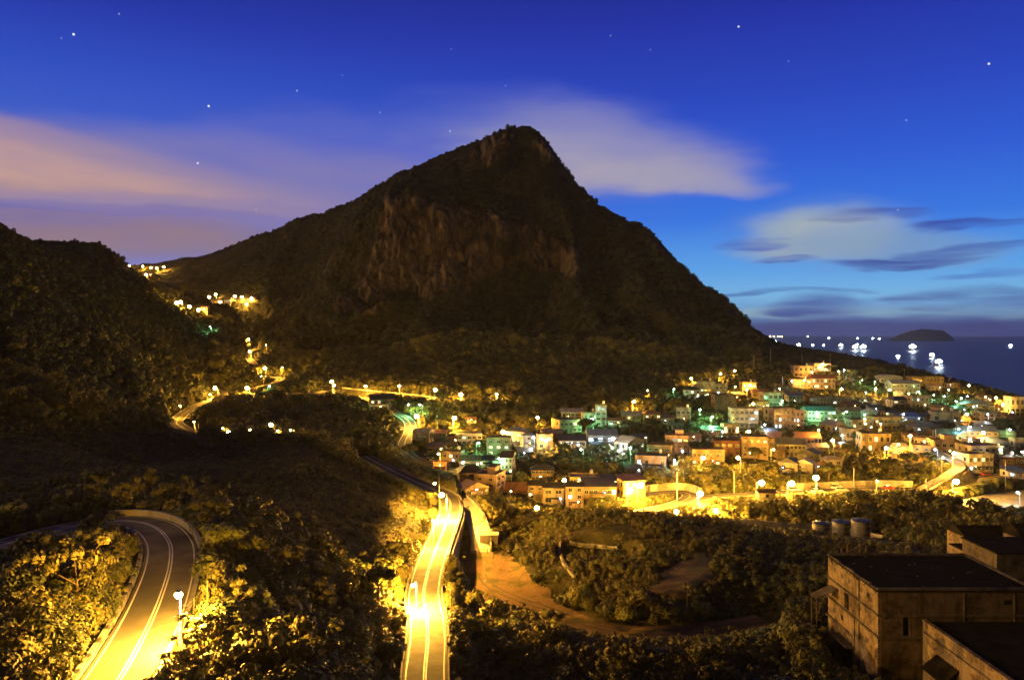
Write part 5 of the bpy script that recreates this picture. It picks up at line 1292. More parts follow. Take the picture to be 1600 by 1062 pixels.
HOUSES = [
 (594,634,440,38,11,'grey','gable','dark','dark roofed house beside the middle road, up left of the two green lamps',K(lit='ww',turn=12)),
 (592,642,425,30,8,'pink','flat','slab','low flat roofed wing under the dark roofed house by the middle road',K()),
 (660,690,385,27,15,'pink','gable','pale','lamp lit shop with pale roof at the inner bend of the village road',K(turn=-14,lit='w')),
 (685,691,383,24,14,'brick','shed','rust','rusty lean-to shed right of the lamp lit shop',K()),
 (682,709,362,26,11,'brick','shed','rust','reddish shed with tin roof above the orange stone bank',K(turn=-10)),
 (706,694,384,17,8,'brick','gable','rust','small brick red hut left of the white balcony house',K()),
 (731,695,380,40,15,'white','flat','dark','white two storey balcony house above the green bush',K(st=2,balcony=True,turn=8,lit='g')),
 (735,660,415,14,5,'white','gable','rust','tiny white cottage alone under the dark trees',K(turn=20)),
 (707,726,345,30,18,'tan','flat','rust','tan terrace house on the bank above the village road',K(turn=-12,lit='w')),
 (780,712,355,37,26,'tan','flat','slab','beige three storey house with several lit windows',K(st=3,lit='wwwg',balcony=True,turn=-4)),
 (807,696,385,31,22,'grey','hip','bluegrey','grey two storey house with broad hip roof beside the flaring lamp',K(st=2,lit='ww',turn=-16)),
 (825,700,380,20,20,'blue','hip','bluegrey','bluish hip roofed house lit by a white lamp',K(turn=12)),
 (851,702,380,24,21,'yellow','flat','tan','orange glowing house front right behind the flaring lamp',K(turn=6,lit='ww')),
 (734,734,340,32,14,'white','shed','green','long white row house with green metal roof',K(lit='c',nwin=5)),
 (759,732,338,23,13,'cream','shed','dark','small cream house joined to the green roofed row house',K(turn=8)),
 (778,737,335,16,14,'white','flat','slab','white boxy house left of the narrow white house',K(lit='g')),
 (794,744,330,18,29,'white','gable','dark','narrow white three storey house with three windows in a row',K(st=3,nwin=3,turn=-8,d=9)),
 (734,759,305,38,21,'pink','hip','dark','house with large dark hip roof nearest the village road end',K(st=2,turn=10,d=9)),
 (765,773,292,37,29,'pink','flat','dark','pinkish three storey house with a room on its roof and a lit upper window',K(st=3,pent=True,lit='g',turn=-18,d=10)),
 (791,761,305,18,16,'blue','flat','dark','small bluish house squeezed right of the house with the roof room',K(lit='c')),
 (737,776,280,41,13,'tan','side','tan','tan roofed low house above the ramp railing',K(turn=30)),
 (811,778,283,50,12,'brown','gable','rust','long dark brown roofed house between the roof room house and the dark row',K(turn=-10,d=9)),
 (848,751,300,35,17,'tan','hip','dark','house with a balustraded verandah above the dark row houses',K(st=2,balcony=True,nwin=6)),
 (839,783,272,26,25,'tan','gable','dark','left house of the dark roofed row at the scrub edge, two storeys',K(st=2,turn=-8)),
 (866,789,268,32,27,'cream','gable','dark','middle house of the dark roofed row, pale front with a chimney room',K(st=2,turn=-6)),
 (898,793,266,28,33,'pink','gable','dark','right house of the dark roofed row, three storeys with one lit window',K(st=3,lit='c')),
 (938,780,280,50,20,'brown','shed','dark','long dark hall right of the three storey row house',K(st=1,d=11,nwin=7,lit='c')),
 (914,757,300,46,9,'yellow','flat','tan','long low lit arcade behind the dark row houses',K(arc=True,nwin=9,lit='ww')),
 (952,760,297,32,9,'tan','shed','dark','low annex right of the lit arcade',K()),
 (988,778,284,36,27,'yellow','shed','rust','fiercely lit house by two lamps at the foot of the stairway',K(st=2,lit='www',turn=14)),
 (990,741,315,24,8,'tan','shed','dark','small shed on the dark slope above the fiercely lit house',K()),
 (940,666,425,17,31,'white','flat','slab','white four storey tower house with open window bays',K(st=4,nwin=2,tank=True,d=8,turn=-4)),
 (922,666,422,24,19,'cream','flat','slab','pale green lit wing left of the white tower house',K(st=2,lit='g',turn=6)),
 (895,657,430,34,13,'grey','shed','pale','open sided dark hall with a pale roof edge left of the tower house',K(arc=True,nwin=5)),
 (886,677,405,38,19,'tan','flat','bluegrey','house with one bright orange side wall left of the tower house',K(st=2,turn=22,lit='w')),
 (864,690,390,30,13,'yellow','shed','tan','orange lit row right of the flaring lamp',K(lit='ww')),
 (962,667,420,21,10,'white','gable','red','white cottage with red roof right of the tower house',K(lit='cc',turn=-12)),
 (988,664,425,30,15,'yellow','gable','pale','floodlit shed with bright pale gable roof under the glaring lamp',K(lit='w',turn=-6)),
 (1019,663,428,27,16,'yellow','hip','red','second floodlit shed, with a reddish roof and bright windows',K(lit='www',turn=5)),
 (1044,664,430,20,11,'tan','shed','rust','dim lean-to between the floodlit shed and the pink tower cottage',K()),
 (942,695,388,46,15,'blue','gable','bluegrey','blue lit row of rooms with metal roof',K(nwin=6,lit='cccc')),
 (895,700,380,42,12,'grey','shed','dark','dark house with three small lit windows below the bright orange wall',K(lit='ccc')),
 (985,704,375,38,13,'cream','side','tan','gabled house lit pale green at an angle to the rest',K(turn=38,lit='g')),
 (999,692,392,24,9,'blue','gable','bluegrey','cyan roofed annex behind the angled gabled house',K(turn=25)),
 (974,716,352,12,9,'tan','side','tan','tiny tile roofed hut below the angled gabled house',K()),
 (1060,713,350,35,30,'pink','flat','dark','three storey pink house with dark rooftop room between the flat wings',K(st=3,pent=True,lit='ww',turn=-10)),
 (1036,718,345,38,20,'tan','flat','dark','flat roofed wing left of the three storey pink house',K(st=2,turn=-22)),
 (1022,735,330,48,20,'tan','flat','dark','low flat roofed house with parapet at the top of the stairway',K(st=1,turn=-16,lit='c',balcony=False,nwin=4)),
 (1070,661,430,22,21,'pink','flat','slab','pink tower cottage beside the green lamps',K(st=2,tank=True,turn=-14)),
 (1083,623,495,25,14,'white','hip','dark','white villa with dark hip roof below the glaring lamp',K(st=2,lit='cc',turn=-6)),
 (1106,622,500,24,24,'cream','flat','slab','cream block with bright lit ground floor right of the white villa',K(st=3,lit='gg')),
 (1127,619,505,20,17,'grey','flat','dark','grey block right of the cream block under the two topmost lamps',K(st=2)),
 (1097,611,530,22,10,'white','shed','green','low pale house behind the white villa',K()),
 (1134,646,455,33,27,'brown','flat','rust','dark brown windowless looking block above the cream balcony house',K(st=3,nwin=3)),
 (1165,669,420,43,29,'cream','flat','slab','cream three storey house with long balconies and a tank',K(st=3,balcony=True,tank=True,lit='c',nwin=6,turn=-8,d=9)),
 (1171,616,540,22,17,'yellow','flat','slab','orange lit cottage with two lamps at the hill edge',K(st=2,lit='w')),
 (1188,622,530,26,9,'tan','gable','rust','low gabled house right below the orange lit cottage',K()),
 (1114,681,402,31,9,'brown','shed','green','long shed with a pale green metal roof',K(turn=6,nwin=5)),
 (1143,676,408,24,11,'yellow','flat','slab','small orange arcaded annex behind the green metal shed',K(arc=True,nwin=4,lit='ww')),
 (1108,729,338,50,24,'tan','flat','rust','broad two storey house facing the left courtyard lamp',K(st=2,lit='ww',nwin=7,turn=-4,d=8)),
 (1139,713,358,40,22,'brick','flat','dark','brick red house with dark roof deck behind the courtyard',K(st=2,turn=-10)),
 (1152,702,372,22,16,'grey','gable','bluegrey','grey gable roofed house between the brick red house and the tan house',K()),
 (1183,716,358,40,31,'tan','flat','slab','tan house with a railed roof terrace right of the courtyard',K(st=3,lit='w',turn=-12,nwin=4)),
 (1222,671,425,36,31,'tan','flat','rust','orange three storey house with a bright lit ground floor',K(st=3,lit='ccc',turn=14,d=10)),
 (1247,671,428,18,28,'pink','flat','slab','narrow pinkish house with tall lit windows beside the orange three storey house',K(st=3,lit='cc',nwin=3)),
 (1208,637,540,30,22,'cream','flat','turq','pale green lit house with an outdoor stair roof',K(st=2,lit='g')),
 (1192,641,470,22,12,'yellow','flat','slab','small orange lit flat house under the pale green lit house',K(lit='w')),
 (1257,590,600,29,17,'pink','flat','slab','pinkish block highest in the village, with a tank on the roof',K(st=2,tank=True,turn=-8)),
 (1285,582,610,26,13,'pink','flat','slab','low wing right of the highest pinkish block',K(st=1,lit='w')),
 (1287,608,580,37,17,'tan','gable','red','long house with a brown tile roof and lit verandah in the upper right village',K(st=2,lit='www',nwin=6)),
 (1256,606,585,33,12,'yellow','flat','slab','orange lit terrace house under the highest pinkish block',K(lit='w')),
 (1244,632,530,24,14,'grey','shed','bluegrey','small grey house with bluish roof over the turquoise hall',K(st=2)),
 (1297,634,540,66,12,'tan','flat','slab','very long orange lit wall-like building below the largest glaring lamp',K(nwin=12)),
 (1224,618,560,20,8,'grey','hip','blue','blue tarpaulin roofed hut by the dim lamp and pole',K()),
 (1284,658,480,44,16,'white','gable','turq','turquoise roofed hall with a lit window row',K(lit='cccc',nwin=7)),
 (1331,657,485,34,14,'pink','gable','tan','tan roofed twin house right of the turquoise hall',K(lit='w')),
 (1309,662,470,18,13,'yellow','flat','slab','small yellow lit box house left of the tan roofed twin',K()),
 (1362,663,472,24,19,'white','side','purple','white gable fronted house with two small lit windows',K(lit='cc',turn=-24,st=2)),
 (1387,672,455,40,18,'yellow','flat','tan','wide orange flat house right of the white gable fronted house',K(nwin=6,lit='w',st=2)),
 (1348,674,440,34,16,'grey','flat','rust','grey flat house between the tan twin and the wide orange house',K(lit='c',st=2)),
 (1334,690,412,28,18,'white','flat','slab','plain white house with three small windows',K(st=1,nwin=3)),
 (1372,707,378,43,27,'yellow','flat','dark','yellow two storey house lit by a floodlight at its corner',K(st=2,lit='ww',turn=-10,nwin=5)),
 (1306,676,438,30,12,'tan','side','purple','house under a steep faded purple metal roof',K(turn=28)),
 (1243,694,398,82,10,'pink','gable','rust','long low arcaded row below the dark trees',K(arc=True,nwin=14)),
 (1240,714,372,43,20,'white','gable','bluegrey','white verandah house with blue grey roof',K(st=2,nwin=7,turn=-10)),
 (1196,712,368,28,24,'tan','flat','dark','tan block left of the thin post lamp',K(st=2,lit='w')),
 (1219,715,362,25,12,'tan','gable','tan','orange gabled shed beside the thin post lamp',K(turn=-25)),
 (1279,712,370,30,13,'grey','gable','purple','house with a dark and a purple roof half right of the verandah house',K()),
 (1269,729,345,30,20,'olive','side','dark','olive walled house with steep dark roof',K(turn=-38,st=2)),
 (1238,741,330,28,18,'cream','side','dark','dark roofed half of the twin gabled houses above the steps',K(turn=-32)),
 (1262,742,328,28,18,'grey','side','pale','pale roofed half of the twin gabled houses above the steps',K(turn=-32,lit='c')),
 (1303,739,330,26,21,'cream','hip','pale','small cream two storey house with pale hip roof above the parked cars',K(st=2,nwin=2,turn=6)),
 (1284,738,331,16,14,'brick','flat','dark','brick red box house left of the small cream house',K(st=1)),
 (1450,605,640,50,15,'yellow','flat','tan','wide yellow lit school block on the ridge before the sea',K(st=2,nwin=9,d=10)),
 (1416,614,590,44,15,'cream','gable','purple','purple grey roofed hall in front of the school block',K(nwin=7,d=12)),
 (1393,600,620,34,9,'white','vault','pale','white barrel roofed hall on the ridge',K(d=12)),
 (1438,638,540,28,18,'pink','flat','slab','pinkish house with a bright strip light at its foot',K(st=2,lit='c')),
 (1410,637,545,30,12,'cream','hip','dark','low cream house with dark hip roof left of the pinkish one',K(lit='w')),
 (1407,625,560,12,12,'cream','side','purple','little cream tower beside the car park',K()),
 (1484,663,470,40,17,'tan','flat','bluegrey','long tan walled building with a flat dark roof under the glaring lamp',K(st=1,turn=-18,nwin=3)),
 (1555,660,475,40,14,'tan','flat','dark','tan block below the glaring coast lamps',K(nwin=4)),
 (1590,650,500,22,28,'white','flat','slab','white pillared building at the right edge of the picture',K(st=2,arc=True,nwin=3)),
 (1530,640,520,44,9,'grey','hip','bluegrey','dark blue roofed house below the hillside garden',K(turn=-10)),
 (1428,660,480,34,9,'grey','hip','blue','house under a broad blue roof left of the long tan building',K()),
 (1455,659,478,18,9,'tan','side','dark','small pale gable beside the broad blue roof',K()),
 (1410,672,455,36,13,'cream','flat','blue','cream row under the glaring bluish lamp',K(nwin=6)),
 (1452,678,440,42,11,'grey','hip','bluegrey','broad dim hip roof above the twin white posts',K()),
 (1535,690,400,52,16,'tan','gable','bluegrey','long roofed house behind the large glaring lamp on the right',K(turn=-8)),
 (1486,688,410,44,9,'brown','gable','dark','dark roofed row left of the glaring bluish lamp',K()),
 (1555,702,385,44,10,'grey','hip','blue','deep blue roofed house right of the glaring bluish lamp',K(lit='cc')),
 (1412,716,365,38,15,'tan','hip','purple','house with a shining purple hip roof under the large glaring lamp',K(turn=-14,d=9,lit='w')),
 (1443,717,360,26,19,'yellow','flat','dark','orange white flat house at the top of the ramp',K(st=2,turn=-16)),
 (1450,698,385,30,12,'tan','flat','dark','tan flat house behind the orange white one',K()),
 (1484,712,360,40,21,'tan','flat','rust','wide tan house above the ramp, with a rooftop store',K(st=2,pent=True,turn=-10)),
 (1531,738,330,42,26,'white','flat','dark','big white two storey house at the road corner with a lit shopfront',K(st=2,nwin=6,lit='cww',turn=8,d=8)),
 (1541,727,345,52,28,'yellow','flat','rust','tall orange rear block behind the big white corner house',K(st=3,tank=True,turn=4)),
 (1583,733,338,34,16,'brown','flat','rust','brown low house right of the big white corner house',K(st=2,nwin=5)),
 (1588,746,322,26,10,'white','shed','blue','pale blue lit shop at the far right of the road',K(lit='ccc')),
 (277,474,862,22,7,'cream','gable','rust','small lit house at the left of the upper hamlet',K(lit='w',d=8)),
 (333,476,890,26,7,'yellow','gable','pale','long lit house in the centre of the upper hamlet',K(lit='www',d=8)),
 (352,474,900,16,6,'cream','gable','rust','low house right of the long lit one in the upper hamlet',K(lit='w')),
 (318,486,838,12,6,'cream','gable','rust','little house by the lowest hamlet lamp',K()),
 (392,470,900,14,5,'tan','gable','rust','little house by the hamlet bushes at the right',K(lit='w')),
 (230,432,1210,16,5,'yellow','gable','pale','lone lit house in the fold beneath the pass',K(lit='ww')),
 (242,422,1345,20,5,'yellow','gable','pale','bright building on the pass between hill and mountain',K(lit='ww')),
]
HOUSES += [
 (1502,690,405,22,11,'grey','side','blue','small blue gabled roof wedged below the glaring green lamp',K(turn=15)),
 (1522,698,392,20,10,'tan','flat','dark','small tan box house right of the small blue gabled roof',K(lit='c')),
 (1575,690,400,26,12,'brown','gable','rust','rusty gabled house below the pale lamp at the far right',K(turn=-14)),
 (1596,700,385,20,12,'cream','flat','slab','cream house cut by the right edge of the picture',K(lit='c')),
 (1470,672,450,22,9,'tan','gable','dark','dark gabled cottage below the long tan building',K(turn=12)),
 (1508,664,465,20,9,'brick','gable','rust','brick coloured cottage at the right end of the long tan building',K(turn=-20)),
 (1540,672,440,22,9,'grey','shed','bluegrey','grey shed behind the large glaring lamp on the right',K()),
 (1580,662,470,20,11,'tan','gable','rust','tan gabled house under the lower coast lamp',K(turn=10)),
 (1562,645,505,18,9,'brown','flat','dark','brown box house under the coast lamps',K()),
 (1572,636,535,16,9,'yellow','flat','tan','small yellow lit house beside the lower coast lamp',K(lit='w')),
 (1541,628,560,18,7,'tan','gable','rust','low lit cottage on the coast edge left of the glaring lamps',K(lit='w')),
 (1470,645,505,18,8,'pink','gable','rust','pinkish cottage under the hillside garden',K(turn=16)),
 (1500,646,500,20,8,'cream','shed','green','cream shed below the brightest garden lamp',K()),
 (1463,610,610,18,7,'cream','gable','tan','small cream house at the right end of the school block',K()),
 (1490,606,625,20,6,'tan','flat','slab','low wall-like house on the ridge under the striped mast',K()),
 (1370,645,505,20,9,'grey','gable','blue','blue roofed cottage below the car park',K(turn=-12)),
 (1395,655,482,22,10,'tan','gable','dark','dark roofed cottage right of the white gable fronted house',K(turn=14)),
 (1332,640,520,20,8,'brick','shed','rust','reddish shed above the tan roofed twin house',K()),
 (1425,690,402,20,10,'yellow','gable','rust','little gabled house under the large glaring lamp over the purple roof',K(turn=-16,lit='w')),
 (1470,700,385,18,9,'pink','shed','dark','pinkish lean-to left of the wide tan house',K()),
 (1320,705,385,20,10,'brown','gable','dark','brown cottage in the trees left of the yellow two storey house',K(turn=18)),
 (1265,690,410,18,10,'cream','gable','tan','small cream cottage at the flaring lamp above the arcade',K(turn=-12,lit='w')),
 (1206,684,412,18,10,'grey','shed','bluegrey','grey lean-to under the orange three storey house',K()),
 (1085,690,395,20,9,'tan','gable','rust','rusty gabled hut left of the brick red house',K(turn=14)),
 (1060,672,415,18,8,'grey','gable','green','green roofed hut below the pink tower cottage',K(turn=-10)),
 (820,715,340,22,9,'grey','shed','dark','dim shed in the trees above the balustraded house',K()),
 (690,735,328,22,10,'brick','flat','rust','small brick wall house on the bend bank below the post lamp',K(turn=-16)),
 (1130,628,495,18,9,'tan','gable','rust','small tan house under the grey block',K()),
 (1155,624,505,18,8,'yellow','shed','tan','small lit house left of the gabled house under the orange cottage',K(lit='w')),
]
for h_ in HOUSES: house(*h_[:9], **h_[9])
# ------------------------------------------------------------------ the ruined works at the lower right
def stained(name, c1, c2, stain, bare):
    """old plaster: vertical streaks, blotches where the coat fell off"""
    m, nt, b = new_mat(name); L = nt.links.new
    g = nt.nodes.new('ShaderNodeNewGeometry')
    def nz(scale, sc, detail=8, rough=0.6):
        mp = nt.nodes.new('ShaderNodeMapping'); mp.inputs['Scale'].default_value = sc; L(g.outputs['Position'], mp.inputs[0])
        n = nt.nodes.new('ShaderNodeTexNoise'); n.inputs['Scale'].default_value = scale; n.inputs['Detail'].default_value = detail; n.inputs['Roughness'].default_value = rough
        L(mp.outputs[0], n.inputs['Vector']); return n.outputs['Fac']
    def rp(f, a, b_):
        r = nt.nodes.new('ShaderNodeValToRGB'); r.color_ramp.elements[0].position = a; r.color_ramp.elements[1].position = b_; L(f, r.inputs['Fac']); return r.outputs['Color']
    def mx(f, A, B):
        n = nt.nodes.new('ShaderNodeMix'); n.data_type = 'RGBA'; L(f, n.inputs['Factor'])
        for k, x in (('A',A),('B',B)):
            if isinstance(x, tuple): n.inputs[k].default_value = (*x,1)
            else: L(x, n.inputs[k])
        return n.outputs['Result']
    base = mx(rp(nz(0.8,(1,1,1)), 0.35, 0.65), c1, c2)
    base = mx(rp(nz(1.0,(0.55,0.55,0.11),9,0.72), 0.50, 0.70), base, stain)
    base = mx(rp(nz(0.16,(1,1,1.6),7,0.7), 0.50, 0.64), base, tuple(0.55*q+0.1*w for q,w in zip(stain,c1)))
    base = mx(rp(nz(0.33,(1,1,1),9,0.7), 0.56, 0.60), base, bare)
    base = mx(rp(nz(3.0,(1,1,0.6),6), 0.58, 0.72), base, stain)
    L(base, b.inputs['Base Color']); b.inputs['Roughness'].default_value = 0.95; b.inputs['Specular IOR Level'].default_value = 0.15
    bp = nt.nodes.new('ShaderNodeBump'); bp.inputs['Strength'].default_value = 0.5; bp.inputs['Distance'].default_value = 0.12
    L(nz(2.5,(1,1,1)), bp.inputs['Height']); L(bp.outputs[0], b.inputs['Normal'])
    return m
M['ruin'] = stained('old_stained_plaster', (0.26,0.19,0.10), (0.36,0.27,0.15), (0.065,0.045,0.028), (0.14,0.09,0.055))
M['ruin_dark'] = stained('shaded_plaster', (0.11,0.085,0.055), (0.17,0.13,0.085), (0.03,0.024,0.017), (0.07,0.05,0.035))  # ruin plaster darkened in colour to carry the shade of the front face
M['ledge'] = stained('ledge_concrete', (0.10,0.085,0.065), (0.16,0.135,0.10), (0.04,0.035,0.028), (0.07,0.06,0.05))
M['felt'] = noisy('black_roof_felt', (0.010,0.0085,0.006), (0.03,0.024,0.015), 0.35, 1.0, 9, 0.3, (0.02,0.019,0.010), 0.15, spec=0.02)
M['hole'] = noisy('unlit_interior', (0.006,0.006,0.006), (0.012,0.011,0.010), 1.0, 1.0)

def wall_with_holes(mb, axis, fixed, thick, a0, a1, z0, z1, holes):
    """a wall along x (axis 0) or y (axis 1) with rectangular openings (a,b,z,z)"""
    As = sorted({a0, a1, *[h[0] for h in holes], *[h[1] for h in holes]}); Zs = sorted({z0, z1, *[h[2] for h in holes], *[h[3] for h in holes]})
    for i in range(len(As)-1):
        for j in range(len(Zs)-1):
            ca, cz = (As[i]+As[i+1])/2, (Zs[j]+Zs[j+1])/2
            if any(h[0] < ca < h[1] and h[2] < cz < h[3] for h in holes): continue
            if axis == 0: mb.box(As[i], As[i+1], fixed, fixed+thick, Zs[j], Zs[j+1])
            else: mb.box(fixed, fixed+thick, As[i], As[i+1], Zs[j], Zs[j+1])
X0, X1, Y0, Y1, ZT, ZB = 57.0, 81.6, 124.0, 143.6, -40.3, -58.0
S_ = 3.45
ru = thing('ruined_building', 'large derelict plaster building with black flat roof and gaping doorway at the lower right', 'ruin', (X0,Y0,ZB))
def P_(o): o.location = Vector(o.location)-Vector((X0,Y0,ZB)); return o
za, zb_, zc = ZT-S_-0.15, ZT-2*S_-0.1, ZT-3*S_
mb = MB()
lh = [(134.8,136.6,zb_+0.35,za-0.45), (133.0,138.2,ZB,zc-1.9)]
for y in (127.0,129.6,134.2,137.0,140.2): lh.append((y,y+1.0,ZT-2.0,ZT-1.25))
for y in (127.5,129.7): lh.append((y,y+1.1,zc+0.9,zc+1.75))
for y in (137.0,140.5): lh.append((y,y+1.0,zc+1.1,zc+2.0))
recess = MB()
holes_open = lh[:2]
wall_with_holes(mb, 1, X0, 0.5, Y0, Y1, ZB, ZT, holes_open)
fh_ = [(60.9,61.9,zb_+0.1,za-0.35)]
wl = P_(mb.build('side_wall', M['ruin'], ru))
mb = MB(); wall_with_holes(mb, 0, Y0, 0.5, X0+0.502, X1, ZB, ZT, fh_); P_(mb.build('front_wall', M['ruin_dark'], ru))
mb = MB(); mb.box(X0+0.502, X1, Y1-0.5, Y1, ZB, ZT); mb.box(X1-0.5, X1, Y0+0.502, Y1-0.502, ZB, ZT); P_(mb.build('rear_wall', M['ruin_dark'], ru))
P_(MB().box(X0-0.12, X1+0.1, Y0-0.12, Y1+0.1, ZT+0.003, ZT+0.28).build('roof', M['felt'], ru))
rr_ = random.Random(3)
mb = MB()
for k in range(16): x, y = rr_.uniform(X0+1,X1-1), rr_.uniform(Y0+1,Y1-1); s = rr_.uniform(0.08,0.22); mb.box(x-s,x+s,y-s*0.7,y+s*0.7,ZT+0.285,ZT+0.285+s*0.5)
P_(tag(mb.build('roof_debris', M['ledge'], ru), kind='stuff'))
for z in (za, zb_): 
    mb = MB(); mb.box(X0-0.22, X0-0.003, Y0-0.22, Y1+0.1, z-0.18, z+0.18); mb.box(X0+0.0, X1, Y0-0.22, Y0-0.003, z-0.18, z+0.18); P_(mb.build('ledge', M['ledge'], ru))
mb = MB(); mb.box(X0-0.2, X0-0.003, 133.0, Y1+0.1, zc-0.25, zc+0.2); P_(mb.build('ledge', M['ledge'], ru))
mb = MB(); mb.box(X0-1.6, X0-0.003, 132.2, 138.6, zc-1.75, zc-1.45); P_(mb.build('door_canopy', M['ledge'], ru))
mb = MB(); mb.box(X0-0.16, X0-0.003, 132.4, 133.0-0.003, ZB, zb_-0.19); P_(mb.build('pilaster', M['ruin'], ru))
for h in lh[2:]: P_(MB().box(X0-0.004, X0+0.02, h[0], h[1], h[2], h[3]).build('blocked_vent', M['hole' if rr_.random() < 0.6 else 'ledge'], ru))
for h in ((61.2,62.3),(63.6,64.7),(76.6,77.8),(79.0,80.1)): P_(MB().box(h[0],h[1],Y0-0.006,Y0+0.02,ZT-2.0,ZT-1.25).build('blocked_vent', M['hole' if rr_.random() < 0.6 else 'ledge'], ru))
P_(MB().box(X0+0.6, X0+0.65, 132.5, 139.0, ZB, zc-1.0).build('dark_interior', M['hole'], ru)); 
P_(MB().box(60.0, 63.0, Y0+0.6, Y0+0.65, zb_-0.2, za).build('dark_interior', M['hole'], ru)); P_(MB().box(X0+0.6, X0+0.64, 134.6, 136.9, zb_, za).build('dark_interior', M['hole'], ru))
mb = MB()   # ragged plaster along the corner and the roof edge
for k in range(26):
    z = ZT-0.2-k*0.42; s = rr_.uniform(0.05,0.16); mb.box(X0-s*0.5-0.02, X0+s, Y0-s*0.6-0.02, Y0-0.006, z-rr_.uniform(.1,.3), z)
for k in range(60):
    y = rr_.uniform(Y0+.3,Y1-.5); s = rr_.uniform(0.1,0.5); mb.box(X0-0.05, X0-0.005, y, y+s, ZT-rr_.uniform(.05,.5), ZT-0.003)
P_(mb.build('crumbling_edge', M['ledge'], ru))

for x in (70.3, 78.1): P_(MB().tube((x,Y0-0.16,ZT-0.2),(x,Y0-0.16,ZB),0.09,n=6).build('drain_pipe', M['ledge'], ru))
P_(MB().tube((X0-0.12,130.6,ZT-0.1),(X0-0.12,130.6,zb_-3),0.08,n=6).build('drain_pipe', M['ledge'], ru))
for a in ((X0,X1,Y0-0.1,Y0+0.35),(X0,X1,Y1-0.35,Y1+0.08),(X1-0.35,X1,Y0+0.36,Y1-0.36)):
    P_(MB().box(*a,ZT+0.283,ZT+0.62).build('parapet', M['ledge'], ru))
mb = MB(); y = Y0+0.36
while y < Y1-1.5:
    l_ = rr_.uniform(0.8,2.4); hgt_ = rr_.choice((0.5,0.58,0.62,0.4)); mb.box(X0-0.1,X0+0.3,y,min(y+l_,Y1-.36),ZT+0.283,ZT+hgt_); y += l_+rr_.choice((0.002,0.002,0.3))
P_(mb.build('broken_parapet', M['ledge'], ru))
# the lower wing that comes towards the viewer
A0, A1, B0, B1, AT = 63.8, 92.0, 88.0, 123.7, -44.6
an = thing('ruined_building', 'roofed lower wing of the ruin with a peeling wall and dark window slots', 'ruin', (A0,B0,-57))
def Q_(o): o.location = Vector(o.location)-Vector((A0,B0,-57)); return o
holes = [(110.2,111.6,-53.2,-48.6),(106.4,108.0,-53.2,-48.8),(114.8,118.4,-52.5,-49.6),(100.5,102.2,-53.0,-48.8),(95.5,97.0,-53.0,-48.8)]
mb = MB(); wall_with_holes(mb, 1, A0, 0.45, B0, B1, -57, AT, holes); Q_(mb.build('side_wall', M['ruin'], an))
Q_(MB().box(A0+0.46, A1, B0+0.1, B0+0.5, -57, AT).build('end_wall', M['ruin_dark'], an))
Q_(MB().box(A0+0.46, A1, B0+0.1, B1-0.02, AT-0.5, AT-0.22).build('roof', M['felt'], an))
Q_(MB().box(A0-0.12, A0+0.55, B0-0.1, B1-0.003, AT+0.003, AT+0.2).build('coping', M['ruin'], an))
Q_(MB().box(A0-0.16, A0-0.003, B0, B1-0.003, AT-1.75, AT-1.5).build('ledge', M['ledge'], an))
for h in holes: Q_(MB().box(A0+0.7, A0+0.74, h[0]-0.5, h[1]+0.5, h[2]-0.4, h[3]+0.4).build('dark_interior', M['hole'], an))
for h in holes:
    q = MB().box(A0-0.06, A0-0.004, h[0]-0.16, h[0]-0.003, h[2], h[3]).box(A0-0.06, A0-0.004, h[1]+0.003, h[1]+0.16, h[2], h[3]); Q_(q.build('window_surround', M['ruin'], an))
q = MB(); q.add([(A0-2.4,113.6,-50.2),(A0-0.004,113.6,-48.3),(A0-0.004,119.6,-48.3),(A0-2.4,119.6,-50.2),(A0-2.4,113.6,-50.05),(A0-0.004,113.6,-48.15),(A0-0.004,119.6,-48.15),(A0-2.4,119.6,-50.05)],
   [(0,3,2,1),(4,5,6,7),(0,1,5,4),(1,2,6,5),(2,3,7,6),(3,0,4,7)]); Q_(q.build('lean_to_roof', M['felt'], an))
# small gabled shed roof in front
g = at(1288+105, 1052, 116); sh = thing('shed', 'little gabled shed roof poking up in front of the ruin', 'shed', (58.6,113.5,-57))
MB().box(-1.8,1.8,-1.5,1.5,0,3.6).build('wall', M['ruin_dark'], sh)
q = MB(); q.add([(-2.2,-1.9,3.55),(2.2,-1.9,3.55),(2.2,1.9,3.55),(-2.2,1.9,3.55),(0,-1.9,4.9),(0,1.9,4.9)],[(0,4,5,3),(1,2,5,4),(0,1,4),(3,5,2),(0,3,2,1)]); q.build('roof', M['felt'], sh)

# rear buildings of the works
def block(name, label, x0, x1, y0, y1, zt, zb, wm, holes_x=(), gable=0.0, rm='felt'):
    o = thing(name, label, 'building', (x0,y0,zb)); q = MB().box(0,x1-x0,0,y1-y0,0,zt-zb); q.build('wall', M[wm], o)
    w_, d_, h_ = x1-x0, y1-y0, zt-zb
    if gable:
        MB().add([(-.3,-.3,h_+.01),(w_+.3,-.3,h_+.01),(w_+.3,d_+.3,h_+.01),(-.3,d_+.3,h_+.01),(-.3,d_/2,h_+gable),(w_+.3,d_/2,h_+gable)],[(0,1,5,4),(2,3,4,5),(0,4,3),(1,2,5),(0,3,2,1)]).build('roof', M[rm], o)
    else:
        MB().box(-.15,w_+.15,-.15,d_+.15,h_+.003,h_+.3).build('roof', M[rm], o)
    for (a,b,z0_,z1_) in holes_x: MB().box(a-x0,b-x0,-0.05,-0.004,z0_-zb,z1_-zb).build('window', M['glass'], o)
    FOOT.append((x0,x1,y0,y1,0.8)); return o
block('derelict_block', 'square derelict block with dark flat roof behind the right end of the ruin', 91.3, 112, 150, 161.5, -41.6, -58, 'ruin_dark', [(97,98.4,-47,-45),(101,102.4,-47,-45)])
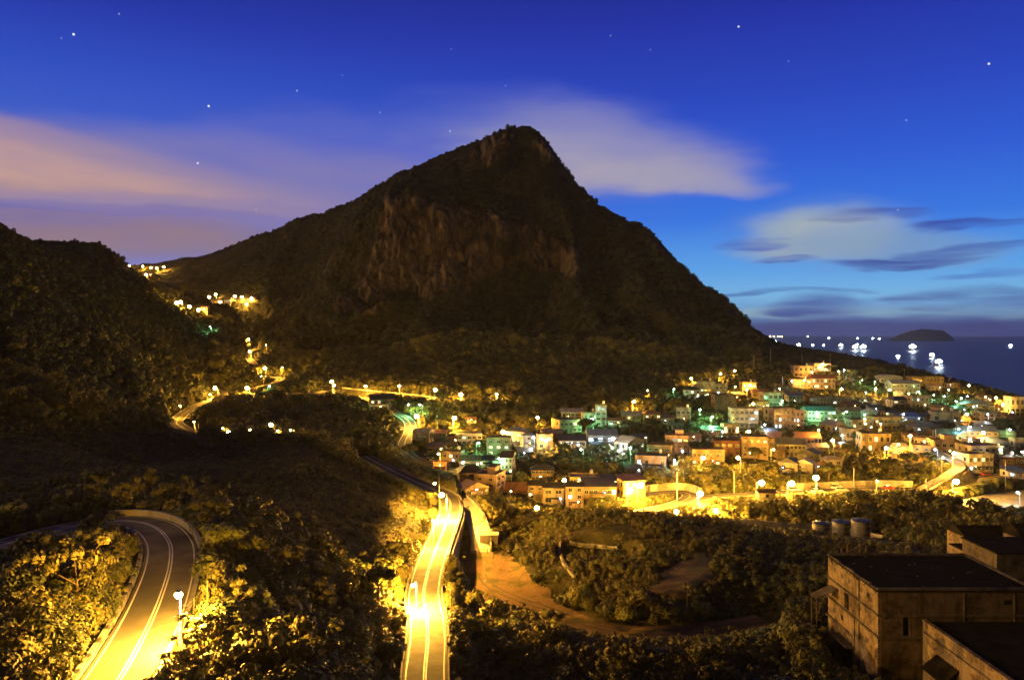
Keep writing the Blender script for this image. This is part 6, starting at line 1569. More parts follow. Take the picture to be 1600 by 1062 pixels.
block('workshop', 'low workshop with a pale gable edge above the derelict block, left of the pair', 100.5, 110, 176, 184, -45.2, -58, 'ruin', (), 1.8)
block('workshop', 'larger gabled workshop at the right edge above the derelict block', 108.0, 125, 168, 175.2, -43.6, -58, 'ruin', (), 2.6)
block('low_store', 'long low dark roofed store by the green lit grass', 96.5, 106, 170, 175.5, -46.6, -58, 'yellow_' if False else 'ruin', ())

for yy in (133.5,135.5,137.5): CLEAR.append((X0-0.5, yy, ZB+2.2, 0.8))
# bare dirt yard beside the track: a sheet that follows the ground
def dirt_patch(poly, name='dirt_ground', mat='dirt'):
    m_ = inpoly(PX+fbm(XX/4, YY/4, 3)*22, HR-F*ZZ/YY+fbm(XX/4+30, YY/4, 3)*16, poly) & (YY > 140) & (YY < 215)
    fm = m_[:-1,:-1] & m_[1:,:-1] & m_[:-1,1:] & m_[1:,1:]
    q = quads[fm]; ix = np.unique(q); rm = np.full(NS*NU, -1); rm[ix] = np.arange(len(ix)); vv = V[ix].copy(); vv[:,2] += 0.06
    o = np_mesh(name, vv, rm[q], M[mat], smooth=True); tag(o, kind='structure')
dirt_patch([(722,858),(798,866),(836,905),(872,940),(960,972),(960,986),(900,984),(820,960),(745,935),(722,905)])
mb = MB(); rs = random.Random(9)
for k in range(170):
    px, py = rs.uniform(722,960), rs.uniform(858,985)
    if not inpoly(np.array([px]), np.array([py]), [(722,858),(798,866),(836,905),(872,940),(960,972),(960,986),(900,984),(820,960),(745,935),(722,905)])[0]: continue
    p = on_ground(px, py, 178); s_ = rs.uniform(0.06,0.3)**1.2; mb.ball((p.x,p.y,p.z+s_*0.2+0.05), s_*rs.uniform(.8,1.6), s_, s_*0.7, 6, 4)
tag(mb.build('rubble_stones', M['concrete']), kind='stuff')
tk = road_lines['track']
for off in (-1.0, 0.85):
    o = MB().add(*ribbon(tk, off-0.22, off+0.22, 0.075, 12)).build('wheel_rut', M['dirt_dark']); tag(o, kind='structure')
dirt_patch([(1045,882),(1105,862),(1118,900),(1060,940),(1015,925)], mat='dirt_dark')
# ------------------------------------------------------------------ tanks, hut, stairs, fences
def tank(px, pyt, pyb, Y, rpx, label):
    s = Y/F; p = at(px, pyb, Y); r = rpx*s; h = (pyb-pyt)*s
    o = thing('storage_tank', label, 'tank', p, 0, 'storage tanks by the bright road'); q = MB(); q.smooth = True
    q = MB().tube((0,0,-3),(0,0,h),r,n=28); q.build('shell', M['concrete'], o)
    q = MB(); 
    for k in range(3): q.tube((0,0,h*(0.2+0.3*k)),(0,0,h*(0.2+0.3*k)+0.16),r*1.02,n=28)
    q.build('hoop', M['metal'], o)
    MB().tube((0,0,h+.003),(0,0,h+0.22),r*1.06,n=28).tube((0,0,h+.223),(0,0,h+r*0.32),r*1.04,r*0.08,28).build('cap', ROOF['blue'], o)
    FOOT.append((p.x-r,p.x+r,p.y-r,p.y+r,0.5)); [CLEAR.append((p.x+t_*r, p.y-r, p.z+h*0.25, 0.6)) for t_ in (-.6,0,.6)]; return o
tank(1283,817,838,232,13,'left tank of three, nearest the lit road, with a mottled shell')
tank(1314,815,840,228,13,'middle tank of three beside the bright road')
tank(1345,813,845,224,14,'right tank of three, with the clearest blue cap')
def hut_on_stilts():
    p = on_ground(1196, 792, 283); s = p.y/F
    o = thing('stilt_hut', 'small hut on four stilts standing below the road viaduct', 'hut', (p.x,p.y,(HR-795)*s))
    for a in (-2.3,2.3):
        for b in (-1.6,1.6): MB().box(a-.2,a+.2,b-.2,b+.2,-1.5,3.6).build('stilt', M['polecrete'], o)
    MB().box(-2.8,2.8,-2.0,2.0,3.603,6.0).build('wall', WALL['cream'], o)
    MB().box(-0.5,0.5,-2.05,-2.004,4.4,5.4).build('window', M['glass'], o)
    MB().add([(-3.2,-2.4,6.0),(3.2,-2.4,6.0),(3.2,2.4,6.0),(-3.2,2.4,6.0),(-3.2,0,6.9),(3.2,0,6.9)],[(0,1,5,4),(2,3,4,5),(0,4,3),(1,2,5),(0,3,2,1)]).build('roof', ROOF['rust'], o)
hut_on_stilts()
def stairs(pa, pb, w, label, n=16, rail=True):
    o = thing('stairway', label, 'stairs', pb); d = pa-pb; st = MB(); dz = d.z/n; h = Vector((d.x,d.y,0)); L_ = h.length; h.normalize(); r = Vector((h.y,-h.x,0))
    for k in range(n):
        a = h*(L_*k/n); b = h*(L_*(k+1)/n); z0 = dz*(k+1); vs = []
        for z in (z0-1.6, z0):
            for q, sg in ((a,-1),(a,1),(b,1),(b,-1)): vs.append(q+r*sg*w/2+Vector((0,0,z)))
        st.add(vs, [(3,2,1,0),(4,5,6,7),(0,1,5,4),(1,2,6,5),(2,3,7,6),(3,0,4,7)])
    st.build('steps', M['concrete'], o)
    if rail:
        for sg in (-1,1):
            q = MB(); vs = []
            for a, z in ((0,-0.8),(L_,d.z-0.8)):
                for dzz in (0,1.5):
                    for ww in (0.003,0.25): vs.append(h*a+r*sg*(w/2+ww)+Vector((0,0,z+dzz)))
            q.add(vs,[(0,1,3,2),(4,6,7,5),(0,4,5,1),(2,3,7,6),(1,5,7,3),(0,2,6,4)]); q.build('side_wall', M['concrete'], o)
stairs(at(1030,741,318), at(1021,775,299), 3.2, 'steep walled stairway climbing from the road loop to the low flat roofed house', 18)
stairs(at(1262,752,312), at(1268,764,306), 2.2, 'short flight of steps rising from the road below the twin gabled houses', 10)
stairs(at(1240,776,297), at(1252,795,276), 1.8, 'narrow stairs going down from the road into the banana grove', 14)
def fence(pts, label, h=1.1, step=2.0, rails=3, mat='metal', name='fence', cat='fence', pr=0.05):
    [CLEAR.append((p.x,p.y-0.3,p.z+h*0.5,0.7)) for p in catmull(pts, 1.0)]
    L_ = catmull(pts, step); o = thing(name, label, cat, L_[0]); q = MB()
    rails_ = MB()
    P2 = [Vector((p.x,p.y,ground(p.x,p.y)))-L_[0] for p in L_]
    for p in P2: q.tube(p+Vector((0,0,-0.4)), p+Vector((0,0,h)), pr, n=5)
    q.build('post', M[mat], o); tag(o.children[0], kind='stuff')
    for k in range(rails): rails_.path([p+Vector((0,0,h*(0.95-0.35*k))) for p in P2], pr*0.7, 4)
    rails_.build('rail', M[mat], o); return o
fence([on_ground(px,py,g_) for px,py,g_ in ((1484,787,291),(1530,797,284),(1575,803,281),(1620,803,281),(1680,798,284))], 'railing along the front edge of the plaza above the dark trees', 1.2, 2.2)
fence([on_ground(px,py,g_) for px,py,g_ in ((1000,815,222),(960,818,218),(915,829,208),(884,846,198),(874,862,188),(880,880,180),(895,898,174))], 'curving line of old posts around the dark pit on the mound', 1.3, 3.0, 1, 'wood', pr=0.09)
# curved low wall and pit edge on the mound
def strip_wall(pts, w, h, label, mat='concrete', name='low_wall', step=1.0, below=0.8):
    [CLEAR.append((p.x,p.y-0.3,p.z+0.15,0.7)) for p in catmull(pts, 1.0)]
    L_ = catmull(pts, step); q = MB(); L2 = [Vector((p.x,p.y,ground(p.x,p.y))) for p in L_]; band(q, L2, -w/2, w/2, -below, h); o = q.build(name, M[mat]); return tag(o, label, 'wall')
strip_wall([on_ground(px,py,g_) for px,py,g_ in ((880,845,197),(874,858,189),(878,875,182),(888,890,176),(898,902,172))], 0.5, 0.5, 'thin pale curving kerb wall on the mound beside the dark pit')
strip_wall([on_ground(px,py,g_) for px,py,g_ in ((890,848,193),(925,853,190),(965,858,188))], 0.5, 0.9, 'straight pale edge wall along the near side of the dark pit')
for px, py in ((1012,805),(1044,807)):
    p = on_ground(px, py, 228); o = thing('wall_stub', 'left of two dark concrete stubs on the crest of the mound by the road' if px < 1030 else 'right of two dark concrete stubs on the crest of the mound by the road', 'stub', p)
    MB().box(-0.8,0.8,-0.5,0.5,-0.8,1.4).build('block', M['ledge'], o); MB().box(-0.95,0.95,-0.65,0.65,1.403,1.6).build('cap', M['ledge'], o)
p = on_ground(764, 849, 204); o = thing('concrete_block', 'square weathered concrete chamber at the lower end of the ramp wall', 'chamber', p)
MB().box(-2.3,2.3,-1.8,1.8,-2.5,2.6).build('body', M['concrete'], o); MB().box(-2.5,2.5,-2.0,2.0,2.603,2.85).build('lid', M['concrete'], o)
for k in (-1.5,-0.5,0.5,1.5): MB().box(k-0.06,k+0.06,-1.9,-1.803,-2.5,2.6).build('rib', M['concrete'], o)
p = on_ground(748,864,192); o = thing('gate', 'low pipe barrier across the dirt yard below the ramp', 'gate', p)
for a in (-2.2,2.2): MB().tube((a,0,-.4),(a,0,1.4),0.09).build('post', M['wood'], o)
MB().tube((-2.2,0,1.15),(2.2,0,1.15),0.07).build('bar', M['metal'], o)
# broken timber frame left of the ruin roof
p = on_ground(1336, 868, 172); o = thing('timber_frame', 'broken timber stair frame above the roof of the ruin', 'frame', p)
for a in (-3.2,-1.8,1.2,2.6): MB().box(a-.14,a+.14,-.14,.14,-1,3.2-0.3*abs(a)).build('post', M['wood'], o)
q = MB(); q.tube((-3.4,0,0.2),(3.2,0.2,3.4),0.16); q.build('brace', M['wood'], o)
MB().tube((-3.4,0.3,1.8),(-0.6,0.3,1.9),0.13).build('beam', M['wood'], o)
p = on_ground(1285, 905, 150); o = thing('shed', 'tilted tin roofed lean-to against the left wall of the ruin', 'shed', (55.0, 140.5, -55.5))
MB().add([(-1.9,-1.4,9.0),(1.7,-1.4,10.6),(1.7,1.4,10.6),(-1.9,1.4,9.0),(-1.9,-1.4,9.15),(1.7,-1.4,10.75),(1.7,1.4,10.75),(-1.9,1.4,9.15)],[(0,3,2,1),(4,5,6,7),(0,1,5,4),(1,2,6,5),(2,3,7,6),(3,0,4,7)]).build('roof', M['ledge'], o)
for a in (-1.7,):
    for b in (-1.2,1.2): MB().tube((a,b,-2),(a,b,9.05),0.1).build('post', M['wood'], o)
# traffic mirror and marker post at the hairpin
p = on_ground(201, 797, 134); p.z = (HR-797)/F*p.y; o = thing('traffic_mirror', 'round convex traffic mirror on a striped post outside the hairpin bend', 'mirror', p)
MB().tube((0,0,-2),(0,0,1.7),0.09).build('post', M['yellow_line'], o)
q = MB(); 
for k in range(3): q.tube((0,0,0.1+k*0.55),(0,0,0.35+k*0.55),0.1)
q.build('stripe', M['black_paint'], o)
q = MB(); q.smooth = True; q.ball((0,-0.08,2.15),0.62,0.10,0.5,18,10); q.build('mirror_glass', M['metal'], o)
MB().tube((0,0.0,2.15),(0,0.1,2.15),0.70,n=20).build('rim', M['lamp_grey'], o)
p = on_ground(184, 797, 134); p.z = (HR-797)/F*p.y; o = thing('marker_post', 'short pale marker post left of the round traffic mirror', 'post', p)
MB().tube((0,0,-2),(0,0,1.5),0.16).build('post', M['polecrete'], o); MB().tube((0,0,1.503),(0,0,1.8),0.2,0.12).build('cap', M['yellow_line'], o)
# ------------------------------------------------------------------ poles and wires
POLE_TOP = {}
def pole(px, pyt, pyb, guess, label, mat='wood', arms=1, r=0.14, key=None, gz=None):
    p = on_ground(px, pyb, guess); s = p.y/F; z0 = (HR-pyb)*s; h = (pyb-pyt)*s
    o = thing('utility_pole', label, 'pole', (p.x,p.y,z0), 0, 'utility poles'); MB().tube((0,0,-2.5),(0,0,h),r,r*0.7).build('pole', M[mat], o)
    for k in range(arms):
        MB().box(-0.9,0.9,-0.07,0.07,h-0.5-0.7*k,h-0.36-0.7*k).build('crossarm', M['wood'], o)
        q = MB()
        for a in (-0.75,0,0.75): q.tube((a,0,h-0.355-0.7*k),(a,0,h-0.15-0.7*k),0.05,n=6)
        q.build('insulator', M['polecrete'], o)
    POLE_TOP[key or label] = Vector((p.x,p.y,z0+h-0.2)); return o
pole(282,944,1004,80,'black pole standing on the road edge below the hairpin lamp','wood',0,0.12,'a')
pole(303,934,972,86,'leaning post carrying the hairpin lamp arm','wood',0,0.12,'b')
pole(324,906,970,92,'thin pole in the bright foliage right of the hairpin','wood',0,0.10,'c')
pole(643,838,905,165,'dark pole on the left verge of the middle road','wood',1,0.14,'d')
pole(705,921,975,146,'slim pole among bushes right of the middle road','wood',0,0.12,'e')
pole(686,742,768,255,'pale pole at the far bend of the middle road','polecrete',0,0.14,'f')
pole(1074,920,972,152,'lone dark pole on the dirt path across the mound','wood',1,0.14,'g')
pole(1058,737,784,282,'tall pale pole inside the road loop','polecrete',0,0.2,'h')
pole(1147,736,770,304,'tall pole carrying transformers, right of the road loop','polecrete',1,0.2,'i')
pole(1334,730,762,308,'plain pole on the roadside below the dark hillside trees','polecrete',0,0.2,'j')
pole(389,546,570,620,'thin pole left of the zigzag lamps','polecrete',0,0.16)
pole(310,660,676,395,'white post at the right edge of the valley road curve','white_line' if False else 'polecrete',0,0.2)
pole(445,660,680,330,'bare pole right of the post lamp behind the spur','polecrete',0,0.16)
pole(836,601,616,515,'pale pole against the dark mountain foot','polecrete',0,0.16)
pole(1178,556,575,600,'pale pole on the dark slope above the village','polecrete',1,0.16)
pole(1204,545,566,640,'pole where the mountain skyline meets the sea','polecrete',1,0.16)
pole(1253,553,570,650,'pole on the skyline beside the sea at the village top','polecrete',0,0.16)
pole(1297,553,570,650,'pole on the skyline above the highest lamp','polecrete',0,0.16)
pole(1223,587,605,585,'thin pole by the dark tree near the orange terrace','polecrete',0,0.16)
pole(1413,576,592,650,'small latticed mast on the ridge, left of the school block','metal',2,0.16)
pole(1483,586,600,640,'striped mast on the ridge right of the school block','metal',1,0.16)
pole(1461,624,640,530,'tall lamp post like pole in the dark right village','polecrete',0,0.16)
pole(1458,672,694,415,'left of the twin white posts among dark roofs','polecrete',0,0.22)
pole(1462,671,694,415,'right of the twin white posts among dark roofs','polecrete',0,0.22)
pole(1571,718,760,318,'orange lit pole at the right end of the road wall','polecrete',1,0.2,'k')
pole(1447,746,768,303,'thin pole by the long roadside wall near the junction','metal',0,0.1)
pole(1370,614,633,560,'mast of the floodlight over the parked cars','polecrete',0,0.2)
def wire(a, b, sag, label):
    n = 14; pts = [a+(b-a)*(k/n)-Vector((0,0,sag*4*(k/n)*(1-k/n))) for k in range(n+1)]
    q = MB(); q.path(pts, 0.028, 4); tag(q.build('overhead_wire', M['black_paint']), label, 'wire')
wire(POLE_TOP['a'], POLE_TOP['c'], 0.5, 'slack wire between the black pole and the thin pole at the hairpin')
wire(POLE_TOP['a']-Vector((0,0,.1)), POLE_TOP['a']+Vector((-9.5,6,3.0)) if False else POLE_TOP['b'], 0.3, 'short wire from the black pole to the leaning lamp post')
wire(POLE_TOP['d'], POLE_TOP['e'], 1.2, 'wire crossing the middle road between two poles')
wire(POLE_TOP['h'], POLE_TOP['i'], 1.4, 'wire from the pole in the road loop to the pole with transformers')
wire(POLE_TOP['i'], POLE_TOP['j'], 2.0, 'wire along the sea-view road to the plain roadside pole')
# ------------------------------------------------------------------ cars
def carmat(name, c):
    m = noisy(name, tuple(x*0.9 for x in c), c, 0.8, 0.3, spec=0.6); m.node_tree.nodes['Principled BSDF'].inputs['Coat Weight'].default_value = 0.6; return m
PAINT = {'silver':carmat('silver_car_paint',(0.45,0.45,0.46)), 'white':carmat('white_car_paint',(0.72,0.72,0.7)), 'dark':carmat('dark_car_paint',(0.04,0.04,0.05)), 'red':carmat('red_car_paint',(0.35,0.03,0.03))}
M['tyre'] = noisy('tyre_rubber',(0.02,0.02,0.02),(0.035,0.035,0.035),4,0.9); M['headlight'] = noisy('headlight_glass',(0.6,0.6,0.6),(0.8,0.8,0.8),4,0.2); M['taillight'] = noisy('tail_light_red',(0.3,0.01,0.01),(0.45,0.02,0.02),4,0.3)
def car(p, rz, paint, label, van=False):
    o = thing('parked_car', label, 'car', p, rz, 'parked cars')
    L_, W_ = 2.15, 0.84
    prof = [(-L_,0.35),(-L_,0.78),(-L_*0.96,0.9),(-1.0 if not van else -1.75,0.98),(L_*0.55,0.95),(L_,0.78),(L_,0.35)]
    def ext(pts, w0, w1=None):
        w1 = w1 or w0; n = len(pts); zmin = min(z for _,z in pts); zmax = max(z for _,z in pts); vs = []
        for sg in (-1,1):
            for x,z in pts: vs.append((x, sg*(w0+(w1-w0)*(z-zmin)/(zmax-zmin)), z))
        return vs, [tuple(range(n-1,-1,-1)) , tuple(range(n,2*n))]+[(i,(i+1)%n,n+(i+1)%n,n+i) for i in range(n)]
    MB().add(*ext(prof, W_, W_*0.97)).build('body', PAINT[paint], o)
    roof = [(-1.75,0.985),(-1.3,1.48),(0.25,1.50),(0.95,0.965)] if not van else [(-2.0,0.985),(-1.95,1.8),(0.6,1.82),(1.35,0.965)]
    MB().add(*ext(roof, W_*0.92, W_*0.72)).build('cabin', M['glass'], o)
    rt = [(-1.32,1.484),(-1.28,1.54),(0.22,1.56),(0.27,1.504)] if not van else [(-1.97,1.804),(-1.95,1.88),(0.58,1.9),(0.62,1.824)]
    MB().add(*ext(rt, W_*0.74, W_*0.7)).build('roof', PAINT[paint], o)
    for x in (-1.3,1.32):
        for sg in (-1,1):
            w = MB().tube((x,sg*(W_-0.1),0.32),(x,sg*(W_+0.06),0.32),0.32,n=16).build('wheel', M['tyre'], o)
            MB().tube((x,sg*(W_+0.061),0.32),(x,sg*(W_+0.075),0.32),0.2,n=12).build('rim', M['metal'], w)
    for sg in (-1,1):
        MB().box(L_-0.05,L_+0.02,sg*0.58-0.18,sg*0.58+0.18,0.6,0.74).build('headlight', M['headlight'], o)
        MB().box(-L_-0.02,-L_+0.05,sg*0.62-0.14,sg*0.62+0.14,0.6,0.8).build('tail_light', M['taillight'], o)
    return o
def car_on(nm, px, py, off, paint, label, van=False, turn=0):
    Ln = road_lines[nm]; k = idx(nm, px, py); fr = frames(Ln); p, t, r = fr[k]; q = p+r*off
    car(Vector((q.x,q.y,q.z+0.02)), math.atan2(t.y,t.x)+turn, paint, label, van)
car_on('seaview',1316,764,-2.6,'white','white van parked at the foot of the steps by the roadside trees',True)
car_on('seaview',1310,767,2.2,'silver','silver car on the road just in front of the white van')
car_on('seaview',1283,768,-2.4,'dark','dark car parked left of the white van on the lit road')
car_on('seaview',1270,769,2.3,'white','white car beside the viaduct edge, left of the dark car')
car_on('seaview',1219,771,1.8,'dark','dark car on the road just right of the stilt hut')
car_on('seaview',1248,770,-2.5,'silver','silver car parked near the A shaped lamp post')
car_on('seaview',1384,763,1.5,'red','reddish dark car on the road by the long wall')
car_on('seaview',1550,745,-2.2,'red','dark red car near the white corner house')
car_on('middle',653,718,-4.0,'dark','dark car parked beside the curving village road')
car_on('middle',664,724,-4.1,'silver','silver car parked behind the dark one beside the village road')
car_on('middle',637,671,4.4,'silver','silver car parked at the upper stretch of the village road')
car_on('valley',276,658,-2.2,'white','white car on the left valley road at the edge of the dark hill')
car_on('climb',1455,702,-1.2,'red','small red car at the top of the ramp yard')
for k, (px, py) in enumerate(((1344,628),(1352,627),(1360,625),(1369,627),(1378,625),(1386,626),(1393,625),(1350,632),(1360,632))):
    p = on_ground(px, py, 545); car(p+Vector((0,0,0.15)), 1.2+0.1*(k%3), ('silver','white','dark','white')[k%4], 'car in the crowded hillside car park under the floodlight mast')
    FOOT.append((p.x-3,p.x+3,p.y-3,p.y+3,0.5))
# ------------------------------------------------------------------ boats and island
DECK = emit('deck_lamps', (0.80,0.92,1.0), 90); DECKG = emit('deck_lamps_green', (0.6,1.0,0.7), 40)
M['hull'] = noisy('white_boat_hull',(0.5,0.5,0.5),(0.65,0.65,0.65),0.3,0.5)
def boat_proto(L_):
    pass
BD = {}
def boat(px, py, power, L_, label, green=False, glow=1.0):
    Y = -SEA*F/(py-HR); p = at(px, py, Y); p.z = SEA
    s = L_/24.0; r = rnd.uniform(-0.35,0.35)
    o = thing('fishing_boat', label, 'boat', p, r, 'fishing boats at sea')
    key = 'g' if green else 'w'
    if key not in BD:
        hull = MB(); st = []
        for t in (-1,-0.8,0,0.6,0.85,1.0):
            w = {-1:2.2,-0.8:2.7,0:3.0,0.6:2.3,0.85:1.2,1.0:0.1}[t]; sh = 2.0+1.3*max(0,t)**2; x = t*12
            st.append([(x,-w*0.6,-0.8),(x,w*0.6,-0.8),(x,w,sh),(x,-w,sh)])
        vs = [v for q in st for v in q]; fs = [(0,1,2,3),(23,22,21,20)]
        for k in range(5):
            for e in range(4): fs.append((4*k+e,4*k+4+e,4*k+4+(e+1)%4,4*k+(e+1)%4))
        hull.add(vs,fs)
        cab = MB().box(-7,-1,-1.9,1.9,2.05,4.6).box(-6.5,-2.5,-1.5,1.5,4.603,6.6)
        mast = MB().tube((6,0,2.2),(6,0,12.5),0.12).tube((-7.5,0,2),(-7.5,0,12.5),0.12).tube((-7.5,0,8.4),(6,0,8.4),0.06)
        lam = MB()
        for k in range(5):
            for sg in (-1.1,1.1): lam.ball((-4.6+k*2.3,sg,8.4+1.5*(k%2)),1.35,1.35,1.5,8,6)
        for sg in (-1.5,1.5): lam.ball((sg,0,6.6),1.2,1.2,1.2,8,6); lam.ball((sg*0.8,0,11.2),1.1,1.1,1.1,8,6)
        BD[key] = [('hull',hull,M['hull']),('cabin',cab,M['hull']),('mast',mast,M['metal']),('deck_lamps',lam,DECKG if green else DECK)]
        BD[key] = [(n,(lambda me,m_: (me.materials.append(m_), me)[1])((lambda mb_: (lambda me: (me.from_pydata(mb_.v,[],mb_.f), me)[1])(bpy.data.meshes.new(n)))(mb_),m_)) for n,mb_,m_ in BD[key]]
    for n, me in BD[key]: link(n, me, None, o)
    o.scale = (s,s,s)
    ld = bpy.data.lights.new('deck_light','POINT'); ld.energy = power; ld.color = (0.62,0.82,1.0) if not green else MER; ld.shadow_soft_size = 2.0
    l = bpy.data.objects.new('deck_light', ld); COL.objects.link(l); l.parent = o; l.location = (0,0,12)
    return o
BOATS = [(1336,547,9e5,62,'left of the two brightest fishing boats on the sea'),(1349,547,9e5,66,'right of the two brightest fishing boats on the sea'),(1426,548,8e5,74,'bright fishing boat alone under the island'),
 (1212,537,6e5,64,'bright boat just off the end of the mountain slope'),(1248,542,4e5,50,'boat second from the mountain slope, blue white'),(1314,543,4e5,52,'boat just left of the two brightest ones'),
 (1295,530,3e5,60,'solitary bright boat near the horizon'),(1364,530,2e5,52,'left of two small boats near the horizon, left of the island'),(1374,531,2e5,52,'right of two small boats near the horizon, left of the island'),
 (1456,559,1e5,38,'small boat below and right of the bright boat under the island'),(1403,559,8e4,26,'tiny boat below and left of the bright boat under the island'),(1467,572,2e5,44,'nearest boat, lowest in the picture under the island'),
 (1579,543,1e5,44,'boat far to the right on the dark sea'),(1480,532,1e5,60,'boat at the right foot of the island'),(1260,550,8e4,22,'lower of two tiny boats beyond the village top'),(1263,553,6e4,22,'lowest tiny boat just above the village skyline'),
 (1270,541,6e4,30,'tiny boat right of the second boat from the slope'),(1287,541,6e4,30,'tiny boat in the middle of the small cluster'),(1339,540,6e4,32,'tiny boat above the two brightest boats'),(1340,530,6e4,50,'faint boat on the horizon above the brightest pair')]
for b_ in BOATS: boat(*b_)
boat(1262,527,5e4,70,'green lit boat close to the horizon', True)
# distant shore lights left of the sea
for k, (px, py) in enumerate(((1184,526.5),(1190,526.3),(1196,526.6),(1203,526.4),(1209,526.2),(1216,526.5),(1221,526.4))):
    p = at(px, py, 15000); o = thing('harbour_light', 'orange light in the row on the far shore beside the mountain slope', 'light', p, 0, 'row of lights on the far shore')
    q = MB(); q.ball((0,0,10),9,9,9,8,6); q.build('lamp', LENS['S'], o); MB().tube((0,0,-60),(0,0,1),2.0).build('mast', M['metal'], o)
def island():
    Y = 11000; n = 60; m = 14; vs = []; fs = []
    prof = [(1396,531),(1402,526),(1410,521.5),(1420,518.5),(1432,515.5),(1440,513.5),(1448,514.2),(1458,515.5),(1466,515.8),(1472,517.2),(1476,520.5),(1479,531)]
    xs = np.linspace(1396,1479,n); hs = np.interp(xs, [p[0] for p in prof], [p[1] for p in prof])
    hs = hs-fbm(xs/6,xs*0,4)*1.6
    for j in range(m):
        t = j/(m-1)
        for i in range(n):
            b = at(xs[i], hs[i], Y); z0 = SEA-10; k = math.sin(math.pi*t)**0.5
            jit = 1+0.16*(float(vnoise(np.array([i*0.37]), np.array([j*0.61]))[0])-0.5)
            vs.append((b.x, Y-240+480*t, z0+(b.z-z0)*min(1.0,k*jit)))
    for j in range(m-1):
        for i in range(n-1): fs.append((j*n+i,j*n+i+1,(j+1)*n+i+1,(j+1)*n+i))
    q = MB(); q.smooth = True; q.add(vs,fs); o = q.build('island', M['hill']); tag(o, 'low rocky island on the horizon', 'island', kind='structure')
island()
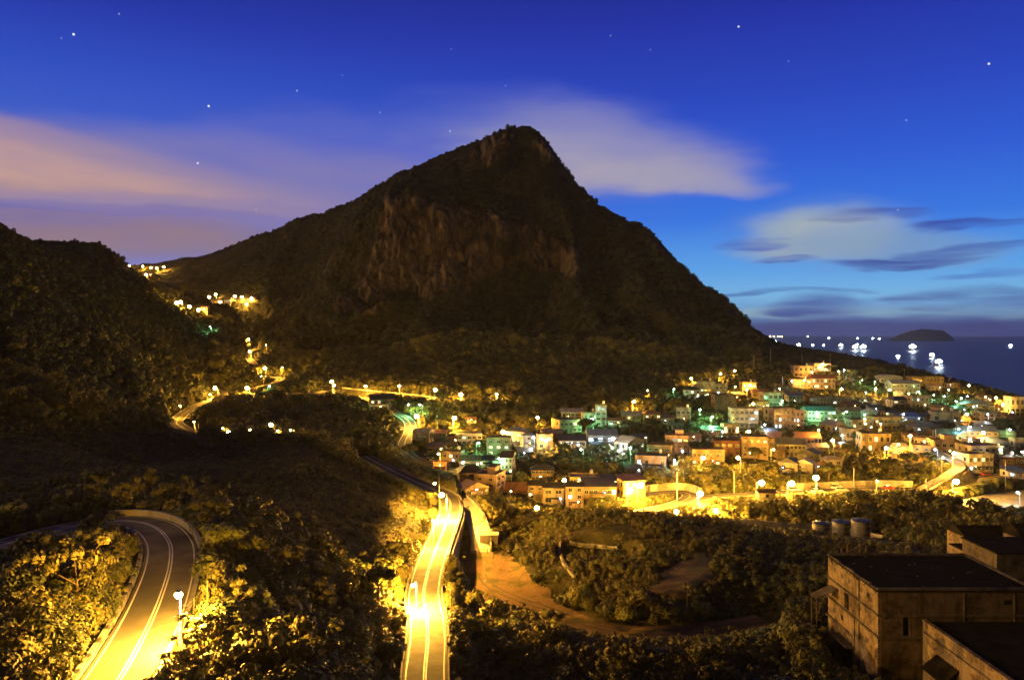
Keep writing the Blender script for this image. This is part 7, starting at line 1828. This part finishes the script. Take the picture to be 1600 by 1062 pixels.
# ------------------------------------------------------------------ single trees and shrubs that stand out
for a in [(155,775,140,2,5.5,'tall pale leaved tree behind the hairpin parapet, left of the mirror'),(262,800,133,0,5.0,'leafy tree behind the right end of the hairpin parapet'),
 (330,842,115,0,6.0,'bright yellow lit tree just outside the hairpin bend'),(352,880,106,2,5.5,'broad leaved tree in full lamp light right of the hairpin'),
 (395,900,103,0,5.5,'large lit tree halfway between the hairpin and the dark slope'),(450,905,112,0,5.0,'outermost lit tree on the slope right of the hairpin'),
 (345,1010,76,1,4.5,'dark tree in the foreground right of the hairpin lamp'),(420,1030,84,1,5.0,'dark tree at the bottom edge between the two roads'),
 (60,890,98,0,4.5,'bushy tree in the middle of the hairpin loop'),(150,850,112,1,4.5,'dark tree inside the top of the hairpin loop'),(30,960,84,1,4.5,'dark bush tree at the left edge inside the hairpin'),
 (20,830,128,2,4.5,'tree at the left edge above the hairpin road'),(110,810,140,0,4.5,'tree at the outside of the hairpin, left part'),
 (735,1010,134,2,5.5,'pale broad leaved tree right of the lower middle road'),(800,1050,126,2,5.5,'broad leaved tree at the bottom edge, right of the middle road'),(610,1050,112,2,4.5,'broad leaved bush at the bottom left of the middle road'),
 (590,940,138,1,6.0,'large dark tree left of the middle road kink'),(620,880,165,0,4.5,'tree on the left verge above the road kink'),(672,790,225,0,4.0,'brightly lit shrub left of the far bend of the middle road'),
 (735,965,152,0,5.0,'lamp lit bush tree right of the middle road below the slim pole'),(730,770,243,0,4.5,'lit shrub on the bank right of the ramp top'),
 (960,885,176,1,4.2,'large domed dark tree in the middle of the mound'),(1030,885,176,1,3.8,'dark domed tree right of the middle of the mound'),(1130,890,174,0,3.8,'rounded tree near the bare patch of the mound'),
 (1180,875,178,0,3.4,'tree on the mound between bare patch and building'),(1240,880,174,0,3.8,'round tree left of the ruin corner'),(1250,985,142,1,6.0,'dark tree in front of the ruin doorway side'),
 (1320,1040,120,1,4.0,'dark tree at the bottom in front of the ruin doorway'),(860,990,146,0,4.5,'tree below the dirt track bend'),(1240,850,196,0,3.2,'tree on the crest of the mound left of the tanks'),
 (690,640,415,1,12.0,'very dark round tree mass left of the biggest village lamp'),(740,625,480,1,11.0,'dark tree under the mountain foot lamps'),(665,600,470,1,9.0,'dark umbrella shaped tree by the mountain foot parapet'),
 (800,625,480,0,12.0,'tall yellow lit tree under the mountain'),(770,630,470,0,10.0,'smaller yellow lit tree left of the tall one under the mountain'),(910,615,500,0,9.0,'tree lit green under the mountain'),
 (750,705,365,0,5.5,'bright green lit bush below the white balcony house'),(690,720,360,0,4.5,'yellow lit bush by the village road lamp'),(668,690,378,0,5.0,'yellow lit tree at the inner bend of the village road'),
 (915,680,400,1,9.0,'round dark tree in front of the orange side wall'),(880,715,350,1,7.0,'dark tree below the blue lit rooms'),(1020,680,400,1,9.0,'big dark tree below the floodlit sheds'),(985,682,400,1,8.0,'dark tree left of the big one below the floodlit sheds'),
 (1120,665,425,0,7.0,'bright green bush tree between the green lamps and the cream house'),(1205,660,440,1,7.0,'dark tree between cream balcony house and orange house'),(1180,720,350,1,6.0,'dark round tree at the right of the courtyard'),
 (1070,735,320,0,6.0,'yellow lit tree below the left courtyard lamp'),(1120,750,312,1,6.0,'dark tree under the courtyard wall'),(1230,695,402,1,7.0,'wide dark tree above the long arcaded row'),(1345,700,385,1,9.0,'large dark tree beside the white house with three windows'),
 (1295,755,316,1,8.0,'overhanging dark tree above the parked van'),(1325,715,360,1,7.0,'dark tree behind the cream house with hip roof'),(1390,745,322,1,8.0,'tall dark tree on the bank above the long wall'),(1420,735,332,1,8.0,'dark tree on the bank below the purple hip roof'),(1360,740,325,0,6.0,'olive tree on the bank above the roadside wall'),
 (1448,722,345,1,5.0,'round dark shrub by the ramp house'),(1498,718,352,0,4.5,'yellow lit tree at the floodlit ramp house'),(1568,675,420,1,8.0,'round dark tree at the far right of the village'),(1295,585,600,0,8.0,'round yellow lit tree on the hill top'),(1330,590,610,0,7.0,'olive tree on the ridge right of the hill top lamps'),
 (1440,625,560,1,7.0,'dark tree at the left end of the hillside garden'),(1470,630,548,0,6.0,'green lit tree in the hillside garden'),(1518,618,590,0,6.0,'yellow lit tree under the skyline lamp'),(1170,590,570,0,7.0,'yellow lit tree under the two topmost lamps'),(995,640,465,0,7.0,'yellow lit tree under the glaring lamp over the sheds'),
 (1440,812,258,1,10.0,'large dark tree in front of the plaza railing'),(1480,818,248,1,9.0,'dark tree right of the large one before the plaza'),(1340,802,264,1,8.0,'round dark tree right of the banana grove'),(1400,806,262,0,7.0,'lit tree in the hollow between road and tanks'),(1540,825,240,1,9.0,'dark tree at the right, below the plaza'),
 (470,640,430,1,9.0,'dark tree above the lit hollow in the valley'),(530,650,420,1,9.0,'dark tree under the middle road, left part'),(600,665,400,1,9.0,'wide dark tree left of the village road'),(560,690,350,1,8.0,'dark tree in the wooded valley bottom'),(640,720,335,0,7.0,'tree on the bank below the village road parapet'),(310,600,485,0,8.0,'pale green lit tree by the valley road turn'),(400,611,515,0,6.0,'bright bush under the switchback lamp')]:
    plant(*a)
for k, (px, py) in enumerate(((1242,792),(1254,786),(1262,795),(1272,788),(1282,796),(1290,788),(1300,798),(1310,790),(1230,788),(1320,799))):
    plant(px, py+6, 270, 3, 4.6, 'banana plant in the lamp lit grove below the road', 'banana plants in the grove below the road')
# ------------------------------------------------------------------ the scrub between all of it
scatter('undergrowth', 62000, 56, 330, near_choice)
scatter('woodland', 34000, 300, 660, mid_choice)
scatter('slope_scrub', 110000, 480, 1650, far_choice, umax=0.72)
# ------------------------------------------------------------------ the air
HAZE = 2.8e-5
if HAZE > 0:
    m = bpy.data.materials.new('sea_air'); m.use_nodes = True; nt = m.node_tree; nt.nodes.clear()
    pv = nt.nodes.new('ShaderNodeVolumePrincipled'); pv.inputs['Density'].default_value = HAZE; pv.inputs['Color'].default_value = (0.86,0.9,1.0,1); pv.inputs['Anisotropy'].default_value = 0.35
    ou = nt.nodes.new('ShaderNodeOutputMaterial'); nt.links.new(pv.outputs[0], ou.inputs['Volume'])
    o = MB().box(-31000, 31000, -31000, 31000, SEA-46, 330).build('haze', m); tag(o, kind='stuff')
